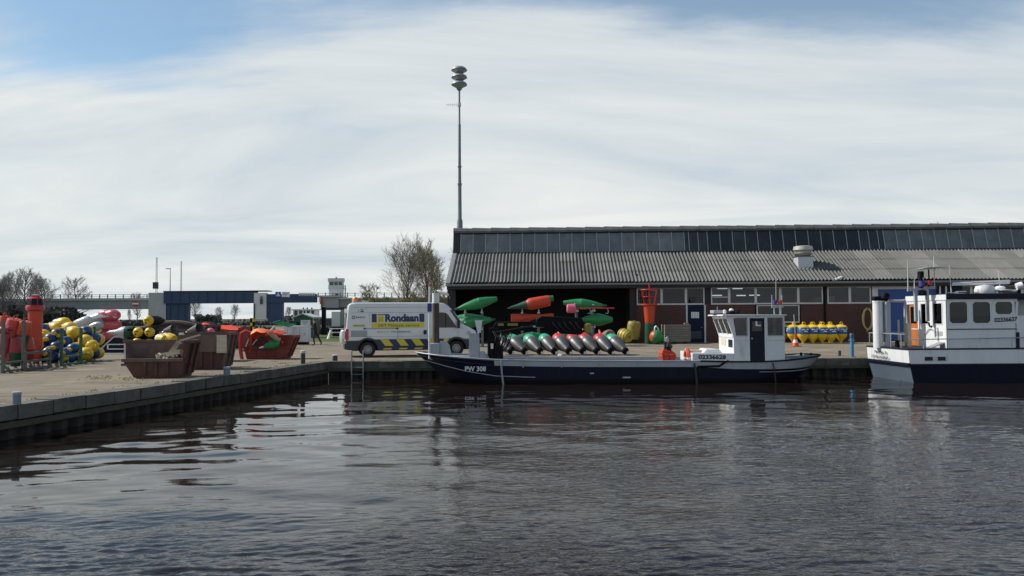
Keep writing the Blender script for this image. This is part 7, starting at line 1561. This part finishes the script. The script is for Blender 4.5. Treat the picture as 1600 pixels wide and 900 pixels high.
    MB().cyl((pp(1379.5),py_-.1,pz(469)),(pp(1384),py_-.1,pz(458.5)),.15,.17,12).bx(pp(1364),pp(1378),py_-.15,py_+.15,pz(469.8),pz(463)).build('winch_head', m_blackpaint, t, bevel=.03)
    MB().tube([(pp(1389),py_,pz(470.5)),(pp(1411),py_,pz(470.5)),(pp(1414),py_+.0,pz(469)),(pp(1415),py_,pz(474)),(pp(1413),py_,zt)],.055,n=8).build('davit_pipe', m_bulwark, t); MB().bx(pp(1412),pp(1418),py_-.3,py_-.05,zt,pz(505)).build('pale_locker', m_woodpale, t, bevel=.01); MB().cyl((pp(1406),py_+.1,zt),(pp(1406),py_+.1,pz(500)),.05,n=8).build('grey_stanchion', m_galv, t)
    ra = MB(); zrl = P(1500,530,YN).z
    for px in (1443,1531,1581.5): x = lx(px); ra.cyl((x,ny+.05,zt+.05),(x,ny+.05,zrl),.02,n=6)
    ra.cyl((lx(1360,YF)+.3,ny+.05,zrl),(9.0,ny+.05,zrl+.1),.02,n=6); ra.cyl((lx(1437),ny+.05,zrl),(lx(1425),ny+.2,zrl),.02,n=6); ra.build('guard_rail', m_galv, t)
    rb = MB(); 
    for yv in (-1.0,-.2,.6,hb-.08): rb.cyl((.06,yv,zt+.05),(.06,yv,zt+.55),.02,n=6)
    rb.cyl((.06,-1.3,zt+.55),(.06,hb-.08,zt+.55),.02,n=6); rb.cyl((.06,hb-.08,zt+.55),(3,hb-.08,zt+.55),.02,n=6); rb.build('stern_rail', m_galv, t)
    MB().bx(.05,.9,.4,1.2,zt+.05,zt+.22).build('rope_box', m_woodpale, t, bevel=.02); MB().lathe([(.09,zt+.05),(.07,zt+.25),(.1,zt+.3),(0,zt+.32)],10,Matrix.Translation((.25,-.3,0))).build('mooring_bitt', m_blackpaint, t)
    MB().prism([(x0-.50,z0+.02),(x0-.02,z0+.22),(x0-.02,z0+.17),(x0-.42,z0+.02)],wy+.1,wy+.5).build('step_plate', m_galv, t, smooth=0)
m_transom = M('silvery_transom', (0.13,0.17,0.22), 0.35, 0.3, var=0.15, scale=1.2)
m_greenbright = M('bright_green_cloth', (0.02,0.42,0.06), 0.7, var=0.08)
patrol_boat()

# ================================================================ person
def person():
    b = G(493,540); t = thing('person', 'person in dark work clothes walking left across the yard, forearms held out in front', 'person', b, 0)
    J = {'pel':(0,0,.95),'sp':(-.02,0,1.15),'ch':(-.05,0,1.36),'nk':(-.07,0,1.50),'hd':(-.11,0,1.60),'top':(-.11,0,1.73),
         'hl':(0,-.10,.90),'kl':(-.10,-.11,.50),'al':(-.04,-.11,.10),'tl':(-.20,-.11,.04),
         'hr':(0,.10,.90),'kr':(.16,.11,.52),'ar':(.36,.11,.16),'tr':(.27,.11,.04),
         'sl':(-.05,-.19,1.40),'el':(-.05,-.23,1.12),'wl':(-.30,-.20,1.10),'ml':(-.38,-.19,1.10),
         'sr':(-.05,.19,1.40),'er':(-.05,.23,1.12),'wr':(-.30,.18,1.12),'mr':(-.38,.17,1.12)}
    rad = {'pel':.155,'sp':.145,'ch':.165,'nk':.062,'hd':.088,'top':.075,'hl':.098,'kl':.070,'al':.052,'tl':.040,'hr':.098,'kr':.070,'ar':.052,'tr':.040,'sl':.075,'el':.055,'wl':.036,'ml':.036,'sr':.075,'er':.055,'wr':.036,'mr':.036}
    E = [('pel','sp'),('sp','ch'),('ch','nk'),('nk','hd'),('hd','top'),('pel','hl'),('hl','kl'),('kl','al'),('al','tl'),('pel','hr'),('hr','kr'),('kr','ar'),('ar','tr'),('ch','sl'),('sl','el'),('el','wl'),('wl','ml'),('ch','sr'),('sr','er'),('er','wr'),('wr','mr')]
    fing = []
    for hname, s in (('ml',-1),('mr',1)):
        hx, hy, hz = J[hname]
        for i in range(4):
            n1, n2 = '%sf%d' % (hname,i), '%sg%d' % (hname,i); ln = (.045,.05,.047,.038)[i]
            J[n1] = (hx-.045,hy+(i-1.5)*.021,hz-.004); J[n2] = (hx-.045-ln,hy+(i-1.5)*.022,hz-.022); rad[n1] = rad[n2] = .0095; E += [(hname,n1),(n1,n2)]
        J[hname+'t'] = (hx-.035,hy-s*.045,hz+.012); rad[hname+'t'] = .011; E.append((hname,hname+'t'))
    names = list(J); me = bpy.data.meshes.new('body'); me.from_pydata([J[n] for n in names],[(names.index(a),names.index(b_)) for a,b_ in E],[])
    o = bpy.data.objects.new('body', me); COL.objects.link(o); sk = o.modifiers.new('skin','SKIN'); sk.use_smooth_shade = True
    for i,n in enumerate(names):
        me.skin_vertices[0].data[i].radius = (rad[n],rad[n]); 
    me.skin_vertices[0].data[0].use_root = True
    ss = o.modifiers.new('sub','SUBSURF'); ss.levels = 1; ss.render_levels = 1
    dg = bpy.context.evaluated_depsgraph_get(); m2 = bpy.data.meshes.new_from_object(o.evaluated_get(dg)); bpy.data.objects.remove(o)
    m2.materials.clear()
    for m in (m_cloth, m_trouser, m_skin, m_black): m2.materials.append(m)
    for f in m2.polygons:
        c = f.center
        f.material_index = 2 if (c.z > 1.49 or (c.x < -.29 and .9 < c.z < 1.3)) else (3 if c.z < .085 else (1 if c.z < .93 else 0)); f.use_smooth = True
    link('body', m2, t)
    hr = MB().lathe([(.098*math.sin(math.pi*i/10),.105*math.cos(math.pi*i/10)) for i in range(0,7)],14,Matrix.Translation((-.095,0,1.655))).build('hair', m_hair, t)
    MB().prism([(-.205,1.62),(-.232,1.60),(-.205,1.59)],-.016,.016).build('nose', m_skin, t, smooth=0)
    for y in (-.036,.036): MB().lathe([(.0,-.008),(.011,0),(0,.008)],8,Matrix.Translation((-.198,y,1.635))).build('eye', m_black, t)
    for y in (-.098,.098): MB().lathe([(.0,-.028),(.020,0),(0,.028)],8,Matrix.Translation((-.10,y,1.62))).build('ear', m_skin, t)
    MB().bx(-.206,-.196,-.025,.025,1.563,1.570).build('mouth', m_redlens, t, smooth=0)
m_trouser = M('dark_blue_trousers', (0.015,0.018,0.032), 0.9, var=0.2)
person()

# ================================================================ weeds along the quay and wall foot
def weeds():
    rnd = random.Random(17); m_ = MB()
    def tuft(x, y, s):
        for _ in range(7):
            a = rnd.random()*6.283; h = s*rnd.uniform(.5,1); b = Vector((x+rnd.gauss(0,.05),y+rnd.gauss(0,.05),QZ)); u = Vector((math.cos(a),math.sin(a),0)); w = Vector((-u.y,u.x,0))*.008
            m_.add([b-w,b+w,b+u*h*.5+Vector((0,0,h))],[(0,1,2)])
    for i in range(110):
        s = rnd.random()*24; p = QC.to_3d()+QDIR.to_3d()*s; tuft(p.x-.50-abs(rnd.gauss(0,.25)), p.y, rnd.uniform(.03,.08))
    for i in range(160): tuft(rnd.uniform(-7,20), 32.95+abs(rnd.gauss(0,.2)), rnd.uniform(.05,.12))
    for (px,py) in ((200,594),(205,592),(160,590),(165,588),(150,592),(215,596),(330,586),(410,566),(440,568),(385,575)):
        c = G(px,py)
        for _ in range(9): tuft(c.x+rnd.gauss(0,.25), c.y+rnd.gauss(0,.25), rnd.uniform(.03,.09))
    stuff(m_.build('weeds', M('dry_weeds',(0.26,0.215,0.10),.9,var=.35), smooth=0, fixn=False))
weeds()
